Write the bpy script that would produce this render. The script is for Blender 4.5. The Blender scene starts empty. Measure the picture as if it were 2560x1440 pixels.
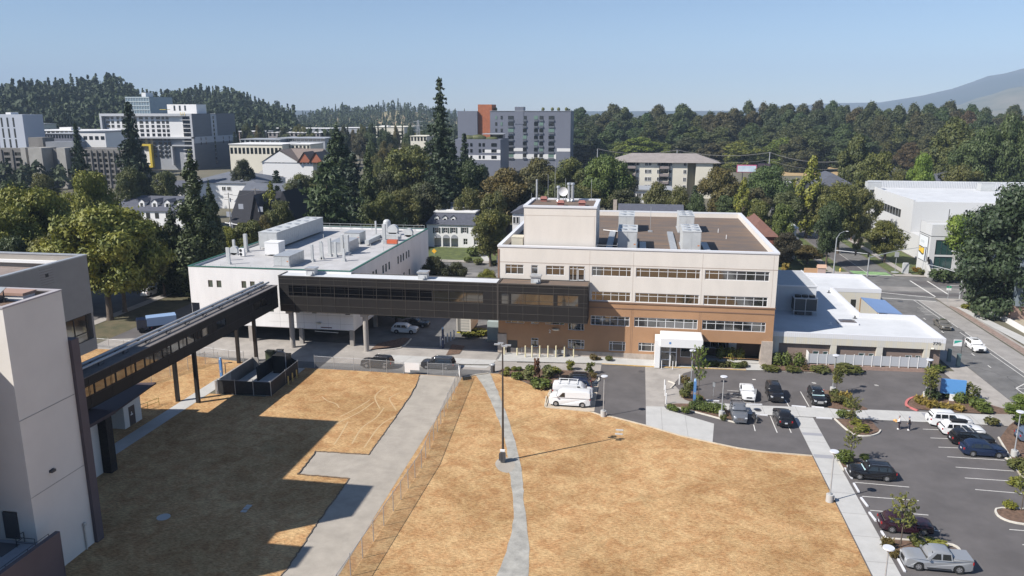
import bpy, bmesh, math, random
import numpy as np
from mathutils import Vector, Matrix
SC = bpy.context.scene
R = math.radians
# camera, sky, sun, exposure
FL, CX, CY, CH = 1943.0, 1280.0, 720.0, 38.0
PIT = math.atan(445 / FL); YAW = R(9.2)
cam_d = bpy.data.cameras.new('camera'); cam = bpy.data.objects.new('camera', cam_d)
SC.collection.objects.link(cam); SC.camera = cam
cam.location = (0, 0, CH); cam.rotation_euler = (R(90) - PIT, 0, YAW)
cam_d.sensor_width = 36; cam_d.lens = FL / 2560 * 36; cam_d.clip_start = 0.5; cam_d.clip_end = 40000
SUN_AZ, SUN_EL = R(56 + 180), R(42.4)
SX, SY, SZ = math.sin(SUN_AZ) * math.cos(SUN_EL), math.cos(SUN_AZ) * math.cos(SUN_EL), math.sin(SUN_EL)
w = bpy.data.worlds.new('World'); SC.world = w; w.use_nodes = True
nt = w.node_tree; bg = nt.nodes['Background']; sky = nt.nodes.new('ShaderNodeTexSky')
sky.sky_type = 'NISHITA'; sky.sun_disc = False; sky.sun_elevation = SUN_EL; sky.sun_rotation = SUN_AZ
sky.altitude = 100; sky.air_density = 0.80; sky.dust_density = 0.10; sky.ozone_density = 3.5
nt.links.new(sky.outputs[0], bg.inputs[0]); bg.inputs[1].default_value = 0.086
sd = bpy.data.lights.new('sun', 'SUN'); sd.energy = 5.0; sd.angle = R(0.53); sd.color = (1, .955, .89)
so = bpy.data.objects.new('sun', sd); SC.collection.objects.link(so)
so.rotation_euler = Vector((SX, SY, SZ)).to_track_quat('Z', 'Y').to_euler()
so.location = (-60, -60, 80)
SC.view_settings.view_transform = 'Standard'; SC.view_settings.look = 'None'
SC.view_settings.exposure = 0.52; SC.view_settings.gamma = 1.0; SC.view_settings.use_curve_mapping = False
SC.cycles.max_bounces = 6; SC.cycles.diffuse_bounces = 1; SC.cycles.glossy_bounces = 3
SC.cycles.transparent_max_bounces = 12; SC.cycles.volume_bounces = 0; SC.cycles.use_denoising = True

# measuring helpers (photo pixel -> metres)
_c, _s, _cy, _sy = math.cos(PIT), math.sin(PIT), math.cos(YAW), math.sin(YAW)
_fw = (-_sy * _c, _cy * _c, -_s); _rt = (_cy, _sy, 0); _up = (-_sy * _s, _cy * _s, _c)
def _ray(px, py):
 u = (px - CX) / FL; v = (py - CY) / FL
 return [_fw[i] + u * _rt[i] - v * _up[i] for i in range(3)]
def P(px, py, z=0.0):
 d = _ray(px, py); t = (z - CH) / d[2]; return (d[0] * t, d[1] * t)
def PY(px, py, y):
 d = _ray(px, py); t = y / d[1]; return (d[0] * t, CH + d[2] * t)
def PX(px, py, x):
 d = _ray(px, py); t = x / d[0]; return (d[1] * t, CH + d[2] * t)
def PD(px, py, D):
 d = _ray(px, py); t = D / math.hypot(d[0], d[1]); return (d[0] * t, d[1] * t, CH + d[2] * t)

# materials
MT = {}
def lin(c):
 return tuple(((x / 255) / 12.92 if x / 255 <= .04045 else ((x / 255 + .055) / 1.055) ** 2.4) for x in c)
def mat(name, col, rough=.7, metal=0., var=0., scale=1., bump=0., bscale=20., ior=None, stretch=None, col2=None, detail=4., tint=False, trans=0., lo=.35, hi=.65):
 if name in MT: return MT[name]
 m = bpy.data.materials.new(name); m.use_nodes = True; MT[name] = m
 n = m.node_tree.nodes; L = m.node_tree.links; b = n['Principled BSDF']
 b.inputs['Roughness'].default_value = rough; b.inputs['Metallic'].default_value = metal
 if ior: b.inputs['IOR'].default_value = ior
 c4 = (*col, 1)
 tc = n.new('ShaderNodeTexCoord'); out = tc.outputs['Object']
 if stretch:
  mp = n.new('ShaderNodeMapping'); mp.inputs['Scale'].default_value = stretch
  L.new(out, mp.inputs[0]); out = mp.outputs[0]
 src = None
 if var or col2:
  no = n.new('ShaderNodeTexNoise'); no.inputs['Scale'].default_value = scale; no.inputs['Detail'].default_value = detail
  no.inputs['Roughness'].default_value = .65; L.new(out, no.inputs['Vector'])
  rp = n.new('ShaderNodeValToRGB'); L.new(no.outputs['Fac'], rp.inputs[0])
  a = col2 if col2 else tuple(x * (1 - var) for x in col); bb = col if col2 else tuple(min(1, x * (1 + var)) for x in col)
  rp.color_ramp.elements[0].color = (*a, 1); rp.color_ramp.elements[1].color = (*bb, 1)
  rp.color_ramp.elements[0].position = lo; rp.color_ramp.elements[1].position = hi
  src = rp.outputs[0]
 if tint:
  oi = n.new('ShaderNodeObjectInfo'); mx = n.new('ShaderNodeMixRGB'); mx.blend_type = 'MULTIPLY'; mx.inputs[0].default_value = 1
  mx.inputs[1].default_value = c4
  if src: L.new(src, mx.inputs[1])
  L.new(oi.outputs['Color'], mx.inputs[2]); src = mx.outputs[0]
 if src: L.new(src, b.inputs['Base Color'])
 else: b.inputs['Base Color'].default_value = c4
 if bump:
  nb = n.new('ShaderNodeTexNoise'); nb.inputs['Scale'].default_value = bscale; nb.inputs['Detail'].default_value = 5
  L.new(out, nb.inputs['Vector']); bp = n.new('ShaderNodeBump'); bp.inputs['Strength'].default_value = bump
  bp.inputs['Distance'].default_value = .1
  L.new(nb.outputs['Fac'], bp.inputs['Height']); L.new(bp.outputs[0], b.inputs['Normal'])
 if trans:
  tr = n.new('ShaderNodeBsdfTranslucent'); ms = n.new('ShaderNodeMixShader'); ms.inputs[0].default_value = trans
  if src: L.new(src, tr.inputs[0])
  else: tr.inputs[0].default_value = c4
  L.new(b.outputs[0], ms.inputs[1]); L.new(tr.outputs[0], ms.inputs[2])
  L.new(ms.outputs[0], n['Material Output'].inputs[0])
 return m

# object helpers
def tag(o, label=None, cat=None, group=None, kind=None):
 if label: o['label'] = label
 if cat: o['category'] = cat
 if group: o['group'] = group
 if kind: o['kind'] = kind
 return o
def thing(name, label, cat, loc=(0, 0, 0), rz=0., group=None):
 o = bpy.data.objects.new(name, None); SC.collection.objects.link(o); o.location = loc; o.rotation_euler = (0, 0, rz)
 o.empty_display_size = .3
 return tag(o, label, cat, group)
def root_of(o):
 while o.parent: o = o.parent
 return o
def copy_tree(o, parent=None):
 k = o.copy(); SC.collection.objects.link(k); k.parent = parent
 for ch in list(o.children): copy_tree(ch, k)
 return k
class MB:
 def __init__(s): s.v = []; s.f = []; s.sm = []; s.xf = None
 def add(s, vs, fs, smooth=False):
  n = len(s.v)
  if s.xf: vs = [tuple(s.xf @ Vector(p)) for p in vs]
  s.v += [tuple(p) for p in vs]; s.f += [tuple(i + n for i in f) for f in fs]; s.sm += [smooth] * len(fs); return s
 def box(s, x0, x1, y0, y1, z0, z1):
  return s.add([(x0, y0, z0), (x1, y0, z0), (x1, y1, z0), (x0, y1, z0), (x0, y0, z1), (x1, y0, z1), (x1, y1, z1), (x0, y1, z1)],
                     [(0, 3, 2, 1), (4, 5, 6, 7), (0, 1, 5, 4), (1, 2, 6, 5), (2, 3, 7, 6), (3, 0, 4, 7)])
 def cbox(s, x, y, z, sx, sy, sz): return s.box(x - sx / 2, x + sx / 2, y - sy / 2, y + sy / 2, z, z + sz)
 def quad(s, a, b, c, d): return s.add([a, b, c, d], [(0, 1, 2, 3)])
 def prism(s, pts, z0, z1):
  n = len(pts); a = sum(pts[i][0] * pts[(i + 1) % n][1] - pts[(i + 1) % n][0] * pts[i][1] for i in range(n))
  if a < 0: pts = pts[::-1]
  vs = [(p[0], p[1], z0) for p in pts] + [(p[0], p[1], z1) for p in pts]
  return s.add(vs, [tuple(range(n))[::-1], tuple(range(n, 2 * n))] + [(i, (i + 1) % n, n + (i + 1) % n, n + i) for i in range(n)])
 def flat(s, pts, z):
  n = len(pts); a = sum(pts[i][0] * pts[(i + 1) % n][1] - pts[(i + 1) % n][0] * pts[i][1] for i in range(n))
  if a < 0: pts = pts[::-1]
  return s.add([(p[0], p[1], z) for p in pts], [tuple(range(n))])
 def cyl(s, x, y, z0, z1, r0, r1=None, n=12, cap=True, smooth=True):
  r1 = r0 if r1 is None else r1
  vs = [(x + r0 * math.cos(2 * math.pi * i / n), y + r0 * math.sin(2 * math.pi * i / n), z0) for i in range(n)]
  vs += [(x + r1 * math.cos(2 * math.pi * i / n), y + r1 * math.sin(2 * math.pi * i / n), z1) for i in range(n)]
  s.add(vs, [(i, (i + 1) % n, n + (i + 1) % n, n + i) for i in range(n)], smooth)
  if cap:
   s.add(vs[:n], [tuple(range(n))[::-1]]); s.add(vs[n:], [tuple(range(n))])
  return s
 def tube(s, pts, r, n=6, smooth=True):
  rs = r if isinstance(r, (list, tuple)) else [r] * len(pts)
  rings = []
  for i, p in enumerate(pts):
   a = Vector(pts[max(0, i - 1)]); b = Vector(pts[min(len(pts) - 1, i + 1)]); d = (b - a)
   if d.length < 1e-6: d = Vector((0, 0, 1))
   d.normalize(); u = d.cross(Vector((0, 0, 1)) if abs(d.z) < .95 else Vector((1, 0, 0))).normalized(); v = d.cross(u)
   rings.append([tuple(Vector(p) + rs[i] * (math.cos(2 * math.pi * k / n) * u + math.sin(2 * math.pi * k / n) * v)) for k in range(n)])
  vs = [q for ring in rings for q in ring]; fs = []
  for i in range(len(pts) - 1):
   for k in range(n): fs.append((i * n + k, i * n + (k + 1) % n, (i + 1) * n + (k + 1) % n, (i + 1) * n + k))
  s.add(vs, fs, smooth); s.add(rings[0], [tuple(range(n))[::-1]]); s.add(rings[-1], [tuple(range(n))]); return s
 def ball(s, x, y, z, rx, ry=None, rz=None, nu=12, nv=8):
  ry = rx if ry is None else ry; rz = rx if rz is None else rz
  vs = [(x, y, z + rz)];
  for j in range(1, nv):
   t = math.pi * j / nv
   vs += [(x + rx * math.sin(t) * math.cos(2 * math.pi * i / nu), y + ry * math.sin(t) * math.sin(2 * math.pi * i / nu), z + rz * math.cos(t)) for i in range(nu)]
  vs.append((x, y, z - rz)); e = len(vs) - 1
  fs = [(0, 1 + i, 1 + (i + 1) % nu) for i in range(nu)]
  for j in range(nv - 2):
   a = 1 + j * nu; fs += [(a + i, a + nu + i, a + nu + (i + 1) % nu, a + (i + 1) % nu) for i in range(nu)]
  a = 1 + (nv - 2) * nu; fs += [(a + i, e, a + (i + 1) % nu) for i in range(nu)]
  return s.add(vs, fs, True)
 def wall(s, o, u, n, W, H, holes=(), depth=.12):
  """wall sheet from o along u (width W) and up (H), with real openings and their reveals of the given depth behind it"""
  o, u, n = Vector(o), Vector(u), Vector(n); k = Vector((0, 0, 1))
  xs = sorted({0, W} | {round(h[i], 3) for h in holes for i in (0, 1)}); zs = sorted({0, H} | {round(h[i], 3) for h in holes for i in (2, 3)})
  xs = [x for x in xs if 0 <= x <= W]; zs = [z for z in zs if 0 <= z <= H]
  vs = [tuple(o + u * x + k * z) for z in zs for x in xs]; nx = len(xs); fs = []
  for j in range(len(zs) - 1):
   for i in range(nx - 1):
    cx, cz = (xs[i] + xs[i + 1]) / 2, (zs[j] + zs[j + 1]) / 2
    if any(h[0] < cx < h[1] and h[2] < cz < h[3] for h in holes): continue
    fs.append((j * nx + i, j * nx + i + 1, (j + 1) * nx + i + 1, (j + 1) * nx + i))
  s.add(vs, fs)
  for a0, a1, b0, b1 in holes:
   A = [o + u * a0 + k * b0, o + u * a1 + k * b0, o + u * a1 + k * b1, o + u * a0 + k * b1]; B = [p - n * depth for p in A]
   for i in range(4): s.quad(*(tuple(p) for p in (A[i], A[(i + 1) % 4], B[(i + 1) % 4], B[i])))
  return s
 def mesh(s, name):
  me = bpy.data.meshes.new(name); me.from_pydata(s.v, [], s.f); me.polygons.foreach_set('use_smooth', s.sm); me.update(); return me
 def build(s, name, m, parent=None, world=True):
  me = s.mesh(name); me.materials.append(m)
  o = bpy.data.objects.new(name, me); SC.collection.objects.link(o)
  if parent:
   o.parent = parent
   if world:
    if parent.parent is None: o.location = -Vector(parent.location)
  return o
def struct(name, mb, m): return tag(mb.build(name, m), kind='structure')
def put(name, me, parent, loc, rz=0.):
 o = bpy.data.objects.new(name, me); SC.collection.objects.link(o); o.parent = parent; o.location = loc; o.rotation_euler = (0, 0, rz); return o
def smooth_line(pts, k=6, closed=False):
 """Catmull-Rom through the points"""
 out = []; n = len(pts)
 for i in range(n if closed else n - 1):
  g = (lambda j: pts[j % n]) if closed else (lambda j: pts[max(0, min(n - 1, j))])
  p0, p1, p2, p3 = g(i - 1), g(i), g(i + 1), g(i + 2)
  for t in range(k):
   t /= k; out.append(tuple(.5 * ((2 * p1[a]) + (p2[a] - p0[a]) * t + (2 * p0[a] - 5 * p1[a] + 4 * p2[a] - p3[a]) * t * t + (3 * p1[a] - p0[a] - 3 * p2[a] + p3[a]) * t ** 3) for a in range(2)))
 if not closed: out.append(tuple(pts[-1][:2]))
 return out
def strip(pts, wd, z, mb=None, h=0.):
 """ribbon (or curb when h>0) following a polyline, width wd"""
 mb = mb or MB(); L = []; Rr = []
 for i, p in enumerate(pts):
  a = pts[max(0, i - 1)]; b = pts[min(len(pts) - 1, i + 1)]; dx, dy = b[0] - a[0], b[1] - a[1]; d = math.hypot(dx, dy) or 1
  L.append((p[0] - dy / d * wd / 2, p[1] + dx / d * wd / 2)); Rr.append((p[0] + dy / d * wd / 2, p[1] - dx / d * wd / 2))
 n = len(pts); top = z + h
 vs = [(*p, top) for p in L] + [(*p, top) for p in Rr]; fs = [(i, n + i, n + i + 1, i + 1) for i in range(n - 1)]
 if h:
  vs += [(*p, z) for p in L] + [(*p, z) for p in Rr]
  fs += [(i, i + 1, 2 * n + i + 1, 2 * n + i) for i in range(n - 1)] + [(n + i, 3 * n + i, 3 * n + i + 1, n + i + 1) for i in range(n - 1)]
  fs += [(0, 2 * n, 3 * n, n), (n - 1, 2 * n - 1, 4 * n - 1, 3 * n - 1)]
 return mb.add(vs, fs)
rnd = random.Random(7)
def text_obj(txt, size, m, parent, loc, rot=(math.pi / 2, 0, 0), depth=.02, name='lettering', fit=None):
 cu = bpy.data.curves.new(name, 'FONT'); cu.body = txt; cu.size = size; cu.extrude = depth; cu.align_x = 'CENTER'; cu.align_y = 'CENTER'
 t = bpy.data.objects.new('tmp', cu); SC.collection.objects.link(t); bpy.context.view_layer.update()
 me = bpy.data.meshes.new_from_object(t.evaluated_get(bpy.context.evaluated_depsgraph_get())); bpy.data.objects.remove(t); bpy.data.curves.remove(cu)
 me.name = name; me.materials.clear(); me.materials.append(m)
 o = bpy.data.objects.new(name, me); SC.collection.objects.link(o); o.parent = parent; o.location = loc; o.rotation_euler = rot
 if fit: o.scale = (fit[0], fit[1], 1)
 return o
# the palette
M_GROUND = mat('city_ground', (.11, .105, .07), .95, col2=(.16, .14, .10), scale=.03)
M_ASPH = mat('asphalt', (.112, .102, .100), .9, var=.16, scale=.25, detail=8, bump=.15, bscale=60)
M_ASPH_OLD = mat('old_asphalt', (.15, .145, .14), .9, var=.22, scale=.35, detail=9, bump=.2, bscale=40)
M_ASPH_WORN = mat('worn_asphalt', (.24, .225, .21), .9, var=.16, scale=.3, detail=8)
M_CONC = mat('concrete', (.47, .46, .44), .85, var=.07, scale=.6, detail=8)
M_CONC_OLD = mat('old_concrete', (.35, .32, .29), .85, var=.15, scale=.4, detail=9)
M_CURB = mat('curb_concrete', (.52, .45, .35), .85, var=.12, scale=2.)
M_CURBW = mat('pale_curb', (.60, .56, .49), .85, var=.1, scale=2.)
M_RED = mat('red_curb_paint', (.42, .10, .085), .7, var=.2, scale=2.)
M_YEL = mat('yellow_curb_paint', (.55, .36, .13), .7, var=.2, scale=2.)
M_LINE = mat('road_paint', (.66, .64, .60), .7, var=.14, scale=3.)
M_GREENP = mat('green_road_paint', (.22, .36, .16), .8, var=.15, scale=1.)
M_MULCH = mat('mulch', (.15, .092, .062), .95, var=.35, scale=3., bump=.5, bscale=25)
M_GRAVEL = mat('gravel', (.37, .33, .28), .95, var=.12, scale=.5, detail=12, bump=.3, bscale=30)
M_PATH = mat('path_gravel', (.36, .345, .31), .95, var=.22, scale=.8, detail=12, bump=.3, bscale=25)
M_PLASTER = mat('cream_plaster', (.70, .645, .58), .85, var=.035, scale=.5, stretch=(1, 1, .3))
M_BROWN = mat('tan_plaster', (.40, .225, .12), .85, var=.05, scale=.5)
M_BLOCK = mat('grey_block', (.42, .355, .30), .9, var=.14, scale=1.5)
M_WHITEW = mat('white_wall', (.80, .79, .785), .8, var=.05, scale=.35, stretch=(1, 1, .25))
M_WHITE = mat('white_paint', (.78, .77, .76), .5)
M_TRIM = mat('roof_trim', (.70, .70, .72), .45)
M_GREENTRIM = mat('green_trim', (.035, .13, .10), .5)
M_ROOF_BR = mat('brown_roof_gravel', (.185, .125, .085), .95, col2=(.115, .095, .085), scale=.35, detail=9, stretch=(.5, 1.4, 1))
M_ROOF_W = mat('white_roof_membrane', (.50, .49, .49), .8, col2=(.40, .39, .385), scale=.3, detail=8)
M_ROOF_G = mat('grey_roof_membrane', (.62, .63, .645), .75, col2=(.54, .55, .565), scale=.25, detail=8)
M_BRONZE = mat('bronze_panel', (.010, .008, .007), .6, var=.25, scale=.6, detail=6)
M_BRONZE2 = mat('bronze_mullion', (.11, .10, .09), .45, metal=.4)
M_GLASS = mat('dark_glass', (.012, .015, .016), .04, ior=2.1)
M_GLASSB = mat('mirror_glass', (.02, .018, .014), .05, ior=2.6)
M_GLASSG = mat('green_glass', (.03, .07, .065), .06, ior=2.0)
M_FRAME = mat('window_frame', (.72, .72, .72), .4)
M_STEEL = mat('galvanised_steel', (.46, .47, .48), .4, metal=.35, var=.08, scale=1.5)
M_STEELD = mat('dark_steel', (.09, .09, .095), .45, metal=.3)
M_HVAC = mat('hvac_metal', (.50, .51, .51), .5, var=.07, scale=1.)
M_BLACK = mat('black_plastic', (.012, .012, .013), .5)
M_BLACKG = mat('black_steel_paint', (.02, .018, .017), .45)
M_BOLLARD = mat('cream_bollard_paint', (.68, .61, .40), .6)
M_SIDING = mat('grey_siding', (.34, .31, .275), .85, var=.05, scale=.5)
M_TOWER = mat('tower_stucco', (.74, .70, .64), .9, var=.03, scale=.3)
M_TOWERW = mat('tower_stucco_pale', (.72, .66, .50), .9)
M_PURPLE = mat('mauve_panel', (.12, .095, .10), .8, var=.06, scale=.5)
M_BARK = mat('bark', (.11, .085, .065), .95, var=.3, scale=2., tint=True)
M_BLUE = mat('blue_paint', (.10, .24, .50), .5)
M_WOOD = mat('pole_wood', (.20, .13, .09), .9, var=.2, scale=3.)
M_ROOFSL = mat('slate_shingle', (.085, .09, .115), .9, var=.14, scale=1.5)
M_ROOFBRN = mat('brown_shingle', (.20, .16, .14), .9, var=.14, scale=1.5)
def leafmat(name, col, col2, trans=.22, rough=.62):
 return mat(name, col, rough, col2=col2, scale=.45, detail=3, tint=True, trans=trans)
M_LEAF = leafmat('leaves', (.125, .138, .045), (.050, .070, .024), .18)
M_LEAFO = leafmat('autumn_leaves', (.125, .108, .042), (.055, .056, .022), .16)
M_NEEDLE = leafmat('needles', (.062, .082, .038), (.026, .042, .020), .06)
M_SHRUB = leafmat('shrub_leaves', (.115, .12, .036), (.045, .06, .017), .12)

def lawn_mat():
 m = bpy.data.materials.new('dry_grass'); m.use_nodes = True; n = m.node_tree.nodes; L = m.node_tree.links; b = n['Principled BSDF']
 b.inputs['Roughness'].default_value = .95; b.inputs['Specular IOR Level'].default_value = .15
 tc = n.new('ShaderNodeTexCoord')
 def noise(sc, det, st=None, dist=0.):
  x = n.new('ShaderNodeTexNoise'); x.inputs['Scale'].default_value = sc; x.inputs['Detail'].default_value = det
  x.inputs['Roughness'].default_value = .7; x.inputs['Distortion'].default_value = dist
  if st:
   mp = n.new('ShaderNodeMapping'); mp.inputs['Scale'].default_value = st; mp.inputs['Rotation'].default_value = (0, 0, .3)
   L.new(tc.outputs['Object'], mp.inputs[0]); L.new(mp.outputs[0], x.inputs['Vector'])
  else: L.new(tc.outputs['Object'], x.inputs['Vector'])
  return x.outputs['Fac']
 def ramp(src, a, bcol, lo, hi):
  r = n.new('ShaderNodeValToRGB'); L.new(src, r.inputs[0]); r.color_ramp.elements[0].color = (*a, 1); r.color_ramp.elements[1].color = (*bcol, 1)
  r.color_ramp.elements[0].position = lo; r.color_ramp.elements[1].position = hi; return r.outputs[0]
 def mix(a, bb, f, mode='MIX'):
  x = n.new('ShaderNodeMixRGB'); x.blend_type = mode; L.new(a, x.inputs[1]); L.new(bb, x.inputs[2])
  if isinstance(f, float): x.inputs[0].default_value = f
  else: L.new(f, x.inputs[0])
  return x.outputs[0]
 base = ramp(noise(.55, 10, dist=.6), (.53, .36, .19), (.42, .24, .115), .40, .62)
 fine = ramp(noise(4.5, 12, (.6, 1.5, 1), .4), (.60, .58, .54), (1.25, 1.24, 1.2), .36, .62)
 big = ramp(noise(.10, 5, dist=.8), (.80, .76, .70), (1.10, 1.09, 1.08), .36, .60)
 c = mix(mix(base, fine, 1.0, 'MULTIPLY'), big, 1.0, 'MULTIPLY')
 grn = n.new('ShaderNodeRGB'); grn.outputs[0].default_value = (.24, .21, .11, 1)
 c = mix(c, grn.outputs[0], ramp(noise(.11, 6, dist=.5), (0, 0, 0), (.55, .55, .55), .60, .80))
 L.new(c, b.inputs['Base Color'])
 bp = n.new('ShaderNodeBump'); bp.inputs['Strength'].default_value = .5; bp.inputs['Distance'].default_value = .12
 L.new(noise(7., 6), bp.inputs['Height']); L.new(bp.outputs[0], b.inputs['Normal'])
 return m
M_LAWN = lawn_mat()
M_GREENLAWN = mat('green_lawn', (.125, .15, .045), .95, col2=(.06, .08, .028), scale=.6, detail=6)
M_DRYFIELD = mat('dry_field', (.46, .33, .17), .95, col2=(.36, .25, .12), scale=.05, detail=6)
# ground, roads, pavements
g = MB(); n = 72; g.add([(0, 0, 0)] + [(11000 * math.cos(2 * math.pi * i / n), 11000 * math.sin(2 * math.pi * i / n), 0) for i in range(n)], [(0, 1 + i, 1 + (i + 1) % n) for i in range(n)])
struct('ground', g, M_GROUND)
LOTLOW = [(-5.1, 94.6), (-3.4, 93.4), (-2.31, 93.31), (1.93, 91.14), (5.93, 88.73), (9.6, 87.2), (12.5, 86.1), (15, 85.6), (20.4, 85.35)]
BEDLOW = [(-19.4, 107.4), (-18.6, 106.6), (-17.2, 106.1), (-15.04, 104.34), (-13.11, 102.33), (-11.6, 101.6), (-10.95, 101.8)]
g = MB(); g.flat([(-130, -40), (22, -40), (20.4, 58), (20.4, 85.35)] + LOTLOW[::-1][1:] + [(-10.9, 95.2), (-10.95, 101.8)] + BEDLOW[::-1][1:] + [(-20.8, 107.3), (-24.4, 105.0), (-30.8, 105.3), (-47.2, 105.3), (-49, 105.4), (-49, 92.9), (-57.2, 92.9), (-57.2, 105.8), (-59.3, 106.5), (-70.5, 108.4), (-76, 108.9), (-130, 109.5)], .03)
struct('dry_lawn', g, M_LAWN)
struct('parking_lot', MB().flat([(-11, 40), (60, 40), (60, 118.3), (-11, 118.3)], .012), M_ASPH)
struct('service_driveway', MB().flat([(-97, 104), (-4.6, 104), (-4.6, 118.3), (-20, 118.3), (-20, 168), (-46, 168), (-46, 119), (-97, 119)], .018), M_ASPH_OLD)
struct('shaded_car_park', MB().flat([(-89, 111), (-74, 111), (-74, 165), (-89, 165)], .022), M_ASPH)
struct('street_lot_apron', MB().flat([(-97, 108.6), (-72, 108), (-21.0, 108.6), (-21.0, 118.5), (-72, 118.5), (-97, 112)], .024), M_CONC_OLD)
struct('entrance_drive_concrete', MB().flat([(-20.9, 108.2), (-4.6, 110.0), (-4.6, 114.5), (-20.9, 114.2)], .026), M_CONC_OLD)
struct('carport_floor', MB().flat([(-73.5, 118.5), (-45.3, 118.5), (-45.3, 164), (-73.5, 164)], .028), M_ASPH_OLD)
sl = MB()
for i in range(7): sl.flat([(-40.5 + i * 2.7, 109.6), (-37.86 + i * 2.7, 109.6), (-37.0 + i * 2.7, 113.6), (-39.64 + i * 2.7, 113.6)], .03)
struct('ramp_slabs', sl, M_CONC)
GL = [(-30.75, 105.1), (-30.1, 101), (-29.7, 97), (-29.3, 88), (-28.97, 77.7), (-35.2, 77.55), (-34.8, 71.86), (-29.05, 71.76), (-28.7, 62), (-28.3, 56), (-28.0, 30)]
g = MB(); g.flat([(-24.35, 104.9), (-24.1, 90), (-23.9, 70), (-23.6, 56), (-23.3, 30)] + GL[::-1], .042); struct('gravel_road', g, M_GRAVEL)
e = MB(); rr = random.Random(3)
for a, b in zip(GL[:-1], GL[1:]):
 k = max(2, int(math.dist(a, b) / .35))
 pts = [(a[0] + (b[0] - a[0]) * i / k + rr.uniform(-.07, .07), a[1] + (b[1] - a[1]) * i / k + rr.uniform(-.07, .07)) for i in range(k + 1)]
 strip(pts, .1 if a[1] < 99 else .06, .03, e, rr.uniform(.07, .13))
struct('road_edge_scrape', e, mat('turned_soil', (.17, .125, .085), .95, var=.4, scale=4))
pl = smooth_line([(-22.9, 106.6), (-20.9, 102.5), (-18.66, 96.74), (-16.3, 90), (-14.18, 83.16), (-12.9, 77.5), (-12.4, 75.2), (-11.0, 69), (-10.4, 63), (-10.59, 57.04), (-11.6, 48), (-13, 40)], 5)
pr = smooth_line([(-20.7, 107.5), (-18.9, 102.2), (-16.95, 96.27), (-14.2, 87.5), (-11.93, 79.22), (-10.9, 74.5), (-10.17, 70.27), (-8.9, 64), (-7.95, 57.47), (-8.1, 48), (-9, 40)], 5)
rag = lambda p: (p[0] + rr.uniform(-.07, .07), p[1])
struct('footpath', MB().flat([rag(p) for p in pl] + [rag(p) for p in pr[::-1]], .046), M_PATH)
struct('pole_pad', MB().flat(smooth_line([(-14.3, 77.2), (-14.5, 78.4), (-14.0, 79.4), (-12.9, 79.3), (-12.2, 77.5), (-12.6, 75.9), (-13.6, 76.1)], 4, True), .05), M_GRAVEL)
t = MB()
for q in ([(805, 992), (818, 1002), (840, 1010), (848, 1020)], [(1000, 982), (975, 995), (980, 1010), (990, 1025)], [(960, 970), (942, 985), (938, 998), (950, 1022)], [(935, 1005), (900, 1030), (860, 1050), (830, 1065)], [(960, 1020), (940, 1045), (905, 1070), (880, 1110)], [(925, 1000), (890, 1022), (850, 1042)], [(990, 1040), (950, 1065), (910, 1120)], [(870, 1055), (850, 1090), (835, 1112)]):
 strip(smooth_line([P(*a) for a in q], 6), .16, .035, t)
struct('tyre_tracks', t, mat('flattened_straw', (.50, .36, .20), .95, var=.1, scale=2))
g = MB(); g.flat([(-59.3, 98.2), (-57.2, 98.2), (-57.2, 70), (-59.3, 70)], .05); struct('field_walk', g, M_CONC)
g = MB().flat([(20.5, 35), (22.85, 35), (22.85, 97.1), (20.5, 97.1)], .055); struct('long_walk', g, M_CONC)
g = MB().flat([(8.5, 100.9), (9.5, 98.6), (13.9, 97.4), (15.2, 97.0), (48, 98.3), (48, 101.9), (26, 100.9), (15.2, 100.2), (13, 100.3)], .059); struct('cross_walk', g, M_CONC)
struct('walk_ramp_strip', MB().flat([(20.55, 91.3), (22.8, 91.3), (22.8, 92.1), (20.55, 92.1)], .062).flat([(20.6, 85.0), (22.8, 85.0), (22.8, 85.9), (20.6, 85.9)], .062).flat([(36.9, 98.2), (38.2, 98.25), (38.2, 101.2), (36.9, 101.1)], .065), mat('ramp_grey', (.31, .31, .33), .9))
struct('new_slab', MB().flat([(2.0, 97.75), (4.4, 98.0), (4.7, 97.0), (10.33, 93.2), (9.63, 87.2), (5.95, 88.7), (1.98, 91.15)], .022), M_CONC)
struct('drop_off_apron', MB().flat([(2.0, 97.7), (4.4, 98.0), (4.5, 99), (8.5, 99.6), (9.3, 101.2), (7, 103.5), (5.9, 107), (7.6, 112), (10.4, 114.8), (2.0, 114.0)], .019), M_CONC_OLD)
struct('building_walk', MB().flat([(-20.6, 113.1), (-12, 113.8), (3.6, 114.15), (10.7, 114.7), (10.7, 117.5), (-20.6, 117.5)], .09).flat([(16.9, 114.7), (19.8, 115.1), (21, 119), (10.7, 121.5), (10.7, 117.4), (17, 117.4)], .093), M_CONC)
struct('van_pad', MB().flat([(-11, 95.1), (-4.6, 94.5), (-4.6, 105.3), (-11, 105.3)], .024), mat('tan_concrete', (.50, .42, .33), .9, var=.1, scale=1.))
j = MB()
for x, y in ((3.9, 0),): j.flat([(3.93, 90.1), (3.98, 90.1), (3.98, 97.7), (3.93, 97.7)], .0255).flat([(6.9, 88.6), (6.95, 88.6), (6.95, 95.2), (6.9, 95.2)], .0255)
for k in range(9): j.flat([(20.5, 60 + k * 4.2), (22.85, 60 + k * 4.2), (22.85, 60.06 + k * 4.2), (20.5, 60.06 + k * 4.2)], .0585)
for k in range(7): j.flat([(17 + k * 4.3, 97.2), (17.05 + k * 4.3, 97.2), (17.05 + k * 4.3, 101.2), (17 + k * 4.3, 101.2)], .0625)
for k in range(12): j.flat([(-40 + k * 3, 104.6 if k > 6 else 107.9), (-39.95 + k * 3, 104.6 if k > 6 else 107.9), (-39.6 + k * 3, 109.6), (-39.65 + k * 3, 109.6)], .0275)
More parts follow.
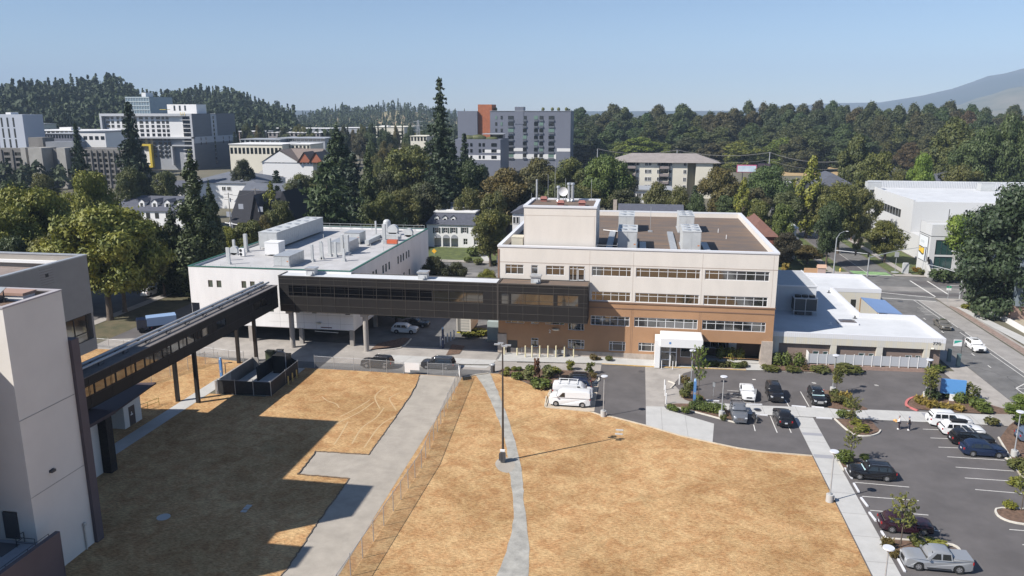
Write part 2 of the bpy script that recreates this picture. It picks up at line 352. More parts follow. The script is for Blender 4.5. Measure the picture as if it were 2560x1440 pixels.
struct('pavement_joints', j, mat('joint_dark', (.30, .285, .27), .9))
k1 = MB(); strip(LOTLOW, .16, .02, k1, .13); strip([(-10.95, 95.15), (-4.6, 94.5), (-5.1, 94.6)], .16, .02, k1, .13); strip([(-10.95, 95.2), (-10.95, 101.8)], .14, .02, k1, .12)
strip([(-20.9, 107.2), (-24.2, 105.0)], .18, .02, k1, .13); struct('lawn_kerb', k1, M_CURB)
k2 = MB(); strip([(-4.6, 114.2), (3.6, 114.1), (10.7, 114.65)], .16, .02, k2, .13); strip([(10.7, 114.65), (16.9, 114.9)], .18, .02, k2, .14); struct('yellow_kerb', k2, M_YEL)
k3 = MB(); strip([(-17.5, 112.9), (-11, 113.6), (-4.6, 114.2)], .18, .02, k3, .13); strip(smooth_line([(-21.5, 110.9), (-24, 110.6), (-26.6, 110.5), (-28, 111.2), (-28.3, 112.6)], 4), .2, .02, k3, .14)
strip([(19.8, 114.95), (24, 115.2), (29.5, 115.3)] + smooth_line([(29.6, 115.3), (33, 115.8), (34.2, 116.6), (34.2, 117.2)], 4), .18, .02, k3, .14)
struct('red_kerb', k3, M_RED)
struct('side_street', MB().flat([(50.2, 20), (61.2, 20), (61.2, 168.5), (50.3, 168.5)], .02).flat([(50.6, 190), (60, 190), (58.4, 420), (49.4, 420)], .02), M_ASPH_OLD)
struct('bike_lane', MB().flat([(57.3, 20), (61.0, 20), (61.2, 165.5), (57.5, 165.5)], .025), mat('bike_lane_concrete', (.30, .28, .26), .9, var=.14, scale=.4, detail=8))
struct('cross_street', MB().flat([(-300, 168.5), (300, 168.5), (300, 190), (-300, 190)], .023), M_ASPH_OLD)
struct('left_street', MB().flat([(-111, 60), (-98.5, 60), (-98.5, 168.4), (-111, 168.4)], .02).flat([(-111, 190.1), (-98.5, 190.1), (-98.5, 400), (-111, 400)], .02), M_ASPH)
struct('worn_lane', MB().flat([(-300, 174.2), (300, 174.2), (300, 178.6), (-300, 178.6)], .0275), M_ASPH_WORN)
struct('dark_turn_lane', MB().flat([(51.3, 190.3), (54.6, 190.3), (53.4, 300), (50.0, 300)], .0245).flat([(62, 180.5), (110, 180.5), (110, 186), (62, 186)], .0275).flat([(51, 170.5), (74, 170.5), (74, 173), (51, 173)], .0275), M_ASPH)
sw = MB()
sw.flat([(47.4, 105), (50.1, 105), (50.1, 131), (50.4, 168.3), (47.4, 168.3)], .1).flat([(-96, 164.9), (47.3, 164.9), (47.3, 168.3), (-96, 168.3)], .1)
sw.flat([(61.4, 20), (63.2, 20), (63.6, 160.6), (65.5, 163), (68, 168.2), (61.4, 168.2)], .1).flat([(-96, 190.2), (50.4, 190.2), (50.4, 193.3), (-96, 193.3)], .1).flat([(60.2, 190.2), (150, 190.2), (150, 192.4), (60, 192.4)], .1)
sw.flat([(46.0, 193.4), (47.7, 193.4), (46.8, 300), (45, 300)], .1).flat([(63.0, 192.5), (64.6, 192.5), (63.4, 300), (61.8, 300)], .1).flat([(68.1, 165), (150, 165), (150, 168.2), (68.1, 168.2)], .1).flat([(-98.3, 60), (-96.2, 60), (-96.2, 164.8), (-98.3, 164.8)], .1)
struct('sidewalk', sw, M_CONC_OLD)
struct('corner_apron', MB().flat([(45.5, 98), (50.1, 97), (50.1, 104.9), (47.4, 119), (45.6, 119)], .105), M_CONC_OLD)
struct('east_white_walk', MB().flat([(64.3, 20), (66.6, 20), (66.2, 140), (63.9, 160.5), (62.6, 160.5), (64, 137)], .12), M_CONC)
struct('east_brick_strip', MB().flat([(61.5, 20), (64.2, 20), (62.7, 159.5), (62.0, 161.6), (61.5, 161)], .125), mat('brick_strip', (.27, .20, .165), .9, var=.2, scale=2))
ln = MB()
def seg(a, b, wd=.12, z=.031): strip([a, b], wd, z, ln)
for x in (56.55, 57.4): seg((x, 20), (x, 142)); seg((x, 145), (x, 165.8))
for q in ([(2169, 728), (2338, 745)], [(2205, 745), (2340, 754)]): seg(P(*q[0]), P(*q[1]), .35, .033)
seg(P(2275, 702), P(2338, 742), .35, .035); seg(P(2318, 703), P(2370, 736), .35, .035)
seg((54.7, 190.3), (53.4, 300), .12, .035); seg((51.2, 191), (60, 190.6), .4, .035)
seg(P(2361, 705), P(2400, 706), .3, .033); seg(P(2375, 714), P(2400, 715), .3, .033)
for k in range(7): seg((53.0 + k * .32, 118 + k * 1.3 - 20), (56.3, 119.6 + k * 1.3 - 20), .14)
for k in range(8): seg((53.2, 100.5 + k * 1.75), (56.4, 100.9 + k * 1.75), .14)
seg((53.2, 86), (53.2, 113), .14, .033); seg((53.2, 112.9), (56.5, 116.4), .14, .033)
for k in range(6): seg((55.2 - k * .1, 159.6 - k * 1.1), (56.5, 159.9 - k * 1.1), .13)
for y in (150, 141, 134, 128, 122): seg((53.6, y), (53.6, y + 1.1), .16)
LOTS = [(2100, 1080)]
for a, b in (((2307, 1073), (2390, 1076)), ((2326, 1095), (2400, 1098)), ((2346, 1118), (2420, 1121)), ((2368, 1142), (2512, 1151)), ((2389, 1168), (2535, 1178)), ((2412, 1195), (2560, 1205)), ((2438, 1224), (2580, 1236)),
             ((2137, 1206), (2273, 1218)), ((2155, 1241), (2297, 1252)), ((2175, 1276), (2321, 1288)), ((2200, 1312), (2351, 1328)), ((2523, 1324), (2600, 1330)), ((2556, 1362), (2620, 1368)),
             ((2001, 979), (2023, 1017)), ((1960, 1041), (1978, 1082)), ((1926, 1041), (1943, 1082)), ((1884, 1062), (1888, 1078)), ((1963, 1000), (1973, 1017))):
 seg(P(*a), P(*b), .11, .0175)
for k in range(8): seg(P(1818 + k * 4, 976 + k * 7), P(1858 + k * 5, 979 + k * 7), .1, .0175)
for px, py in ((1885, 949), (2034, 957), (2190, 963), (2298, 1010), (2036, 958), (2192, 964)): seg(P(px - 4, py), P(px + 4, py), .35, .0175)
struct('road_markings', ln, M_LINE)
struct('green_bike_box', MB().flat([(51.4, 190.6), (59.6, 190.4), (59.4, 194.6), (51.2, 195.4)], .03), M_GREENP)
cr = MB(); rr = random.Random(11)
for _ in range(26):
 x, y = rr.uniform(50.8, 56), rr.uniform(88, 165); a = rr.uniform(0, 6.28); pts = [(x, y)]
 for _ in range(rr.randint(5, 12)):
  a += rr.uniform(-.7, .7); x += .45 * math.cos(a); y += .8 * math.sin(a)
  if not 50.4 < x < 57: break
  pts.append((x, y))
 if len(pts) > 2: strip(pts, .07, .0295, cr)
for _ in range(9):
 x, y = rr.uniform(-5, 60), rr.uniform(170, 188); pts = [(x + i * .9, y + .25 * math.sin(i * 1.3 + x)) for i in range(rr.randint(5, 16))]; strip(pts, .12, .0305, cr)
struct('tar_cracks', cr, mat('tar', (.035, .034, .034), .6))
def manhole(x, y, r, z, label):
 o = MB().cyl(x, y, z, z + .012, r, n=16).build('manhole_cover', M_STEELD); tag(o, label, 'manhole')
manhole(*P(1090, 977 - 60 + 0), .45, .03, 'dark round manhole cover in the service drive behind the minivan')
manhole(*P(2318, 905 + 58), .6, .03, 'round manhole cover in the side street below the hatched wedge')
manhole(*P(2251, 754 - 0), .55, .036, 'worn manhole cover near the stop line of the side street')
manhole(*P(1895, 1027), .45, .066, 'dark round manhole cover in the crossing walk by the grey pickup')
manhole(*P(1603, 929), .4, .03, 'small round cover in the asphalt near the entrance')
for k, q in enumerate([(622, 1266), (616, 1272), (610, 1279)]):
 o = MB().cbox(*P(*q), .03, .55, .38, .05).build('valve_box', M_CONC); tag(o, 'small pale valve lid in the shaded lawn, one of a row of three', 'valve lid', 'row of three valve lids in the lawn')
o = MB().cyl(*P(409, 1294), .03, .09, .62, n=24).build('ground_hatch', M_CONC); tag(o, 'pale round concrete lid in the shaded lawn left of the gravel road', 'ground hatch')
for q, lb in (((1549, 1076), 'pale rectangular utility lid in the sunlit lawn near the pole shadow'), ((1547, 1086), 'small dark utility lid below the pale one in the sunlit lawn')):
 o = MB().cbox(*P(*q), .03, .9 if 'pale' in lb else .7, .35, .05).build('ground_hatch', M_CONC if 'pale' in lb else M_STEELD); tag(o, lb, 'ground hatch')
struct('verge_lawn', MB().flat([(60.4, 193), (62.8, 193), (61.8, 262), (59.6, 262)], .05).flat([(47.9, 193.6), (50.2, 193.6), (49.6, 290), (47.2, 290)], .05).flat([(25, 193.5), (45.8, 193.5), (45, 240), (25, 240)], .05).flat([(64.8, 193), (72, 193), (72, 240), (63.6, 240)], .05).flat([(-45, 193.5), (-22, 193.5), (-22, 214), (-66, 214), (-66, 194)], .05), M_GREENLAWN)
struct('bark_verge', MB().flat([(-98, 111.5), (-88, 111.5), (-88, 164), (-98, 164)], .035), mat('dry_verge', (.13, .105, .06), .95, col2=(.07, .07, .035), scale=.4))
struct('planting_bed', MB().flat([P(925, 876), P(1000, 868), P(1025, 848), P(1010, 845), P(945, 860)], .1).flat([P(1115, 889), P(1148, 886), P(1163, 866), P(1130, 862)], .1), M_MULCH)
strip(smooth_line([P(922, 878), P(1000, 871), P(1028, 848)], 4), .2, .02, k3, .14).build('bed_kerb', M_CURBW)['kind'] = 'structure'
struct('house_path', MB().flat([(-38.5, 193.4), (-36.8, 193.4), (-43.5, 213), (-46, 213)], .056), M_CONC)
struct('far_dry_field', MB().flat([P(840, 380), P(1060, 380), P(1080, 358), P(830, 358)], .12).flat([P(1930, 440), P(2170, 440), P(2170, 420), P(1930, 416)], .12), M_DRYFIELD)
struct('river_bank_field', MB().flat([(500, 480), (900, 300), (900, 900), (0, 900), (0, 620)], .06), mat('woodland_floor', (.06, .065, .035), .95, var=.3, scale=.1))
# window helper: each window is a part, its glass a sub-part
def window(parent, o, u, n, hole, cols, top=0., depth=.1, fw=.07, frame=None, glass=None, name='window', rows=(), z_off=0.):
 """hole=(a0,a1,b0,b1) in the wall's own measure; cols = mullion positions (fractions); top = height of the transom strip"""
 o, u, n = Vector(o), Vector(u), Vector(n); k = Vector((0, 0, 1)); a0, a1, b0, b1 = hole
 frame = frame or M_FRAME; glass = glass or M_GLASS
 def bar(mb, x0, x1, z0, z1, d0, d1):
  c = [o + u * x + k * z - n * d for d in (d0, d1) for (x, z) in ((x0, z0), (x1, z0), (x1, z1), (x0, z1))]
  mb.add([tuple(p) for p in c], [(0, 1, 2, 3), (4, 7, 6, 5), (0, 4, 5, 1), (1, 5, 6, 2), (2, 6, 7, 3), (3, 7, 4, 0)])
 f = MB(); d0, d1 = depth - .07, depth + .01
 bar(f, a0, a1, b0, b0 + fw, d0, d1); bar(f, a0, a1, b1 - fw, b1, d0, d1); bar(f, a0, a0 + fw, b0 + fw, b1 - fw, d0, d1); bar(f, a1 - fw, a1, b0 + fw, b1 - fw, d0, d1)
 for c in cols: x = a0 + (a1 - a0) * c; bar(f, x - fw * .45, x + fw * .45, b0 + fw, b1 - fw, d0 + .005, d1)
 if top: bar(f, a0 + fw, a1 - fw, b1 - top - fw * .4, b1 - top + fw * .4, d0 + .01, d1)
 for r in rows: bar(f, a0 + fw, a1 - fw, b0 + (b1 - b0) * r - fw * .4, b0 + (b1 - b0) * r + fw * .4, d0 + .01, d1)
 w_ = f.build(name, frame, parent)
 p = MB(); q = [o + u * x + k * z - n * (depth - .02) for (x, z) in ((a0 + .01, b0 + .01), (a1 - .01, b0 + .01), (a1 - .01, b1 - .01), (a0 + .01, b1 - .01))]
 p.quad(*[tuple(v) for v in q]); pane = p.build('pane', glass, w_); return w_
def rail(mb, pts, h, r=.025, step=1.6, mids=1):
 for a, b in zip(pts[:-1], pts[1:]):
  A, B = Vector(a), Vector(b); L = (B - A).length; m = max(1, int(L / step))
  for i in range(m + 1):
   p = A.lerp(B, i / m); mb.tube([tuple(p), (p.x, p.y, p.z + h)], r, 5)
  for j in range(mids + 1):
   z = h * (j + 1) / (mids + 1); mb.tube([(A.x, A.y, A.z + z), (B.x, B.y, B.z + z)], r, 5)
def parapet(mb, x0, x1, y0, y1, z0, z1, t):
 mb.box(x0, x1, y0, y0 + t, z0, z1).box(x0, x1, y1 - t, y1, z0, z1).box(x0, x0 + t, y0 + t, y1 - t, z0, z1).box(x1 - t, x1, y0 + t, y1 - t, z0, z1)

# the main four-storey building
YF, X0, X1, YB, ZR = 117.55, -21.25, 20.85, 163.6, 17.3
bl = thing('medical_building', 'large four-storey cream and tan building with rows of ribbon windows and brown flat roof', 'building', (0, 140, 0))
W3 = [(-6.6, -.6), (.1, 9.68), (10.35, 19.7)]
up_h, lo_h = [], []
def h(a, b, z0, z1, zb): return (a - X0, b - X0, z0 - zb, z1 - zb)
specs_up = [(-20.08, -17.2, 12.98, 14.5, (.3, .65), .45), (-15.99, -14.95, 13.1, 14.5, (), .45), (-13.7, -10.83, 13.0, 14.5, (.35, .75), .45), (-10.1, -7.66, 12.25, 14.55, (.25, .5), .45)]
for a, b in W3:
 nn = (.115, .3, .5, .7, .88) if b < 0 else (.07, .215, .357, .5, .643, .786, .93)
 specs_up += [(a, b, 13.12, 14.58, nn, .5), (a, b, 9.2, 10.68, nn, .5)]
specs_lo = [(-20.06, -17.07, 5.0, 5.88, (.3, .65), 0), (-15.98, -14.81, 5.0, 5.86, (), 0), (-13.71, -10.71, 5.05, 5.88, (.35, .75), 0), (-10.11, -7.59, 4.28, 5.9, (.2, .8), .5),
   (-15.97, -14.82, 1.24, 2.72, (), .45), (-10.09, -7.53, 1.28, 2.74, (.2, .8), .4), (-3.64, -1.11, 1.24, 2.76, (.2, .82), .4), (.89, 3.34, 1.36, 2.76, (.2, .82), .4)]
for a, b in W3:
 nn = (.115, .3, .5, .7, .88) if b < 0 else (.07, .215, .357, .5, .643, .786, .93)
 specs_lo.append((a, b, 5.25, 6.8, nn, .5))
for s_ in specs_up: up_h.append(h(s_[0], s_[1], s_[2], s_[3], 9.1))
for s_ in specs_lo: lo_h.append(h(s_[0], s_[1], s_[2], s_[3], .95))
ENTR = (10.4 - X0, 19.9 - X0, 0, 2.45)
mb = MB().wall((X0, YF, 9.1), (1, 0, 0), (0, -1, 0), X1 - X0, ZR - 9.1, up_h, .16)
mb.wall((X1, YF, 9.1), (0, 1, 0), (1, 0, 0), YB - YF, ZR - 9.1, [(5 + i * 9, 12 + i * 9, zz, zz + 1.5) for i in range(4) for zz in (.1, 4.05)], .16)
mb.wall((X0, YF, 9.1), (0, 1, 0), (-1, 0, 0), YB - YF, ZR - 9.1, [(6 + i * 9, 10 + i * 9, zz, zz + 1.5) for i in range(4) for zz in (.1, 4.05)], .16)
mb.wall((X0, YB, 0.1), (1, 0, 0), (0, 1, 0), X1 - X0, ZR - .1)
mb.build('upper_wall', M_PLASTER, bl)
mb = MB().wall((X0, YF, .95), (1, 0, 0), (0, -1, 0), X1 - X0, 8.15, lo_h + [ENTR], .16)
mb.wall((X1, YF + 5, .1), (0, 1, 0), (1, 0, 0), YB - YF - 5, 9.0, [(2 + i * 9, 9 + i * 9, 5.3, 6.8) for i in range(4)], .16).quad((X1, YF, 3.4), (X1, YF + 5, 3.4), (X1, YF + 5, 9.1), (X1, YF, 9.1))
mb.wall((X0, YF, .1), (0, 1, 0), (-1, 0, 0), YB - YF, 9.0)
mb.build('lower_wall', M_BROWN, bl)
mb = MB().box(X0 + 2, 3.5, YF - .06, YF + .2, .1, .95); mb.build('block_plinth', M_BLOCK, bl)
mb = MB().box(X0 - .08, X1 + .08, YF - .12, YF + .02, 8.92, 9.12).box(X0 - .05, X1 + .05, YF - .07, YF + .02, 8.05, 8.2).box(X0 - .05, X0 + .25, YF - .05, YF, 9.2, 16.9)
for x in (-.25, 9.98): mb.box(x - .14, x - .1, YF - .015, YF, 1, 8).box(x + .1, x + .14, YF - .015, YF, 1, 8)
mb.box(X0, X1, YF - .015, YF, 14.86, 14.9).box(X1, X1 + .1, YF - .1, YF + 46, 8.92, 9.12)
mb.build('cornice', mat('brown_trim', (.25, .15, .10), .8), bl)
j = MB()
for x in (-6.95, -.32, 9.95, 20.2): j.box(x - .02, x + .02, YF - .012, YF, 9.3, 17)
j.box(X0, X1, YF - .014, YF, 14.83, 14.86); j.build('wall_joint', mat('joint_tan', (.45, .38, .32), .9), bl)
mb = MB(); parapet(mb, X0 - .1, X1 + .1, YF - .1, YB + .1, ZR - .05, ZR + .22, .62); mb.build('parapet_cap', M_TRIM, bl)
mb = MB(); parapet(mb, X0 + .35, X1 - .35, YF + .35, YB - .35, ZR - 1.0, ZR - .05, .16); mb.build('parapet_lining', M_PLASTER, bl)
MB().box(X0 + .4, X1 - .4, YF + .4, YB - .4, ZR - 1.3, ZR - .85).build('roof_deck', M_ROOF_BR, bl)
for s_ in specs_up + specs_lo:
 hole = (s_[0] - X0, s_[1] - X0, s_[2], s_[3]); window(bl, (X0, YF, 0), (1, 0, 0), (0, -1, 0), hole, s_[4], s_[5], depth=.14, fw=.08, glass=M_GLASSB)
for i in range(4):
 for zz in (9.2, 13.15, 5.4): window(bl, (X1, YF + (5 if zz < 6 else 0), 0), (0, 1, 0), (1, 0, 0), ((2 if zz < 6 else 5) + i * 9, (9 if zz < 6 else 12) + i * 9, zz, zz + 1.5), (.17, .33, .5, .67, .83), .5, depth=.14, fw=.08)
 for zz in (9.2, 13.15): window(bl, (X0, YF, 0), (0, 1, 0), (-1, 0, 0), (6 + i * 9, 10 + i * 9, zz, zz + 1.5), (.33, .67), .5, depth=.14, fw=.08)
dr = MB(); dr.box(-8.75, -8.65, YF - .03, YF + .06, 12.3, 14.1).box(-7.8, -7.68, YF - .03, YF + .06, 12.3, 14.1).box(-8.75, -7.68, YF - .03, YF + .06, 14.0, 14.1).box(-8.75, -7.68, YF - .03, YF + .06, 12.3, 12.42)
dr.build('terrace_door', M_FRAME, bl)
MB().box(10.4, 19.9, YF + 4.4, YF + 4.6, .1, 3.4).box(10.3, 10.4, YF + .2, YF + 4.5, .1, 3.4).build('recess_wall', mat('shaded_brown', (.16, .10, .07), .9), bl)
MB().box(10.2, X1, YF + .17, YF + 4.6, 3.42, 3.6).build('soffit', M_BROWN, bl)
window(bl, (10.4, YF + 4.38, 0), (1, 0, 0), (0, -1, 0), (.6, 4.2, 1.1, 2.9), (.33, .67), .4, depth=0., fw=.07)
MB().box(15.0, 16.2, YF + 4.25, YF + 4.4, .1, 2.6).build('side_door', M_WHITE, bl)
MB().box(19.25, 20.9, YF - .25, YF + 1.2, .1, 3.9).build('stone_pier', M_BLOCK, bl)
mb = MB().box(X0 - .08, X0 + 1.35, YF - .2, YF + .3, .1, 3.2); mb.build('stone_pier', M_BLOCK, bl)
MB().box(X0 + 1.5, X0 + 3.1, YF - .015, YF + .05, .1, 2.2).build('side_door', mat('dark_door', (.05, .045, .042), .6), bl)
text_obj('2', .75, M_WHITE, bl, (-13.0, YF - .02 - 140, 3.9), name='number')
MB().ball(-12.05, YF - .12, 4.3, .62, .3, .2).build('hood_lamp', mat('lamp_cream', (.72, .66, .55), .5), bl)
MB().box(-12.7, -11.4, YF - .02, YF, 4.34, 4.55).build('lamp_back', M_BROWN, bl)
PXa, PXb, PYa, PYb, PZ = -17.35, -6.2, 118.7, 129.4, 23.35
mb = MB().box(PXa, PXb, PYa, PYb, 16.4, PZ); mb.build('penthouse', M_PLASTER, bl)
mb = MB(); parapet(mb, PXa - .12, PXb + .12, PYa - .12, PYb + .12, PZ, PZ + .3, .6); mb.build('penthouse_cap', M_TRIM, bl)
MB().box(PXa + .2, PXb - .2, PYa + .2, PYb - .2, PZ, PZ + .06).build('penthouse_roof', M_ROOF_BR, bl)
j = MB().box(PXa - .01, PXb + .01, PYa - .012, PYa, 22.1, 22.16).box(PXa + .12, PXa + .15, PYa - .012, PYa, 17, 22.1).box(PXb - .25, PXb - .22, PYa - .012, PYa, 17, 22.1); j.build('wall_joint', MT['joint_tan'], bl)
def roofbox(name, label, cat, x0, x1, y0, y1, z0, z1, m=None, group=None, fans=0, doors=True, legs=0.):
 t = thing(name, label, cat, ((x0 + x1) / 2, (y0 + y1) / 2, z0), group=group); b = MB().box(x0, x1, y0, y1, z0 + legs, z1); b.box(x0 - .05, x1 + .05, y0 - .05, y1 + .05, z1 - .08, z1 + .02)
 for i in range(int((y1 - y0) / .9)): b.box(x1, x1 + .02, y0 + .4 + i * .9, y0 + .44 + i * .9, z0 + legs + .1, z1 - .1).box(x0 - .02, x0, y0 + .4 + i * .9, y0 + .44 + i * .9, z0 + legs + .1, z1 - .1)
 b.build('casing', m or M_HVAC, t)
 if legs:
  l = MB()
  for x in (x0 + .1, x1 - .1):
   for y in (y0 + .1, y1 - .1): l.box(x - .06, x + .06, y - .06, y + .06, z0, z0 + legs)
  l.build('support_frame', M_STEEL, t)
 else: MB().box(x0 - .15, x1 + .15, y0 - .15, y1 + .15, z0, z0 + .18).build('base_curb', M_STEEL, t)
 if doors:
  mx = (x0 + x1) / 2
  for a, c in ((x0 + .08, mx - .02), (mx + .02, x1 - .08)): MB().box(a, c, y0 - .03, y0, z0 + legs + .25, z1 - .2).build('access_door', M_HVAC, t)
  MB().box(x1 - .5, x1 - .2, y0 - .04, y0 - .03, z0 + legs + .9, z0 + legs + 1.1).build('warning_label', mat('label_orange', (.6, .25, .12), .6), t)
 for i in range(fans):
  yy = y0 + (y1 - y0) * (i + .5) / fans; f = MB()
  for xx in ((x0 * .73 + x1 * .27), (x0 * .27 + x1 * .73)):
   f.cyl(xx, yy, z1 + .02, z1 + .14, min((x1 - x0) * .2, .55), n=14)
  f.build('fan_cowl', M_STEEL, t)
 return t
ZD = ZR - .85
roofbox('rooftop_unit', 'tall grey rooftop air handler nearest the roof railing, partly in penthouse shadow', 'air handler', -2.9, .1, 122, 129.5, ZD, ZD + 3.0, group='air handlers on the brown roof', fans=2)
roofbox('rooftop_unit', 'grey rooftop air handler behind the shadowed one, nearer the back parapet', 'air handler', -3.3, -.5, 141, 148.5, ZD, ZD + 2.9, group='air handlers on the brown roof', fans=2)
roofbox('rooftop_unit', 'large grey air handler at front right of the brown roof with two doors', 'air handler', 7.1, 9.9, 122.3, 130.2, ZD, ZD + 3.2, group='air handlers on the brown roof', fans=3)
roofbox('rooftop_unit', 'grey air handler behind the right-hand one on the brown roof', 'air handler', 7.4, 10.1, 141.5, 149, ZD, ZD + 3.1, group='air handlers on the brown roof', fans=3)
roofbox('rooftop_unit', 'small pale box unit on the roof left of the penthouse', 'air handler', -19.4, -17.6, 119.2, 121.6, ZD, ZD + 2.1, m=mat('hvac_cream', (.58, .53, .42), .6), doors=False, legs=.5)
for (x, y0, y1, lb) in ((-4.2, 122, 141, 'pale duct track on the roof beside the left air handlers'), (5.9, 122, 141, 'long pale duct track on the roof left of the right-hand air handlers'), (1.1, 122, 129, 'short pale duct panel right of the shadowed air handler'), (11, 122, 130, 'short pale duct panel right of the large air handler')):
 d = MB().box(x - .55, x + .45, y0, y1, ZD, ZD + .28)
 for i in range(int(y1 - y0)): d.box(x - .58, x + .48, y0 + i, y0 + i + .07, ZD + .02, ZD + .32)
 tag(d.build('roof_duct', M_STEEL), lb, 'duct')
m = MB(); rail(m, [(-6.0, 118.6, ZD), (-2.9, 118.6, ZD), (-2.9, 121.2, ZD)], 1.3, .035); tag(m.build('roof_railing', M_STEEL), 'low steel railing on the roof at the foot of the penthouse', 'railing')
m = MB().tube([(2.4, 142, ZD), (2.4, 142, ZD + 4.6)], .04).box(2.0, 2.8, 141.6, 142.4, ZD, ZD + .2); tag(m.build('roof_mast', M_STEEL), 'thin mast on a small block at the middle of the brown roof', 'mast')
m = MB().tube([(-6.0, 141, ZD + .3), (-3.3, 139.6, ZD + .3)], .08); tag(m.build('roof_pipe', M_WHITE), 'thin white pipe across the roof behind the penthouse', 'pipe')
for x, y, lb in ((9 + 5.5, 143, 'thin vent pipe near the right rear of the brown roof'), (15.2, 136, 'short vent pipe at the right middle of the brown roof')):
 tag(MB().tube([(x, y, ZD), (x, y, ZD + .7)], .07).build('vent_pipe', M_WHITE), lb, 'vent pipe')
PT = PZ + .06
def stack(x, y, z, hh, r, lb, cap=False, m=None):
 b = MB().cyl(x, y, z, z + hh, r, n=10)
 if cap: b.cyl(x, y, z + hh, z + hh + .3, r * 1.5, r * 1.3, n=10).cyl(x, y, z, z + .3, r * 1.7, r, n=10)
 return tag(b.build('exhaust_stack', m or M_STEEL), lb, 'exhaust stack')
stack(-16.6, 128.3, PT, 3.4, .16, 'plain steel exhaust stack at the rear left of the penthouse roof')
stack(-12.9, 127.2, PT, 2.2, .22, 'short capped steel stack in the middle of the penthouse roof', True)
stack(-11.2, 127.6, PT, 2.7, .24, 'double steel stack beside the dish on the penthouse roof, left one', True)
stack(-10.6, 127.6, PT, 2.7, .24, 'double steel stack beside the dish on the penthouse roof, right one', True)
RM = mat('red_oxide', (.28, .12, .10), .8, var=.1, scale=2)
for x, y, lb in ((-15.2, 126.5, 'red roof hood nearest the left stack on the penthouse'), (-11.9, 121.3, 'red roof hood at the front middle of the penthouse roof'), (-8.6, 121.8, 'red roof hood at the right end of the penthouse roof')):
 b = MB().cbox(x, y, PT, 1.0, .8, .45).add([(x - .65, y - .55, PT + .45), (x + .65, y - .55, PT + .45), (x + .65, y + .55, PT + .45), (x - .65, y + .55, PT + .45), (x - .4, y, PT + .85), (x + .4, y, PT + .85)], [(0, 1, 5, 4), (2, 3, 4, 5), (1, 2, 5), (3, 0, 4), (0, 3, 2, 1)])
 tag(b.build('roof_hood', RM), lb, 'roof hood')
t = thing('satellite_dish', 'round pale dish antenna standing on the penthouse roof', 'dish antenna', (-12.0, 126.4, PT)); MB().tube([(-12.0, 126.4, PT), (-12.0, 126.4, PT + 1.3)], .07).build('mast', M_STEEL, t)
b = MB(); n_ = 18
ring = [(-12.0 + .75 * math.cos(2 * math.pi * i / n_), 126.0, PT + 1.7 + .75 * math.sin(2 * math.pi * i / n_)) for i in range(n_)]; mid = [(-12.0 + .4 * math.cos(2 * math.pi * i / n_), 126.16, PT + 1.7 + .4 * math.sin(2 * math.pi * i / n_)) for i in range(n_)]
b.add(ring + mid + [(-12.0, 126.2, PT + 1.7)], [(i, (i + 1) % n_, n_ + (i + 1) % n_, n_ + i) for i in range(n_)] + [(n_ + i, n_ + (i + 1) % n_, 2 * n_) for i in range(n_)], True); b.build('reflector', M_WHITE, t)
for x, y, hh, lb in ((-14.7, 128, 4.3, 'thin whip antenna left of the pair on the penthouse roof'), (-13.6, 128.5, 6.2, 'tallest whip antenna on the penthouse roof'), (-7.6, 128.6, 3.6, 'thin whip antenna near the right rear corner of the penthouse'), (-16.9, 124, 1.6, 'shortest whip antenna at the left edge of the penthouse roof'), (-11.9, 128.9, 3.6, 'thin antenna behind the dish on the penthouse roof')):
 tag(MB().tube([(x, y, PT), (x, y, PT + hh)], .03, 5).build('antenna', M_STEEL), lb, 'antenna')

t = thing('entrance_porch', 'white flat-roofed glass entrance porch in front of the tan wall', 'porch', (7, 115, 0))
MB().box(4.1, 10.25, 113.0, 117.3, 3.6, 4.9).box(4.2, 10.15, 113.1, 117.2, 4.9, 4.95).build('canopy', M_WHITE, t)
MB().box(3.35, 4.1, 113.6, 117.2, .1, 4.35).build('side_wall', M_WHITE, t)
mb = MB()
for x in (4.15, 5.5, 5.62, 6.5): mb.box(x, x + .12, 114.6, 114.72, .1, 3.6)
for z in (.1, 1.1, 2.3, 3.45): mb.box(4.27, 5.5, 114.6, 114.7, z, z + .13)
mb.box(5.74, 6.5, 114.6, 114.7, 2.3, 2.43); mb.build('door_frame', M_WHITE, t)
MB().box(4.27, 6.5, 114.66, 114.68, .15, 3.5).build('glass_door', M_GLASS, t)
MB().box(6.62, 10.1, 115.6, 115.8, .1, 3.6).build('back_wall', mat('porch_brown', (.30, .21, .16), .8), t)
window(t, (7.2, 115.58, 0), (1, 0, 0), (0, -1, 0), (0, 1.6, 1.4, 3.0), (), 0, depth=0, fw=.07)
MB().box(5.35, 5.65, 112.985, 113.0, 4.1, 4.42).build('symbol_plate', M_BLUE, t)
for x in (4.4, 6.05): tag(MB().tube([(x, 113.3, .09), (x, 113.3, 1.35)], .06).ball(x, 113.3, 1.35, .06).build('bollard', M_WHITE), ('left' if x < 5 else 'right') + ' white safety post in front of the porch door', 'bollard', 'white posts before the porch')
m = MB()
for i, px in enumerate((1313.5, 1330, 1349.5, 1370, 1390, 1411, 1434)):
 x, y = P(px, 894); tag(MB().cyl(x, y, .09, 1.9, .11, n=10).ball(x, y, 1.9, .11, .11, .08).build('bollard', M_BOLLARD), ['leftmost tall cream post of the row before the brown wall', 'second tall cream post from the left before the brown wall', 'third tall cream post from the left before the brown wall', 'middle tall cream post of the row of seven', 'fifth tall cream post from the left before the brown wall', 'sixth tall cream post, beside the gas meters', 'rightmost tall cream post of the row before the brown wall'][i], 'bollard', 'tall cream posts guarding the gas meters')
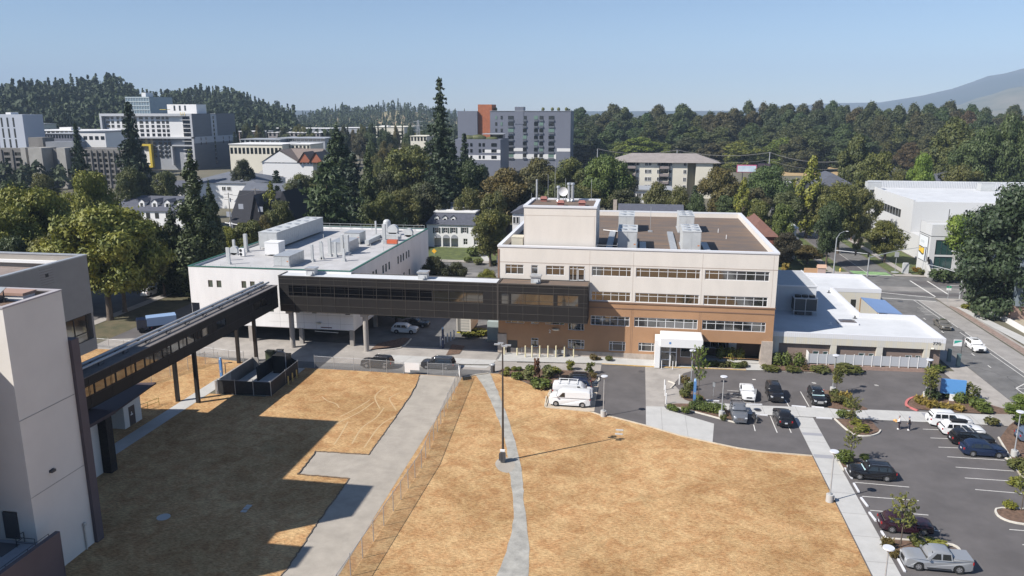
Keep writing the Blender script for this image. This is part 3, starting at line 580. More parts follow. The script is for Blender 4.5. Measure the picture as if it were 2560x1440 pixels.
for px, py, lb in ((1261, 887, 'short cream post beside the lower pier of the tan building'), (1293, 889, 'short cream post before the dark side door')):
 x, y = P(px, py); tag(MB().cyl(x, y, .09, 1.2, .12, n=10).ball(x, y, 1.2, .12, .12, .08).build('bollard', M_BOLLARD), lb, 'bollard')
m = MB(); rail(m, [(-17.4, 117.1, .1), (-9.8, 117.1, .1)], 1.1, .03, 1.9, 0); m.tube([(-11.5, 116.9, .1), (-11.5, 116.9, 1.5), (-10.2, 116.9, 1.5), (-10.2, 116.9, .1)], .05).cbox(-11.9, 116.8, .5, .5, .4, .5).cbox(-10.8, 116.8, .7, .4, .35, .45)
tag(m.build('gas_meter', M_STEEL), 'grey gas pipework and meters behind the row of cream posts', 'gas meter')

# skybridges (bronze panels)
M_BLACKGL = mat('black_glass', (.004, .004, .005), .12, ior=1.35)
sb = thing('skybridge', 'long dark bronze enclosed skybridge crossing between the two buildings on round columns', 'skybridge', (-31, 115, 0))
BY0, BY1, BZ0, BZ1, BX0, BX1 = 113.75, 117.3, 6.42, 12.15, -56.2, -6.9
hs = [(-54.2, -20.9), (-19.3, -13.2)]
wz = (9.05, 10.75)
gl = [(-54.6, -31.0), (-30.9, -22.9)]; gr = [(-20.1, -18.9), (-18.6, -12.0), (-11.5, -8.3)]
holes = [(a - BX0, b - BX0, wz[0] - BZ0, wz[1] - BZ0) for a, b in gl + gr]
mb = MB().wall((BX0, BY0, BZ0), (1, 0, 0), (0, -1, 0), BX1 - BX0, BZ1 - BZ0, holes, .1)
mb.box(BX0, BX1, BY1, BY1 + .05, BZ0, BZ1).box(BX0, BX1, BY0, BY1, BZ0 - .02, BZ0 + .06).box(BX0 - .02, BX0 + .05, BY0, BY1, BZ0, BZ1).box(BX1 - .05, BX1 + .02, BY0, BY1, BZ0, BZ1); mb.build('panel_wall', M_BRONZE, sb)
mb = MB();
for z in (BZ0 + .02, 7.55, 8.9, 10.95, 11.75): mb.box(BX0, BX1, BY0 - .045, BY0, z, z + .05)
x = BX0
while x < BX1: mb.box(x, x + .045, BY0 - .04, BY0, BZ0, BZ1); x += 2.32
mb.box(BX0 + .01, BX1 - .01, BY0 - .035, BY0, 9.6, 9.63).box(-20.75, -20.6, BY0 - .08, BY0, BZ0, BZ1).box(-20.5, -20.42, BY0 - .08, BY0, BZ0, BZ1)
mb.build('mullion', M_BRONZE2, sb)
for a, b in gl + gr:
 k_ = max(1, round((b - a) / 2.32)); window(sb, (BX0, BY0, 0), (1, 0, 0), (0, -1, 0), (a - BX0, b - BX0, wz[0], wz[1]), [i / k_ for i in range(1, k_)], .35 if a in (-54.6, -20.1) else 0, depth=.08, fw=.045, frame=M_BLACKG, glass=M_BLACKGL if a < -40 else M_GLASSB)
mb = MB(); parapet(mb, BX0 - .05, -20.7, BY0 - .06, BY1 + .1, BZ1, BZ1 + .16, .14); parapet(mb, -20.65, BX1 + .04, BY0 - .06, BY1 + .1, BZ1, BZ1 + .16, .14); mb.build('coping', M_BRONZE2, sb)
MB().box(BX0 + .05, -20.8, BY0 + .05, BY1, BZ1 - .1, BZ1 + .03).build('white_roof', M_ROOF_G, sb)
MB().box(-20.6, BX1 - .05, BY0 + .05, BY1, BZ1 - .1, BZ1 + .03).build('gravel_roof', M_ROOF_BR, sb)
for x, y in ((-55.0, 114.9), (-42.4, 114.9)):
 MB().cyl(x, y, .02, BZ0 - .3, .42, n=20).box(x - .55, x + .55, y - .8, y + 1.6, BZ0 - .5, BZ0).build('column', M_CONC_OLD, sb)
for x, lb in ((-51.3, 'small steel roof fan box near the left end of the skybridge'), (-32.8, 'steel roof fan box at the middle of the skybridge'), (-15.0, 'steel roof fan box on the brown part of the skybridge roof')):
 t = thing('roof_fan', lb, 'roof fan', (x, 115.6, BZ1), group='roof fans on the skybridge'); MB().box(x - .7, x + .7, 114.9, 116.3, BZ1, BZ1 + 1.0).build('casing', M_HVAC, t)
 MB().box(x - .85, x + .85, 114.75, 116.45, BZ1 + 1.0, BZ1 + 1.25).build('hood', M_STEEL, t); MB().add([(x - .3, 114.9, BZ1 + .7), (x + .4, 114.9, BZ1 + .7), (x + .5, 114.4, BZ1 + .3), (x - .2, 114.4, BZ1 + .3)], [(0, 1, 2, 3)]).build('flap', M_STEEL, t)
s1 = thing('skybridge', 'dark skybridge on tall steel legs running from the stucco tower towards the other bridge', 'skybridge', (-58, 90, 0))
AX0, AX1, AY0, AY1, AZ0, AZ1 = -60.1, -56.45, 66.0, BY0 - .1, 7.15, 10.62
nwin = 14; hol = [(2.6 + i * 1.75, 4.25 + i * 1.75, 1.35, 2.5) for i in range(nwin)] + [(29.0, 31.6, 1.35, 2.5), (39.4, 43.8, 1.35, 2.5)]
mb = MB().wall((AX1, AY0, AZ0), (0, 1, 0), (1, 0, 0), AY1 - AY0, AZ1 - AZ0, hol, .1).wall((AX0, AY0, AZ0), (0, 1, 0), (-1, 0, 0), AY1 - AY0, AZ1 - AZ0, [(2, AY1 - AY0 - 3, 1.35, 2.5)], .1)
mb.box(AX0, AX1, AY0, AY1, AZ0 - .03, AZ0 + .05).box(AX0, AX1, AY0 - .03, AY0 + .02, AZ0, AZ1); mb.build('panel_wall', M_BRONZE, s1)
for h_ in hol: window(s1, (AX1, AY0, AZ0), (0, 1, 0), (1, 0, 0), h_, (.5,) if h_[1] - h_[0] > 2 else (), 0, depth=.08, fw=.05, frame=M_BLACKG, glass=M_GLASSB)
window(s1, (AX0, AY0, AZ0), (0, 1, 0), (-1, 0, 0), (2, AY1 - AY0 - 3, 1.35, 2.5), [i / 20 for i in range(1, 20)], 0, depth=.08, fw=.05, frame=M_BLACKG, glass=M_GLASSG)
MB().box(AX0 - .08, AX1 + .08, AY0, AY1, AZ1, AZ1 + .12).build('roof', mat('bridge_roof', (.16, .145, .14), .9, var=.15, scale=1.5), s1)
mb = MB()
y = AY0
mb.box(AX1 - .01, AX1 + .025, AY0, AY1, 8.38, 8.43).box(AX1 - .01, AX1 + .025, AY0, AY1, 9.72, 9.77)
while y < AY1: mb.box(AX1, AX1 + .03, y, y + .05, AZ0, AZ1); y += 3.5
mb.build('mullion', M_BLACKG, s1)
for y in (89.55, 105.9):
 for x in (-59.75, -56.8): MB().box(x - .22, x + .22, y - .22, y + .22, .02, AZ0).build('leg', M_BLACKG, s1)
 MB().box(-59.9, -56.6, y - .25, y + .25, AZ0 - .35, AZ0 - .03).build('cross_beam', M_BLACKG, s1)
for x, lb in ((-58.6, 'left silver service pipe running along the field skybridge roof'), (-57.6, 'right silver service pipe running along the field skybridge roof')):
 t = thing('service_pipe', lb, 'pipe', (x, 90, AZ1), group='silver pipes on the field skybridge roof'); MB().tube([(x, AY0 - 3, AZ1 + .62), (x, AY1 - .5, AZ1 + .62)], .15, 10).build('pipe', M_STEEL, t)
 b = MB()
 for i in range(11): yy = 68.5 + i * 4.2; b.box(x - .08, x + .08, yy, yy + .1, AZ1 + .12, AZ1 + .5).box(x - .22, x + .22, yy - .1, yy + .2, AZ1 + .42, AZ1 + .5).tube([(x, yy + .5, AZ1 + .12), (x + .35, yy + .5, AZ1 + .3), (x + .3, yy + .5, AZ1 + .6)], .04, 5)
 b.build('bracket', M_STEELD, t)
# white building on columns (left of centre)
wb = thing('office_building', 'white flat-roofed building with green roof edge raised on columns behind the dark skybridge', 'building', (-60, 140, 0))
A0, A1, B0, B1, T = -73.75, -45.25, 117.0, 164.0, 12.55
fr = [(-70.39, -69.56, 9.14, 10.33), (-68.86, -68.01, 9.14, 10.33), (-64.39, -63.56, 9.2, 10.38), (-62.88, -62.05, 9.2, 10.38), (-61.2, -60.4, 9.2, 10.38), (-59.8, -58.99, 5.3, 6.29), (-55.34, -54.5, 5.35, 6.3), (-52.35, -51.54, 5.35, 6.3), (-46.6, -45.75, 5.35, 6.3)]
sd_ = [(a, a + .9, 9.0, 10.5) for a in (127.1, 128.7, 132.5, 134.15, 136.05, 141.6, 143.35, 145.0, 147.05, 148.7)] + [(145.05, 146, 5.2, 6.6), (148.75, 149.65, 5.1, 6.6)]
mb = MB().wall((A0, B0, 2.75), (1, 0, 0), (0, -1, 0), A1 - A0, T - 2.75, [(0, 1.5, 0, 3.6)] + [(a - A0, b - A0, c - 2.75, d - 2.75) for a, b, c, d in fr], .18)
mb.wall((A1, B0, 2.75), (0, 1, 0), (1, 0, 0), B1 - B0, T - 2.75, [(a - B0, b - B0, c - 2.75, d - 2.75) for a, b, c, d in sd_], .18)
mb.wall((A0, B0, 6.35), (0, 1, 0), (-1, 0, 0), B1 - B0, T - 6.35).wall((A0, B1, 2.75), (1, 0, 0), (0, 1, 0), A1 - A0, T - 2.75)
mb.box(A0 + 1.5, A1 - .01, B0 + .2, B1 - .1, 2.6, 2.76).box(A0 + 1.45, A0 + 1.5, B0 + .02, B1 - .1, 2.6, 6.35).box(A0, A0 + 1.5, B0 + .2, B1, 6.33, 6.38); mb.build('wall', M_WHITEW, wb)
j = MB()
for z in (3.7, 5.1, 6.7, 8.2): j.box(-60, A1, B0 - .01, B0, z, z + .025)
for x in (-58, -55.9, -53.8, -51.7, -49.6, -47.5): j.box(x, x + .025, B0 - .01, B0, 2.75, 6.4)
j.build('wall_joint', mat('joint_grey', (.40, .39, .385), .9), wb)
for a, b, c, d in fr: window(wb, (A0, B0, 0), (1, 0, 0), (0, -1, 0), (a - A0, b - A0, c, d), (), 0, depth=.14, fw=.05, frame=M_STEELD, glass=M_GLASSG)
for a, b, c, d in sd_: window(wb, (A1, B0, 0), (0, 1, 0), (1, 0, 0), (a - B0, b - B0, c, d), (), 0, depth=.14, fw=.05, frame=M_STEELD, glass=M_GLASSG)
MB().box(A0 + .3, A1 - .3, B0 + .3, B1 - .3, T - .75, T - .35).build('roof', M_ROOF_W, wb)
mb = MB(); parapet(mb, A0 - .06, A1 + .06, B0 - .06, B1 + .06, T, T + .14, .4); mb.build('green_coping', M_GREENTRIM, wb)
mb = MB(); parapet(mb, A0 + .02, A1 - .02, B0 + .02, B1 - .02, T - .75, T, .32); mb.build('parapet_lining', M_WHITEW, wb)
for k_, x in enumerate((-45.7, -54.5, -63.5, -71.5)):
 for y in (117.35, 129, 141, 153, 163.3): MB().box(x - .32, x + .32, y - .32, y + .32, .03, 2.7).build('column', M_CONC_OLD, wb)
MB().box(-70, -50, 152, 152.3, .03, 2.7).box(-73, -72.7, 120, 163, .03, 2.7).build('carport_added_wall', mat('dark_wall', (.10, .095, .09), .9), wb)  # dark walls added so the open carport reads black underneath
mb = MB(); rail(mb, [(A0 + 1.2, B1 - .5, T - .3), (A1 - .6, B1 - .5, T - .3)], 1.1, .035, 2.4); rail(mb, [(A0 + 1, B1 - 1, T - .3), (A0 + 1, 140, T - .3)], 1.1, .03, 2.4); mb.build('roof_railing', M_STEEL, wb)
mb = MB(); rail(mb, [(A0 + 2.5, B0 + 1.2, T - .4), (-60.5, B0 + 1.2, T - .4)], .7, .022, 2.4); mb.build('roof_railing', M_STEEL, wb)
MB().ball(-51.2, B0 - .15, 3.75, .45, .3, .18).build('hood_lamp', MT['lamp_cream'], wb)
MB().box(-50.9, -49.0, B0 - .03, B0 - .01, 2.95, 3.1).build('clearance_sign', mat('dark_red', (.13, .03, .03), .6), wb)
MB().tube([(-51.8, B0 - .4, 2.45), (-47.8, B0 - .4, 2.35)], .07).build('clearance_bar', M_CURBW, wb)
RZ = T - .35
roofbox('rooftop_chiller', 'very long louvred air handling unit on the white roof', 'air handler', -70.6, -66.9, 136, 158, RZ, RZ + 3.3, fans=5, legs=.4)
roofbox('rooftop_unit', 'clean white box unit in front of the long louvred air handler', 'air handler', -66.4, -63.7, 129.8, 132.4, RZ, RZ + 2.5, m=M_WHITE, doors=False, legs=.3)
roofbox('rooftop_unit', 'grey louvred unit with rusty top near the front roof edge of the white building', 'air handler', -60.2, -57.4, 120.6, 126.5, RZ, RZ + 1.9, m=M_STEEL)
roofbox('rooftop_unit', 'dark grilled unit on rails near the middle of the white roof', 'air handler', -56.8, -53.6, 144.2, 147.5, RZ, RZ + 2.3, m=M_STEEL, legs=.4)
roofbox('rooftop_unit', 'grey tall unit behind the group of square ducts on the white roof', 'air handler', -56.1, -52.5, 134.5, 140.5, RZ, RZ + 2.0, m=M_STEEL, doors=False)
MB_ = MB().box(-60.9, -56.7, 120.5, 120.55, RZ + .3, RZ + 1.7)
t = thing('condenser', 'white outdoor condenser with two stacked fans near the left roof edge', 'condenser', (-70.2, 128.6, RZ)); MB().box(-70.7, -69.7, 128.4, 128.9, RZ + .1, RZ + 1.5).build('casing', M_WHITE, t)
for z in (.45, 1.12):
 b = MB(); b.xf = Matrix.Translation((-70.35, 128.4, RZ + z)) @ Matrix.Rotation(R(90), 4, 'X'); b.cyl(0, 0, 0, .03, .27, n=16); b.build('fan', M_BLACK, t)
for i, (x, y, hh, wd) in enumerate(((-55.7, 126.1, 3.0, .4), (-55.1, 128.5, 3.2, .4), (-54.8, 128.4, 3.0, .3), (-54.6, 131.3, 3.3, .5), (-53.4, 131.0, 2.7, .4), (-53.2, 133.8, 3.6, .5), (-52.2, 133.6, 3.6, .7), (-50.4, 127.3, 2.2, .4), (-49.9, 148.0, 3.6, .6), (-53.0, 152, 3.6, .3), (-70.9, 124.7, 2.3, .3), (-68.7, 121.4, 2.9, .3), (-72.0, 133.5, 3.3, .55), (-73.0, 131.0, 2.6, .4))):
 lbs = ['slim square duct stack nearest the front of the white roof', 'slim square duct stack just behind the front one', 'thinner duct stack right of the front pair', 'left square duct stack of the middle group', 'short square duct stack in the middle group', 'tall square duct stack at centre of the middle group', 'widest square duct stack of the middle group', 'short pale duct stack right of the middle group', 'tall pale duct near the right rear vents', 'thin duct stack in front of the rear roof railing', 'thin white pipe near the left roof parapet', 'white vent pipe close to the front left roof edge', 'tall grey duct by the left roof notch', 'small grey duct at the left roof notch']
 t = MB().box(x - wd / 2, x + wd / 2, y - wd / 2, y + wd / 2, RZ, RZ + hh).box(x - wd * .8, x + wd * .8, y - wd, y + wd * .8, RZ, RZ + .35).build('duct_stack', M_HVAC); tag(t, lbs[i], 'duct', 'duct stacks on the white roof')
for x, y, r_, lb in ((-46.9, 155, .9, 'rounded grey fan housing near the rear right of the white roof'), (-50.9, 157, 1.1, 'larger rounded fan housing left of the smaller one at the rear'), (-72.4, 130, .8, 'silver round-topped blower beside the small condenser')):
 t = thing('blower', lb, 'blower', (x, y, RZ)); b = MB(); b.xf = Matrix.Translation((x, y, RZ + r_)) @ Matrix.Rotation(R(90), 4, 'X'); b.cyl(0, 0, -r_ * .5, r_ * .5, r_, n=18); b.build('housing', M_HVAC, t); MB().box(x - r_, x + r_, y - r_ * .5, y + r_ * .5, RZ, RZ + r_ * .5).build('base', M_STEEL, t)
t = thing('roof_cart', 'orange red low machine on the white roof near the right edge', 'machine', (-47.3, 145.6, RZ)); MB().box(-48.4, -46.4, 145.0, 146.0, RZ + .2, RZ + .9).build('casing', mat('orange_red', (.55, .12, .05), .5), t); MB().box(-49.2, -48.5, 145.1, 145.9, RZ, RZ + .8).box(-48.4, -46.4, 145.1, 145.9, RZ, RZ + .2).build('base', M_STEEL, t)
b = MB().box(-52.2, -47.2, 150, 150.8, RZ + .3, RZ + 1.2).box(-52.2, -51.4, 143, 150, RZ + .3, RZ + 1.1); tag(b.build('roof_duct', M_HVAC), 'long grey L-shaped duct leading to the grilled roof unit', 'duct')
t = MB().cyl(-53.4, 160.5, RZ, RZ + 2.2, 1.0, .8, 14).ball(-53.4, 160.5, RZ + 2.2, .8, .8, .6).build('roof_ventilator', M_HVAC); tag(t, 'domed ventilator against the rear railing of the white roof', 'ventilator')
for x, y in ((-63.6, 150), (-50, 140), (-46.8, 138)): tag(MB().tube([(x, y, RZ), (x, y, RZ + .9)], .06).build('vent_pipe', M_HVAC), {150: 'short vent pipe right of the long unit', 140: 'short vent pipe behind the wide duct group', 138: 'short vent pipe near the right parapet'}[y], 'vent pipe')
# low clinic numbered 770
cl = thing('clinic', 'low pale clinic with white roof, brown recessed bays and number 770', 'building', (33, 130, 0))
C0, C1, CF, CZ = X1 + .02, 45.6, 118.8, 5.08
mb = MB().wall((C0, CF, 3.42), (1, 0, 0), (0, -1, 0), C1 - C0, CZ - 3.42).box(C0, C1, CF, CF + 1.0, 3.38, 3.42)
for a, b in ((21.2, 22.05), (29.57, 30.44), (36.13, 37.01), (42.76, 43.6)): mb.box(a, b, CF + .02, CF + .9, .1, 3.4)
mb.wall((C1, CF, 3.42), (0, 1, 0), (1, 0, 0), 13.6, CZ - 3.42).wall((45.2, CF + .9, .05), (0, 1, 0), (1, 0, 0), 12.6, 3.4, [(2, 4, 1, 2.4), (6, 8, 1, 2.4)])
mb.wall((36.8, 132.4, .05), (1, 0, 0), (0, 1, 0), 8.8, CZ).wall((36.8, 132.4, .05), (0, 1, 0), (1, 0, 0), 19.2, CZ, [(9, 10.2, 1, 3), (12.5, 14, .1, 3)])
mb.wall((36.8, 151.6, .05), (1, 0, 0), (0, -1, 0), 9.0, CZ, [(1.6, 2.7, 1.3, 3.0), (3.7, 4.8, 1.3, 3.0)]).wall((45.8, 151.6, .05), (0, 1, 0), (1, 0, 0), 13.8, CZ).wall((C0, 165.4, .05), (1, 0, 0), (0, 1, 0), 24.9, CZ)
M_CORR = mat('corrugated_pale', (.64, .585, .46), .7, col2=(.58, .56, .52), scale=1.1, stretch=(3, 1, .02)); mb.build('fascia', M_CORR, cl)
b = MB()
for i in range(80): b.box(C0 + .1 + i * .305, C0 + .13 + i * .305, CF - .018, CF, 3.44, CZ - .05)
b.build('fascia_rib', M_CORR, cl)
bw = [(27.16, 28.06), (28.63, 29.4), (33.77, 34.7), (35.2, 36.0), (40.4, 41.34), (41.82, 42.65)]
MB().wall((22.0, CF + .5, .1), (1, 0, 0), (0, -1, 0), 23.2, 3.3, [(a - 22, b_ - 22, 1.0, 2.1) for a, b_ in bw], .1).build('brown_bay', mat('taupe_panel', (.235, .175, .145), .85, var=.05), cl)
for a, b_ in bw: window(cl, (22.0, CF + .5, 0), (1, 0, 0), (0, -1, 0), (a - 22, b_ - 22, 1.1, 2.2), (), 0, depth=.08, fw=.06, frame=M_FRAME, glass=M_GLASSG)
for a in (1.6, 3.7): window(cl, (36.8, 151.6, 0.05), (1, 0, 0), (0, -1, 0), (a, a + 1.1, 1.3, 3.0), (), 0, depth=.08, fw=.05)
def roofpoly(z): return [(C0, CF + .1), (C1 - .1, CF + .1), (C1 - .1, 132.3), (36.9, 132.3), (36.9, 151.7), (45.7, 151.7), (45.7, 165.3), (C0, 165.3)]
MB().prism(roofpoly(0), 4.2, 4.45).build('roof', M_ROOF_G, cl)
pc = MB()
def pline(pts, z0, z1, t, mb):
 for a, b in zip(pts[:-1], pts[1:]):
  x0, x1 = sorted((a[0], b[0])); y0, y1 = sorted((a[1], b[1])); mb.box(x0 - t / 2, x1 + t / 2, y0 - t / 2, y1 + t / 2, z0, z1)
PL = [(C0 + .2, CF + .17), (C1 - .17, CF + .17), (C1 - .17, 132.25), (36.95, 132.25), (36.95, 151.75), (45.65, 151.75), (45.65, 165.2), (C0 + .2, 165.2)]
for a, b, t_ in zip(PL[:-1], PL[1:], range(9)):
 x0, x1 = sorted((a[0], b[0])); y0, y1 = sorted((a[1], b[1])); k_ = .0 if t_ % 2 == 0 else .18
 pc.box(x0 - (.18 if t_ % 2 == 0 else .18), x1 + .18, y0 + (-.18 if t_ % 2 == 0 else .18), y1 + (.18 if t_ % 2 == 0 else -.18), 4.4, CZ + .06)
pc.build('white_parapet', M_TRIM, cl)
MB().box(C0 + .1, 30.45, 135, 148.6, 4.46, 8.85).build('roof_plant_room', M_ROOF_G, cl)
b = MB()
for i in range(16): b.box(C0 + .1, 30.5, 135.1 + i * .85, 135.25 + i * .85, 8.85, 8.93)
b.build('standing_seam_roof', M_STEEL, cl)
b = MB().box(C0, 30.6, 134.9, 135, 8.7, 8.95).box(30.45, 30.6, 135, 148.7, 8.7, 8.95)
b.build('roof_edge', M_TRIM, cl)
text_obj('770', .62, M_STEELD, cl, (44.4 - 33, CF - .03 - 130, 4.3), name='house_number', fit=(1.25, 1))
MB().ball(43.9, CF - .1, 3.55, .25, .25, .12).build('hood_lamp', MT['lamp_cream'], cl)
x, y = 27.0, 131.9; t = thing('chiller', 'grey chiller with three round fans in the shade on the clinic roof', 'chiller', (x + 1, y, 4.45))
MB().box(x - .6, x + 3.1, y, y + 2.2, 5.3, 7.3).build('coil', mat('coil', (.05, .055, .06), .5), t)
b = MB()
for xx in (x - .6, x + 1.2, x + 3.0): b.box(xx, xx + .1, y - .02, y + .08, 4.45, 7.4).box(xx, xx + .1, y + 2.15, y + 2.25, 4.45, 7.4)
b.box(x - .65, x + 3.15, y - .03, y + 2.25, 7.3, 7.42).box(x - .65, x + 3.15, y - .03, y + .1, 5.2, 5.3); b.build('frame', M_STEEL, t)
for k_ in range(3): MB().cyl(x + .1 + k_ * 1.15, y + 1.1, 7.42, 7.75, .52, n=16).build('fan', M_BLACK, t)
MB().box(x, x + 2.4, y + .3, y + 1.8, 4.5, 5.1).build('compressor', M_STEELD, t)
x, y = P(2118, 808, 4.45); t = thing('skylight', 'dark square skylight dome with white curb on the clinic roof', 'skylight', (x, y, 4.45)); MB().cbox(x, y, 4.45, 3.0, 2.2, .35).build('curb', M_TRIM, t)
MB().add([(x - 1.3, y - .9, 4.82), (x + 1.3, y - .9, 4.82), (x + 1.3, y + .9, 4.82), (x - 1.3, y + .9, 4.82), (x - .6, y - .3, 5.05), (x + .6, y - .3, 5.05), (x + .6, y + .3, 5.05), (x - .6, y + .3, 5.05)], [(0, 1, 5, 4), (1, 2, 6, 5), (2, 3, 7, 6), (3, 0, 4, 7), (4, 5, 6, 7)]).build('dome', mat('skylight_glass', (.10, .09, .09), .15), t)
for px, py, lb in ((2076, 812, 'thin vent near the shadow edge on the clinic roof'), (2072, 732, 'small round vent at the rear of the clinic roof'), (2137, 796, 'small dark roof vent beside the inner parapet corner')):
 x, y = P(px, py, 4.45); tag(MB().cyl(x, y, 4.45, 4.9, .12).cyl(x, y, 4.45, 4.5, .35).build('roof_vent', M_STEELD if 'dark' in lb or 'round' in lb else M_WHITE), lb, 'vent')
t = thing('canopy', 'blue sloping metal canopy on posts in the notch of the clinic', 'canopy', (44, 140, 0)); z = lambda p, q, hh: (*P(p, q, hh), hh)
q = [z(2152, 743, 4.6), z(2212, 750, 4.6), z(2256, 785, 3.6), z(2194, 780, 3.6)]
MB().add(q + [(a, b, c - .15) for a, b, c in q], [(0, 1, 2, 3), (4, 7, 6, 5), (0, 4, 5, 1), (1, 5, 6, 2), (2, 6, 7, 3), (3, 7, 4, 0)]).build('roof_sheet', mat('blue_metal', (.15, .23, .40), .5), t)
b = MB()
for a in q: b.tube([(a[0] * .98 + q[0][0] * .02, a[1] * .98 + q[2][1] * .02, .05), (a[0], a[1], a[2] - .15)], .1)
b.build('post', mat('orange_wood', (.42, .24, .10), .7), t)
t = thing('glass_fence', 'frosted glass panel fence with white posts on a low brick wall before the clinic', 'fence', (34, 117.6, 0)); FA, FB = (26.3, 117.55), (43.2, 118.1)
b = MB(); b.prism([(FA[0], FA[1]), (FB[0] + .1, FB[1]), (FB[0] + .1, FB[1] + .25), (FA[0], FA[1] + .25)], .0, .55); b.build('brick_wall', mat('brick_low', (.33, .225, .18), .9, var=.15, scale=4), t)
for k_ in range(14):
 f = k_ / 13; x, y = FA[0] + (FB[0] - FA[0]) * f, FA[1] + (FB[1] - FA[1]) * f + .1; MB().box(x - .05, x + .05, y - .05, y + .05, .55, 2.35).build('post', M_WHITE, t)
 if k_ < 13: dx, dy = (FB[0] - FA[0]) / 13, (FB[1] - FA[1]) / 13; MB().prism([(x + .07, y), (x + dx - .07, y + dy), (x + dx - .07, y + dy + .02), (x + .07, y + .02)], .75, 2.25).build('glass_panel', mat('frosted_glass', (.47, .48, .50), .3), t)
MB().box(26.2, 26.3, 117.6, 119.2, .55, 2.35).build('end_panel', M_WHITE, t)
# stucco tower at left with its rear blocks
tw = thing('hospital_tower', 'tall windowless stucco tower at the left edge with rusty flat roof', 'tower', (-52, 52, 0))
TZ = 23.4
mb = MB().wall((-47.2, 50.1, 0), (0, 1, 0), (1, 0, 0), 6.2, TZ, [(2.2, 2.75, 8.75, 9.0)]).wall((-62, 56.3, 0), (1, 0, 0), (0, 1, 0), 14.8, TZ).wall((-53, 50.1, 0), (1, 0, 0), (0, -1, 0), 5.8, TZ, [(3.0, 4.3, 3.9, 6.3)]).wall((-53, 44.4, 0), (0, 1, 0), (1, 0, 0), 5.7, TZ, [(3.4, 5.2, 3.9, 8.2)]).wall((-53, 44.4, 0), (1, 0, 0), (0, 1, 0), 4.2, TZ)
mb.wall((-48.8, 41.2, 0), (0, 1, 0), (1, 0, 0), 3.2, TZ).wall((-62, 41.2, 0), (1, 0, 0), (0, -1, 0), 13.2, TZ).wall((-62, 41.2, 0), (0, 1, 0), (-1, 0, 0), 15.1, TZ); mb.build('wall', M_TOWER, tw)
MB().prism([(-61.9, 41.3), (-48.9, 41.3), (-48.9, 44.3), (-53.1, 44.3), (-53.1, 50.2), (-47.3, 50.2), (-47.3, 56.2), (-61.9, 56.2)], TZ - .8, TZ - .55).build('roof', mat('rusty_roof', (.20, .12, .08), .9, col2=(.12, .10, .085), scale=.8, detail=8), tw)
mb = MB()
for a in ((-47.6, -47.15, 50.05, 56.35), (-62, -47.6, 55.9, 56.35), (-52.9, -47.6, 50.05, 50.5), (-53.3, -52.95, 44.4, 50.4), (-49.2, -48.75, 41.15, 44.45), (-62, -49.2, 41.15, 41.5)): mb.box(a[0], a[1], a[2], a[3], TZ - .09, TZ + .03)
mb.build('parapet_cap', mat('cap_grey', (.40, .37, .38), .7), tw)
MB().box(-49.0, -46.9, 56.32, 57.2, 0, 19.0).build('fin', M_PURPLE, tw)
MB().box(-50.0, -48.7, 50.0, 50.06, 3.9, 6.25).build('door', M_STEELD, tw)
MB().box(-53.02, -52.96, 47.8, 49.6, 3.9, 8.1).build('window', M_GLASSB, tw)
MB().tube([(-47.1, 55.2, 0), (-47.1, 55.2, 2.3)], .07).ball(-47.0, 55.2, 2.5, .16).build('downpipe', M_CURBW, tw)
b = MB().box(-47.2, -47.16, 50.1, 56.3, 14.2, 14.23).box(-47.2, -47.17, 50.1, 56.3, 7.6, 7.625); b.build('wall_joint', mat('joint_tower', (.30, .26, .23), .9), tw)
b = MB().box(-47.25, -46.95, 52.35, 52.8, 8.75, 8.95); b.build('wall_lamp', M_STEELD, tw)
for i, (x0, y0, lb) in enumerate(((-50.6, 53.2, 'raised skylight flap at the middle of the tower roof'), (-50.9, 51.2, 'raised skylight flap nearest the front edge of the tower roof'))):
 t = thing('roof_flap', lb, 'roof hatch', (x0, y0, TZ - .55), group='raised flaps on the tower roof'); MB().add([(x0 - 2.6, y0, TZ - .1), (x0, y0, TZ - .1), (x0 + .9, y0 + .2, TZ + .75), (x0 - 1.8, y0 + .2, TZ + .75), (x0 - 2.6, y0 + .1, TZ - .1), (x0, y0 + .1, TZ - .1), (x0 + .9, y0 + .3, TZ + .75), (x0 - 1.8, y0 + .3, TZ + .75)], [(0, 1, 2, 3), (4, 7, 6, 5), (0, 4, 5, 1), (1, 5, 6, 2), (2, 6, 7, 3), (3, 7, 4, 0)]).build('flap_sheet', M_STEEL, t)
 MB().tube([(x0 + .5, y0 + .3, TZ - .5), (x0 + .5, y0 + .3, TZ + .5)], .05).box(x0 - 2.4, x0, y0 - .1, y0 + .9, TZ - .55, TZ - .15).build('stay', M_STEELD, t)
t = thing('skylight', 'wide low skylight with pink brown lid at the rear of the tower roof', 'skylight', (-50.2, 54.9, TZ - .5)); MB().box(-51.7, -49.0, 54.2, 55.5, TZ - .55, TZ - .1).build('curb', M_WHITE, t); MB().box(-51.8, -48.9, 54.1, 55.6, TZ - .1, TZ + .12).build('lid', mat('pink_lid', (.36, .23, .18), .8), t)
dk = thing('roof_terrace', 'blue grey terrace with mauve parapet wall at the foot of the tower', 'terrace', (-48, 46, 0))
MB().box(-53, -45.5, 20, 50.05, 3.4, 3.7).build('deck', mat('deck_grey', (.36, .38, .42), .8, var=.1, scale=1.), dk)
MB().box(-45.5, -45.1, 20, 50.2, 0, 4.85).box(-53, -45.1, 50.06, 50.1, 0, 3.4).build('parapet_wall', M_PURPLE, dk)
b = MB(); rail(b, [(-46.0, 30, 3.7), (-46.0, 50.0, 3.7)], .95, .025, 2.2); rail(b, [(-48.3, 50.0, 3.7), (-48.3, 49.2, 3.7), (-46.6, 49.2, 3.7)], .9, .03); b.build('railing', M_STEELD, dk)
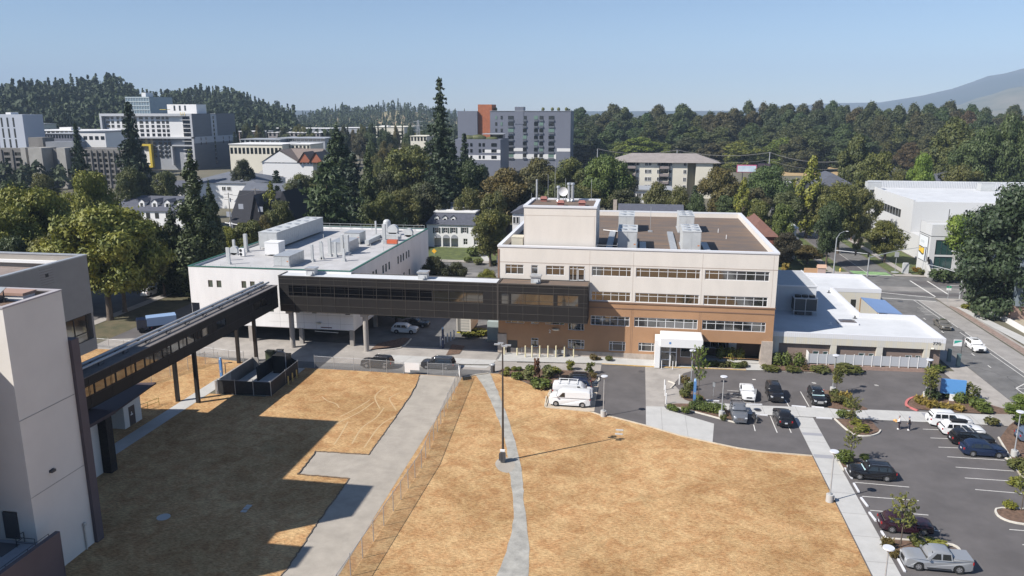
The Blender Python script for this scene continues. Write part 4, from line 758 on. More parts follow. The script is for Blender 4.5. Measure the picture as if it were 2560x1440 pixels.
MB().box(-50.3, -48.4, 47.8, 49.6, 3.71, 3.75).build('mat', mat('mat_grey', (.12, .12, .13), .9), dk)
pb = thing('hospital_wing', 'grey sided hospital wing behind the stucco tower with a dark window band', 'building', (-75, 60, 0)); TP = 23.1
M_SID = M_SIDING
mb = MB()
for i in range(24):
 z = 17.0 + i * .255
 mb.add([(-57.0, 56.7, z), (-57.0, 72.2, z), (-57.05, 72.25, z + .25), (-57.05, 56.7, z + .25)], [(0, 1, 2, 3)]).add([(-57.05, 56.7, z + .25), (-57.05, 72.25, z + .25), (-57.0, 72.2, z + .255), (-57.0, 56.7, z + .255)], [(0, 1, 2, 3)])
for i in range(5):
 z = 12.9 + i * .255; mb.quad((-57.0, 56.7, z), (-57.0, 72.2, z), (-57.05, 72.2, z + .25), (-57.05, 56.7, z + .25))
mb.box(-92, -57.06, 56.4, 72.2, 12.9, 14.1).box(-92, -57.06, 71.9, 72.2, 14.1, TP).box(-92, -57.06, 56.4, 72.2, 17.0, 17.3).box(-92, -57.06, 56.4, 56.7, 14.1, TP).box(-92, -91.7, 56.7, 71.9, 14.1, TP); mb.build('siding', M_SID, pb)
MB().box(-57.35, -57.05, 56.7, 72.2, 17.2, TP).build('siding_core', M_SID, pb)
MB().box(-92, -62, 20, 56.3, 0, TP).box(-92, -66, 56.3, 66, 0, 12.9).build('rear_block', M_TOWER, pb)
b = MB().box(-57.1, -57.04, 65.5, 67.3, 21.2, TP - .05); b.build('overflow_panel', mat('panel_dk', (.22, .19, .17), .8), pb); b = MB().box(-57.03, -57.0, 66.2, 66.6, 22.0, 22.35); b.build('overflow_vent', M_BLACK, pb)
for a0, a1, gm in ((57.0, 64.8, M_GLASSB), (65.0, 67.1, M_GLASSB), (67.3, 71.2, M_GLASSB)):
 window(pb, (-57.05, 56.4, 0), (0, 1, 0), (1, 0, 0), (a0 - 56.4, a1 - 56.4, 14.1, 17.0), (.5,) if a1 - a0 > 3 else (), 0, depth=.1, fw=.12, frame=M_BLACKG, glass=gm, rows=(.33,))
window(pb, (-92, 72.2, 0), (1, 0, 0), (0, 1, 0), (30, 34.8, 14.1, 17.0), (), 0, depth=.1, fw=.12, frame=M_BLACKG)
MB().box(-91.5, -57.3, 57, 72, TP - 1.7, TP - 1.4).build('roof', mat('tar_gravel', (.25, .20, .18), .95, var=.12, scale=1.), pb)
mb = MB(); parapet(mb, -92.05, -57.0, 56.4, 72.3, TP, TP + .12, .45); mb.build('coping', M_STEEL, pb)
mb = MB().box(-91.5, -57.4, 71.55, 71.9, TP - .9, TP - .6); mb.build('flashing', M_WHITE, pb)
ax = thing('entry_annex', 'pale annex wall with dark high window between the tower and the canopy pillar', 'annex', (-56, 62, 0))
mb = MB().wall((-55.6, 57.2, 0), (0, 1, 0), (1, 0, 0), 12.1, 6.3, [(7.0, 10.6, 4.2, 5.4)], .15).box(-57, -55.6, 57.2, 69.3, 6.3, 6.4).box(-57, -55.65, 69.2, 69.3, 0, 6.3); mb.build('wall', M_TOWER, ax)
window(ax, (-55.6, 57.2, 0), (0, 1, 0), (1, 0, 0), (7.0, 10.6, 4.2, 5.4), (), 0, depth=.12, fw=.06, frame=M_STEELD)
MB().box(-56.0, -54.6, 68.9, 69.9, 0, 6.6).build('pillar', mat('black_brick', (.03, .024, .02), .9, var=.4, scale=6), ax)
MB().box(-57.3, -54.3, 58, 70.2, 6.4, 6.75).build('canopy_edge', mat('purple_brown_roof', (.07, .05, .055), .7), ax)
hu = thing('door_hut', 'small stucco hut with dark roof and a door under the skybridge', 'hut', (-60, 81, 0))
MB().wall((-60.7, 79.9, 0), (0, 1, 0), (1, 0, 0), 3.3, 3.4, [(.9, 2.1, 0, 2.5)]).box(-63.5, -60.72, 79.9, 80.05, 0, 3.2).box(-63.5, -60.72, 83.05, 83.2, 0, 3.2).box(-63.5, -63.3, 80, 83.1, 0, 3.2).build('wall', M_TOWER, hu)
MB().box(-60.78, -60.73, 80.8, 82.0, 0, 2.45).build('door', mat('brown_door', (.10, .075, .065), .6), hu)
b = MB().box(-60.73, -60.72, 81.15, 81.6, 1.3, 1.45).box(-60.73, -60.72, 81.3, 81.45, 1.45, 1.75); b.build('door_sign', M_WHITE, hu)
q = [(-64.3, 79.0), (-59.6, 79.0), (-59.6, 84.4), (-64.3, 83.6)]
MB().add([(-64.3, 76.5, 3.3), (-59.4, 76.5, 3.5), (-59.2, 84.6, 4.3), (-64.3, 84.0, 4.1), (-64.3, 76.5, 3.5), (-59.4, 76.5, 3.7), (-59.2, 84.6, 4.5), (-64.3, 84.0, 4.3)], [(0, 3, 2, 1), (4, 5, 6, 7), (0, 1, 5, 4), (1, 2, 6, 5), (2, 3, 7, 6), (3, 0, 4, 7)]).build('roof', MT['purple_brown_roof'], hu)
b = MB(); rail(b, [(-62.5, 84.6, 0), (-61.5, 88, 0)], 1.0, .04, 1.6); tag(b.build('yellow_rail', mat('rail_yellow', (.45, .36, .10), .6)), 'short yellow handrail on the lawn behind the door hut', 'railing')

# fenced service yard under the bridge
yd = thing('screen_fence', 'black mesh screened chain fence round the sunken service yard under the skybridge', 'fence', (-53, 97, 0))
YA = [(-55.9, 93.0), (-48.3, 93.3), (-48.5, 102.4), (-50.2, 104.0)]
M_MESH = mat('black_mesh', (.022, .022, .023), .8, var=.3, scale=3)
for a, b_ in zip(YA[:-1], YA[1:]):
 MB().prism([a, b_, (b_[0], b_[1] + .04), (a[0], a[1] + .04)] if abs(a[1] - b_[1]) < 1 else [a, b_, (b_[0] + .04, b_[1]), (a[0] + .04, a[1])], .1, 2.0).build('mesh_screen', M_MESH, yd)
for x, y in YA + [(-53.4, 93.1), (-50.8, 93.2), (-48.4, 98)]: MB().tube([(x, y, 0), (x, y, 2.25)], .05).build('post', M_STEEL, yd)
b = MB()
for a, b_ in zip(YA[:-1], YA[1:]): b.tube([(*a, 2.1), (*b_, 2.1)], .03)
b.build('top_rail', M_STEEL, yd)
MB().box(-56.3, -56.05, 93, 103.6, 0, 1.9).box(-56.3, -55.2, 103.4, 103.6, 0, 1.9).build('concrete_wall', M_CONC_OLD, yd)
MB().box(-53.0, -52.85, 98.5, 105.8, .05, 2.2).build('mesh_screen', M_MESH, yd)
b = MB()
for i in range(22): b.tube([(-56.0, 97 + i * .3, .1), (-56.0, 97 + i * .3, 1.85)], .03)
b.build('bar_panel', M_STEELD, yd)
tag(MB().box(-55.8, -48.6, 93.3, 105, .03, .07).build('yard_slab', M_CONC), kind='structure')
for x, y, sx, sy, sz, m_, nm, lb in ((-51.2, 103.0, 2.2, 1.6, 2.6, M_BLACKG, 'generator', 'dark boxy generator cabinet inside the fenced yard'), (-54.9, 106.6, 1.1, .9, 1.9, mat('olive_bin', (.05, .065, .03), .6), 'waste_bin', 'dark olive bin at the far end of the fenced yard'), (-53.9, 107.6, 1.0, 1.2, 1.7, M_STEELD, 'waste_bin', 'tilted dark skip bin beside the olive one')):
 t = thing(nm, lb, 'cabinet' if nm == 'generator' else 'bin', (x, y, 0)); MB().cbox(x, y, .07, sx, sy, sz).build('body', m_, t); MB().cbox(x, y, .07 + sz, sx + .1, sy + .1, .1).build('lid', m_, t)
q = MB(); rr = random.Random(5); gx = 7
vs = [(-52.6 + .9 * i / gx, 103.6 + rr.uniform(-.12, .12) + .25 * math.sin(i), .5 + 2.2 * j_ / gx + rr.uniform(-.05, .05)) for j_ in range(gx + 1) for i in range(gx + 1)]
q.add(vs, [(j_ * (gx + 1) + i, j_ * (gx + 1) + i + 1, (j_ + 1) * (gx + 1) + i + 1, (j_ + 1) * (gx + 1) + i) for j_ in range(gx) for i in range(gx)], True); tag(q.build('blue_tarp', M_BLUE), 'crumpled blue tarpaulin hanging on the yard fence', 'tarpaulin')
for i, (x, y) in enumerate(((-48.0, 98.0), (-48.0, 99.4), (-48.0, 100.8))): tag(MB().cyl(x, y, 0, 1.25, .1, n=10).ball(x, y, 1.25, .1, .1, .07).build('bollard', mat('yellow_bollard', (.55, .40, .13), .6)), ['nearest of three yellow posts beside the yard fence', 'middle of three yellow posts beside the yard fence', 'farthest of three yellow posts beside the yard fence'][i], 'bollard', 'three yellow posts beside the yard')
for px, py, hh, lb, dr_ in ((567, 985 - 40, 3.0, 'short brown lamp post leaning by the yard wall', 1), (714, 930, 3.6, 'thin silver lamp post standing over the service yard', -1)):
 x, y = (-57.0, 97.2) if dr_ > 0 else (-49.9, 101.5); t = thing('yard_lamp', lb, 'lamp', (x, y, 0)); MB().tube([(x, y, 0), (x, y, hh)], .06).build('pole', M_STEEL if dr_ < 0 else M_STEELD, t); MB().tube([(x, y, hh), (x + dr_ * .7, y, hh + .15)], .05).cbox(x + dr_ * .85, y, hh + .1, .5, .22, .08).build('lamp_head', M_STEEL if dr_ < 0 else M_STEELD, t)
for x, y, hh, lb in ((-57.9, 97.6, 3.3, 'slim blue help post on the lawn beside the yard wall'), (8.31, 99.5, 3.2, 'tall slim blue help post among the shrubs near the drop-off'), (-30.6, 118.4, 3.2, 'dark blue help post beside the row of white posts')):
 t = thing('help_post', lb, 'help post', (x, y, 0)); MB().cbox(x, y, .05, .32, .32, hh).build('body', M_BLUE if x != -30.6 else mat('navy', (.02, .035, .09), .5), t); MB().cyl(x, y, hh + .05, hh + .35, .14, n=12).build('beacon', mat('pale_blue', (.35, .55, .80), .4), t); MB().cbox(x, y - .165, hh * .45, .2, .02, .3).build('call_panel', M_STEEL, t)
# background buildings
_wm = {}
def wmesh(wd, hh, m, fm=None, key=None):
 """one window as a shallow box: frame border and glass, shared by all of its size"""
 k_ = (round(wd, 2), round(hh, 2), m.name, key)
 if k_ not in _wm:
  b = MB(); f = .12 * min(wd, hh)
  b.box(-wd / 2, wd / 2, -.03, .05, 0, hh); me = b.mesh('window'); me.materials.append(m)
  if fm:
   n0 = len(b.f); b.box(-wd / 2 - .12, wd / 2 + .12, -.06, .02, -.12, 0).box(-wd / 2 - .12, wd / 2 + .12, -.06, .02, hh, hh + .12).box(-wd / 2 - .12, -wd / 2, -.06, .02, 0, hh).box(wd / 2, wd / 2 + .12, -.06, .02, 0, hh)
   if wd > .9: b.box(-.05, .05, -.05, .02, 0, hh)
   me = b.mesh('window'); me.materials.append(m); me.materials.append(fm)
   for i, p in enumerate(me.polygons): p.material_index = 1 if i >= n0 else 0
  _wm[k_] = me
 return _wm[k_]
def farwin(parent, x, y, z, wd, hh, m=None, fm=None, rz=0., name='window'):
 return put(name, wmesh(wd, hh, m or M_GLASS, fm), parent, (x - parent.location.x, y - parent.location.y, z - parent.location.z), rz)
def gable(mb, x0, x1, y0, y1, z0, z1, along='x', over=.5):
 """gabled roof solid"""
 if along == 'x':
  ym = (y0 + y1) / 2; v = [(x0 - over, y0 - over, z0), (x1 + over, y0 - over, z0), (x1 + over, y1 + over, z0), (x0 - over, y1 + over, z0), (x0 - over, ym, z1), (x1 + over, ym, z1)]
  return mb.add(v, [(0, 1, 5, 4), (2, 3, 4, 5), (1, 2, 5), (3, 0, 4), (0, 3, 2, 1)])
 xm = (x0 + x1) / 2; v = [(x0 - over, y0 - over, z0), (x1 + over, y0 - over, z0), (x1 + over, y1 + over, z0), (x0 - over, y1 + over, z0), (xm, y0 - over, z1), (xm, y1 + over, z1)]
 return mb.add(v, [(0, 4, 5, 3), (1, 2, 5, 4), (0, 1, 4), (2, 3, 5), (0, 3, 2, 1)])
def hip(mb, x0, x1, y0, y1, z0, z1, ins=None, over=.6, ridge=None):
 x0 -= over; x1 += over; y0 -= over; y1 += over; d = min(x1 - x0, y1 - y0) / 2 if ins is None else ins
 if ins is None:
  if x1 - x0 > y1 - y0: r0, r1 = (x0 + d, (y0 + y1) / 2), (x1 - d, (y0 + y1) / 2); f = [(0, 1, 5, 4), (2, 3, 4, 5), (1, 2, 5), (3, 0, 4), (0, 3, 2, 1)]
  else: r0, r1 = ((x0 + x1) / 2, y0 + d), ((x0 + x1) / 2, y1 - d); f = [(0, 1, 4), (1, 2, 5, 4), (2, 3, 5), (3, 0, 4, 5), (0, 3, 2, 1)]
  return mb.add([(x0, y0, z0), (x1, y0, z0), (x1, y1, z0), (x0, y1, z0), (*r0, z1), (*r1, z1)], f)
 return mb.add([(x0, y0, z0), (x1, y0, z0), (x1, y1, z0), (x0, y1, z0), (x0 + d, y0 + d, z1), (x1 - d, y0 + d, z1), (x1 - d, y1 - d, z1), (x0 + d, y1 - d, z1)], [(0, 1, 5, 4), (1, 2, 6, 5), (2, 3, 7, 6), (3, 0, 4, 7), (4, 5, 6, 7), (0, 3, 2, 1)])
M_WHITEF = mat('far_white', (.72, .71, .70), .7); M_CREAM = mat('cream_wall', (.66, .62, .52), .8, var=.04, scale=.1); M_GREYBLUE = mat('blue_grey_cladding', (.155, .165, .205), .6, var=.04, scale=.08)
M_CHAR = mat('charcoal_cladding', (.10, .11, .13), .6, col2=(.135, .145, .165), scale=.6, stretch=(.1, .1, 6)); M_MIDG = mat('mid_grey_cladding', (.33, .345, .37), .6); M_YELLOW = mat('yellow_cladding', (.62, .46, .05), .6)
M_BRICKO = mat('orange_brick', (.36, .12, .055), .85, var=.12, scale=.6); M_CONCF = mat('board_concrete', (.17, .16, .15), .9, var=.14, scale=.25, stretch=(1, 1, .4))
# twelve-storey residential block with yellow corner
def W3D(px, y): return PY(px, 400, y)[0]
D = 470.; xl, xr = PY(253, 284, D)[0], PY(483, 284, D)[0]; zt = PY(483, 284, D)[1]; rb = thing('apartment_tower', 'white and charcoal twelve-storey apartment block with a yellow framed corner', 'building', ((xl + xr) / 2, D + 20, 0))
xe = xr; ye = D + 52
MB().box(xl, xr, D + .4, ye, 0, zt - .3).build('core', M_MIDG, rb)
b = MB().box(xl + 3, xr - 1.2, D, D + .4, zt * .55, zt - 1.5); b.build('white_facade', M_WHITEF, rb)
zb_ = PY(400, 342, D)[1]
b = MB().box(xl, xr, D - 2.2, D + .4, zt - 1.6, zt).box(xl, xl + 1.4, D - 2.2, D, zb_, zt - 1.6).box(xr - 1.4, xr, D - 2.2, D, 2, zt - 1.6).box(xl, xr, D - 2.2, D + .4, zb_ - 1.0, zb_).box(PY(430, 360, D)[0], xr - 1.4, D - 2.0, D + .4, PY(430, 362, D)[1] - .8, PY(430, 362, D)[1]).box(PY(430, 360, D)[0], PY(434, 360, D)[0], D - 2.0, D, 3, PY(430, 362, D)[1]); b.build('frame_band', mat('pale_frame', (.45, .46, .48), .6), rb)
b = MB().box(xr, xr + .3, D - 1, ye, zb_ - 4, zb_).box(xr, xr + .3, D + 20, D + 27, zb_, zt - 1); b.build('light_band', mat('light_grey_panel', (.40, .415, .45), .6), rb)
b = MB().box(xr - .05, xr + .15, D - 2.2, ye, 0, zb_ - 4).box(xr - .05, xr + .15, D - 2.2, D + 20, zb_, zt).box(xr - .05, xr + .15, D + 27, ye, zb_, zt); b.build('charcoal_side', M_CHAR, rb)
yx0, yx1, yz1, yz0 = PY(362, 360, D)[0], PY(382, 360, D)[0], PY(362, 360, D)[1], PY(362, 418, D)[1]
b = MB().box(yx1 - 1.6, yx1, D - 2.4, D, yz0, yz1).box(yx0 - 3, yx1 - 1.6, D - 2.4, D, yz1 - 1.2, yz1).box(yx0 - 3, yx1 - 1.6, D - 2.4, D, yz0, yz0 + 1.2); b.build('yellow_frame', M_YELLOW, rb)
b = MB().box(yx0 - 8, yx1 - 1.6, D - .2, D + .3, yz0, yz1); b.build('white_facade', M_WHITEF, rb)
fz = [2.5 + i * (zt - 3.5) / 12 for i in range(12)]
cols_ = [xl + 4.2, xl + 7.5, xl + 11.5, xl + 15.5, xl + 19.5, xl + 24, xl + 28, xl + 32, xl + 36, xl + 40, xl + 43.5, xl + 46.5]
cnt = 0
for i, z in enumerate(fz):
 if i < 2: continue
 for k_, x in enumerate(cols_):
  if x > xr - 9: continue
  farwin(rb, x, D - .05, z, 2.0 if k_ % 3 else 2.6, 1.9, M_GLASS, None); cnt += 1
 if i > 1:
  g_ = MB().box(xr - 8.2, xr - 1.6, D - 1.8, D + .3, z - .35, z - .1); g_.build('balcony', M_WHITEF, rb)
  farwin(rb, xr - 5, D - .05, z, 5.6, 2.1)
for i in range(12):
 z = fz[i]; put('window', wmesh(1.6, 1.9, M_GLASS), rb, (xr + .28 - rb.location.x, D + 23 - rb.location.y, z), R(90))
 for yy in ((6, 12, 34, 42) if zb_ - 6 < z < zb_ - 1 else ()): put('window', wmesh(.8, 1.9, M_GLASS), rb, (xr + .28 - rb.location.x, D + yy - rb.location.y, z), R(90))
px0, px1, pz = PY(417, 261, D + 12)[0], PY(490, 261, D + 12)[0], PY(417, 261, D + 12)[1]
MB().box(px0, px1, D + 12, D + 24, zt - .3, pz).build('roof_pavilion', M_WHITEF, rb)
for k_ in range(3): farwin(rb, px0 + 5.2 + k_ * 3.8, D + 11.95, zt + 1.8, 1.2, 3.3)
MB().box(PY(401, 272, D + 4)[0], PY(416, 272, D + 4)[0], D + 3, D + 8, zt + 2.4, zt + 2.7).build('yellow_canopy', M_YELLOW, rb)
text_obj('515', 2.6, M_YELLOW, rb, ((PY(462, 285, D)[0]) - rb.location.x, D - 2.5 - rb.location.y, zt - .2), name='house_number')
MB().box(xl + 1, xr - 1, D + 1, ye - 1, zt - .25, zt - .2).build('roof', M_ROOF_W, rb)
# glass tower on the hill foot
D = 620.; x0, z1 = PY(313, 242, D); x1 = PY(372, 242, D)[0]; t = thing('office_tower', 'pale blue glass office tower rising in front of the wooded hill', 'building', ((x0 + x1) / 2, D + 15, 0))
MB().box(x0, x1, D, D + 34, 0, z1).build('glass_body', mat('pale_blue_glass', (.20, .27, .32), .3, ior=1.8), t)
b = MB()
for i in range(14): b.box(x0 - .2, x1 + .2, D - .3, D, z1 - 1 - i * 3.4, z1 - .2 - i * 3.4)
for i in range(10): b.box(x0 + i * (x1 - x0) / 9 - .2, x0 + i * (x1 - x0) / 9 + .2, D - .25, D, 5, z1 - 1)
b.build('facade_grid', mat('pale_grid', (.46, .52, .54), .6), t); MB().box(x1 - 10, x1 - 6, D + 5, D + 15, z1, z1 + 3.5).build('roof_hut', M_WHITEF, t)
# pale tower at far left edge
D = 360.; x1, z1 = PY(55, 286, D); t = thing('dormitory_tower', 'pale grey tower with tall dark window strips at the left picture edge', 'building', (x1 - 20, D + 10, 0))
MB().box(x1 - 44, x1, D, D + 14, 0, z1).build('wall', mat('ice_grey', (.42, .45, .51), .7), t); MB().box(x1 - 12, x1 - 9, D + 3, D + 8, z1, z1 + 1).build('roof_hut', M_WHITEF, t)
for k_ in range(4):
 for i in range(5): farwin(t, x1 - 5.5 - k_ * 3.4, D - .05, z1 - 6.3 - i * 5.4, .9, 4.7)
# long brutalist concrete block
D = 350.; zt = PY(200, 372, D)[1]; xa, xb = PY(-160, 372, D)[0], PY(310, 372, D)[0]; t = thing('concrete_block', 'long dark concrete dormitory block with a grid of recessed windows', 'building', ((xa + xb) / 2, D + 15, 0))
X_ = lambda px: PY(px, 400, D)[0]
hw = [];
for i in range(6):
 z = 2.2 + i * (zt - 3.2) / 6
 for px in list(range(-150, 60, 27)) + list(range(178, 300, 14)): a = X_(px); hw.append((a - xa, a - xa + (3.4 if px < 70 else 1.9), z, z + 1.7))
MB().wall((xa, D, 0), (1, 0, 0), (0, -1, 0), xb - xa, zt, hw, .6).wall((xb, D, 0), (0, 1, 0), (1, 0, 0), 16, zt).box(xa, xb, D + .8, D + 16, zt - .6, zt - .3).wall((xa, D + 16, 0), (1, 0, 0), (0, 1, 0), xb - xa, zt).build('wall', M_CONCF, t)
for h_ in hw: farwin(t, xa + (h_[0] + h_[1]) / 2, D + .55, h_[2], h_[1] - h_[0], 1.7)
b = MB()
for px in list(range(-155, 60, 27)) + list(range(174, 310, 14)): b.box(X_(px) - .25, X_(px) + .25, D - .5, D, 0, zt - .6)
b.build('pier', M_CONCF, t)
MB().box(X_(100), X_(133), D - 7, D + 6, 0, zt + .6).box(X_(74), X_(86), D - 5, D + 6, 0, zt + .6).box(X_(155), X_(176), D - 3, D + 6, 0, zt + .5).build('stair_tower', mat('pale_concrete', (.33, .315, .29), .9, var=.1, scale=.3), t)
MB().box(X_(62), X_(98), D + 4, D + 12, zt, zt + 5.2).build('lift_tower', M_CONCF, t)
MB().box(X_(108), X_(180), D + 3, D + 12, zt, zt + 3.2).build('roof_plant', mat('zinc_grey', (.19, .20, .22), .7), t)
# tall blue-grey apartment block in the middle
D = 500.; x0, zt = PY(1225, 278, D); x1 = PY(1427, 278, D)[0]; t = thing('apartment_tower', 'blue grey nine-storey apartment block with an orange brick stair tower', 'building', ((x0 + x1) / 2, D + 10, 0))
MB().box(x0, x1, D, D + 24, 0, zt).build('wall', M_GREYBLUE, t)
xw = PY(1140, 278, D)[0]; MB().box(xw, PY(1190, 278, D)[0], D + 4, D + 24, 0, zt).build('wall', M_GREYBLUE, t)
MB().box(PY(1190, 278, D)[0], x0, D + 6, D + 22, 0, PY(1200, 261, D)[1]).build('brick_tower', M_BRICKO, t)
MB().box(PY(1287, 278, D)[0], PY(1309, 278, D)[0], D - .2, D + 8, zt - 8, PY(1290, 267, D)[1]).build('lift_core', M_GREYBLUE, t)
b = MB().box(x0 - .2, x1 + .2, D - .3, D + 24.2, zt, zt + .3); b.build('roof_edge', M_MIDG, t)
zz = lambda py: PY(1300, py, D)[1]
b = MB().box(PY(1262, 0, D)[0], PY(1310, 0, D)[0], D - .12, D, zz(378), zz(370)).box(PY(1397, 0, D)[0], x1, D - .12, D, zz(378), zz(370)).box(PY(1262, 0, D)[0], PY(1395, 0, D)[0], D - .12, D, zz(397), zz(385)); b.build('white_band', M_WHITEF, t)
for r_, py in enumerate((298, 314, 330, 347, 363, 378, 393)):
 z = zz(py)
 for c_, (px, wd) in enumerate(((1239, 1.2), (1253, 1.2), (1277, 3.6), (1313, 2.4), (1342, 2.4), (1356, 2.4), (1382, 3.6))):
  if c_ < 2 and r_ > 2: continue
  farwin(t, PY(px, 0, D)[0], D - .14, z, wd, 2.1, M_GLASS if (r_ * 3 + c_ * 5) % 4 else mat('lit_green_glass', (.16, .24, .20), .2))
  if c_ > 1: MB().box(PY(px, 0, D)[0] - wd * .5, PY(px, 0, D)[0] + wd * .5, D - .6, D - .1, z - 1.3, z - .2).build('balcony', M_CHAR, t)
for i, px in enumerate((1238, 1360, 1384, 1400, 1420)): tag(MB().ball(PY(px, 0, D + 12)[0], D + 12, zt + 1.2, 1.1, 1.1, 1.3, 7, 5).build('roof_shrub', M_SHRUB), ['first', 'second', 'third', 'fourth', 'fifth'][i] + ' small shrub from the left on the roof of the blue grey tower', 'shrub', 'shrubs on the tower roof')
# its lower wing
D = 455.; x0, zt = PY(1138, 348, D); x1 = PY(1251, 348, D)[0]; t = thing('apartment_wing', 'lower blue grey apartment wing with a planted roof terrace', 'building', ((x0 + x1) / 2, D + 10, 0))
MB().box(x0, x1, D, D + 30, 0, zt).build('wall', M_GREYBLUE, t); z_ = lambda py: PY(1200, py, D)[1]
MB().box(PY(1203, 0, D)[0], x1, D - .12, D, z_(382), z_(374)).box(PY(1165, 0, D)[0], x1, D - .12, D, z_(400), z_(388)).build('white_band', M_WHITEF, t)
for py in (366, 381, 397):
 for px, wd in ((1159, 3.4), (1174, 1.3), (1196, 1.3), (1206, 1.3), (1233, 3.2)): farwin(t, PY(px, 0, D)[0], D - .14, z_(py), wd, 1.9)
MB().box(PY(1193, 0, D)[0], PY(1250, 0, D)[0], D + 10, D + 22, zt + 2.6, zt + 2.9).build('terrace_roof', M_MIDG, t); MB().box(PY(1212, 0, D)[0], PY(1246, 0, D)[0], D + 14, D + 21, zt, zt + 2.6).build('pavilion', M_GLASS, t)
MB().ball(PY(1165, 0, D)[0], D + 3, zt + .5, 4.5, 1.6, 1.8).ball(PY(1190, 0, D)[0], D + 3, zt + .5, 5, 1.6, 2.2).ball(PY(1225, 0, D)[0], D + 3, zt + .3, 4, 1.6, 1.2).build('planting', M_SHRUB, t)
# beige four-storey apartment house
D = 352.; x0, z0 = PY(1543, 405, D); x1 = PY(1782, 405, D)[0]; zr = PY(1600, 383, D + 9)[1]; t = thing('apartment_house', 'beige four-storey apartment house with a long grey hipped roof', 'building', ((x0 + x1) / 2, D + 10, 0))
MB().box(x0, PY(1740, 0, D)[0], D, D + 18, 0, z0).box(PY(1762, 0, D)[0], x1, D - .5, D + 18, 0, z0).build('wall', M_CREAM, t)
MB().box(PY(1740, 0, D)[0], PY(1762, 0, D)[0], D + 3, D + 18, 0, z0).build('recess_wall', mat('olive_wall', (.27, .25, .18), .8), t)
b = MB(); hip(b, x0 - 3, x1 + 2.5, D - .5, D + 18, z0, zr + .1, over=1.); b.build('roof', mat('grey_shingle', (.27, .24, .225), .9, var=.1, scale=.5), t)
q_ = lambda py: PY(1650, py, D)[1]
for py in (414, 433, 452, 471):
 for px in (1578, 1610, 1632, 1641, 1664, 1695, 1733): farwin(t, PY(px, 0, D)[0], D - .06, q_(py), 1.1, 1.5, M_GLASS, M_WHITEF)
 for px in (1592, 1679):
  farwin(t, PY(px, 0, D)[0], D - .04, q_(py), 3.4, 1.7); MB().box(PY(px, 0, D)[0] - 2.0, PY(px, 0, D)[0] + 2.0, D - 1.0, D, q_(py) - 1.3, q_(py) - .25).build('balcony', mat('taupe_balcony', (.25, .21, .20), .8), t)
  MB().box(PY(px, 0, D)[0] - 2.15, PY(px, 0, D)[0] - 2.0, D - 1.05, D, 1, z0).box(PY(px, 0, D)[0] + 2.0, PY(px, 0, D)[0] + 2.15, D - 1.05, D, 1, z0).build('corner_post', M_WHITEF, t)
t = thing('motel_wing', 'low white building with flat roof in front of the beige apartment house', 'building', (PY(1640, 0, 330)[0], 330, 0)); MB().box(PY(1560, 0, 330)[0], PY(1700, 0, 330)[0], 330, 346, 0, 5.4).build('wall', M_WHITEF, t); MB().box(PY(1556, 0, 330)[0], PY(1704, 0, 330)[0], 329, 347, 5.4, 5.8).build('roof', M_MIDG, t)
for k_ in range(8): farwin(t, PY(1570 + k_ * 15, 0, 330)[0], 329.9, 2.6, 1.6, 1.4, M_GLASS, M_WHITEF)
# generic low buildings of the middle distance
def slab(name, label, D, xa, xb, ptop, depth, m, roofm=None, wins=None, hut=None, cat='building'):
 x0, z1 = PY(xa, ptop, D); x1 = PY(xb, ptop, D)[0]; t = thing(name, label, cat, ((x0 + x1) / 2, D + depth / 2, 0)); MB().box(x0, x1, D, D + depth, 0, z1).build('wall', m, t)
 MB().box(x0 - .4, x1 + .4, D - .4, D + depth + .4, z1, z1 + .35).build('roof', roofm or M_WHITEF, t)
 if wins:
  py, n_, wd, hh = wins
  for q2 in (py if isinstance(py, (list, tuple)) else [py]):
   z = PY(xa, q2, D)[1]
   for k_ in range(n_): farwin(t, x0 + (k_ + .5) * (x1 - x0) / n_, D - .06, z, wd, hh)
 if hut: a, b_, c_ = hut; MB().box(PY(a, 0, D)[0], PY(b_, 0, D)[0], D + 4, D + 12, z1, PY(a, c_, D + 4)[1]).build('roof_hut', M_WHITEF, t)
 return t
slab('warehouse', 'large cream four-storey block with dark ribbon windows beyond the dry field', 640, 921, 1010, 318, 45, M_CREAM, M_CREAM, None, (935, 955, 314))
t = bpy.data.objects['warehouse']
for q_a, q_b, q_c, q_d in ((925, 938, 331, 328), (996, 1008, 331, 328), (925, 1008, 340, 336.5), (925, 1008, 349, 345)):
 a, b_ = PY(q_a, q_c, 640), PY(q_b, q_d, 640); MB().box(a[0], b_[0], 639.8, 640, a[1], b_[1]).build('window', M_GLASS, t)
slab('office_block', 'cream building with a row of arched windows beyond the charcoal tower', 440, 573, 705, 361, 25, M_CREAM, M_WHITEF, (384, 13, 1.6, 3.6))
slab('office_block', 'cream wing with arched windows right of the longer cream building', 450, 718, 775, 361, 20, M_CREAM, M_WHITEF, (374, 6, 1.4, 2.4))
slab('office_block', 'low grey flat-roofed hall above the cream arched building', 470, 600, 700, 349, 20, mat('grey_green', (.24, .27, .28), .7), M_MIDG, (357, 8, 2.2, 1.6))
slab('office_block', 'long low grey-roofed hall right of the green grey one', 480, 690, 812, 346, 24, M_MIDG, M_MIDG, (352, 12, 2.4, 1.4))
slab('office_block', 'long brick-red low block left in the distance', 600, 590, 658, 329, 18, mat('dusty_brick', (.32, .24, .22), .8), M_WHITEF, (339, 9, 1.6, 3))
slab('office_block', 'long brown stone low block centred in the distance', 560, 670, 800, 332, 20, mat('dusty_stone', (.27, .25, .25), .8), M_WHITEF, (340, 12, 1.6, 3))
slab('office_block', 'far pale low hall left of the cream block', 700, 590, 830, 321, 30, M_MIDG, M_WHITEF, (326, 16, 3, 2))
slab('office_block', 'pale low hall at far left behind the concrete block', 420, 60, 262, 327, 30, M_WHITEF, M_WHITEF, (336, 18, 2, 2), (95, 125, 318))
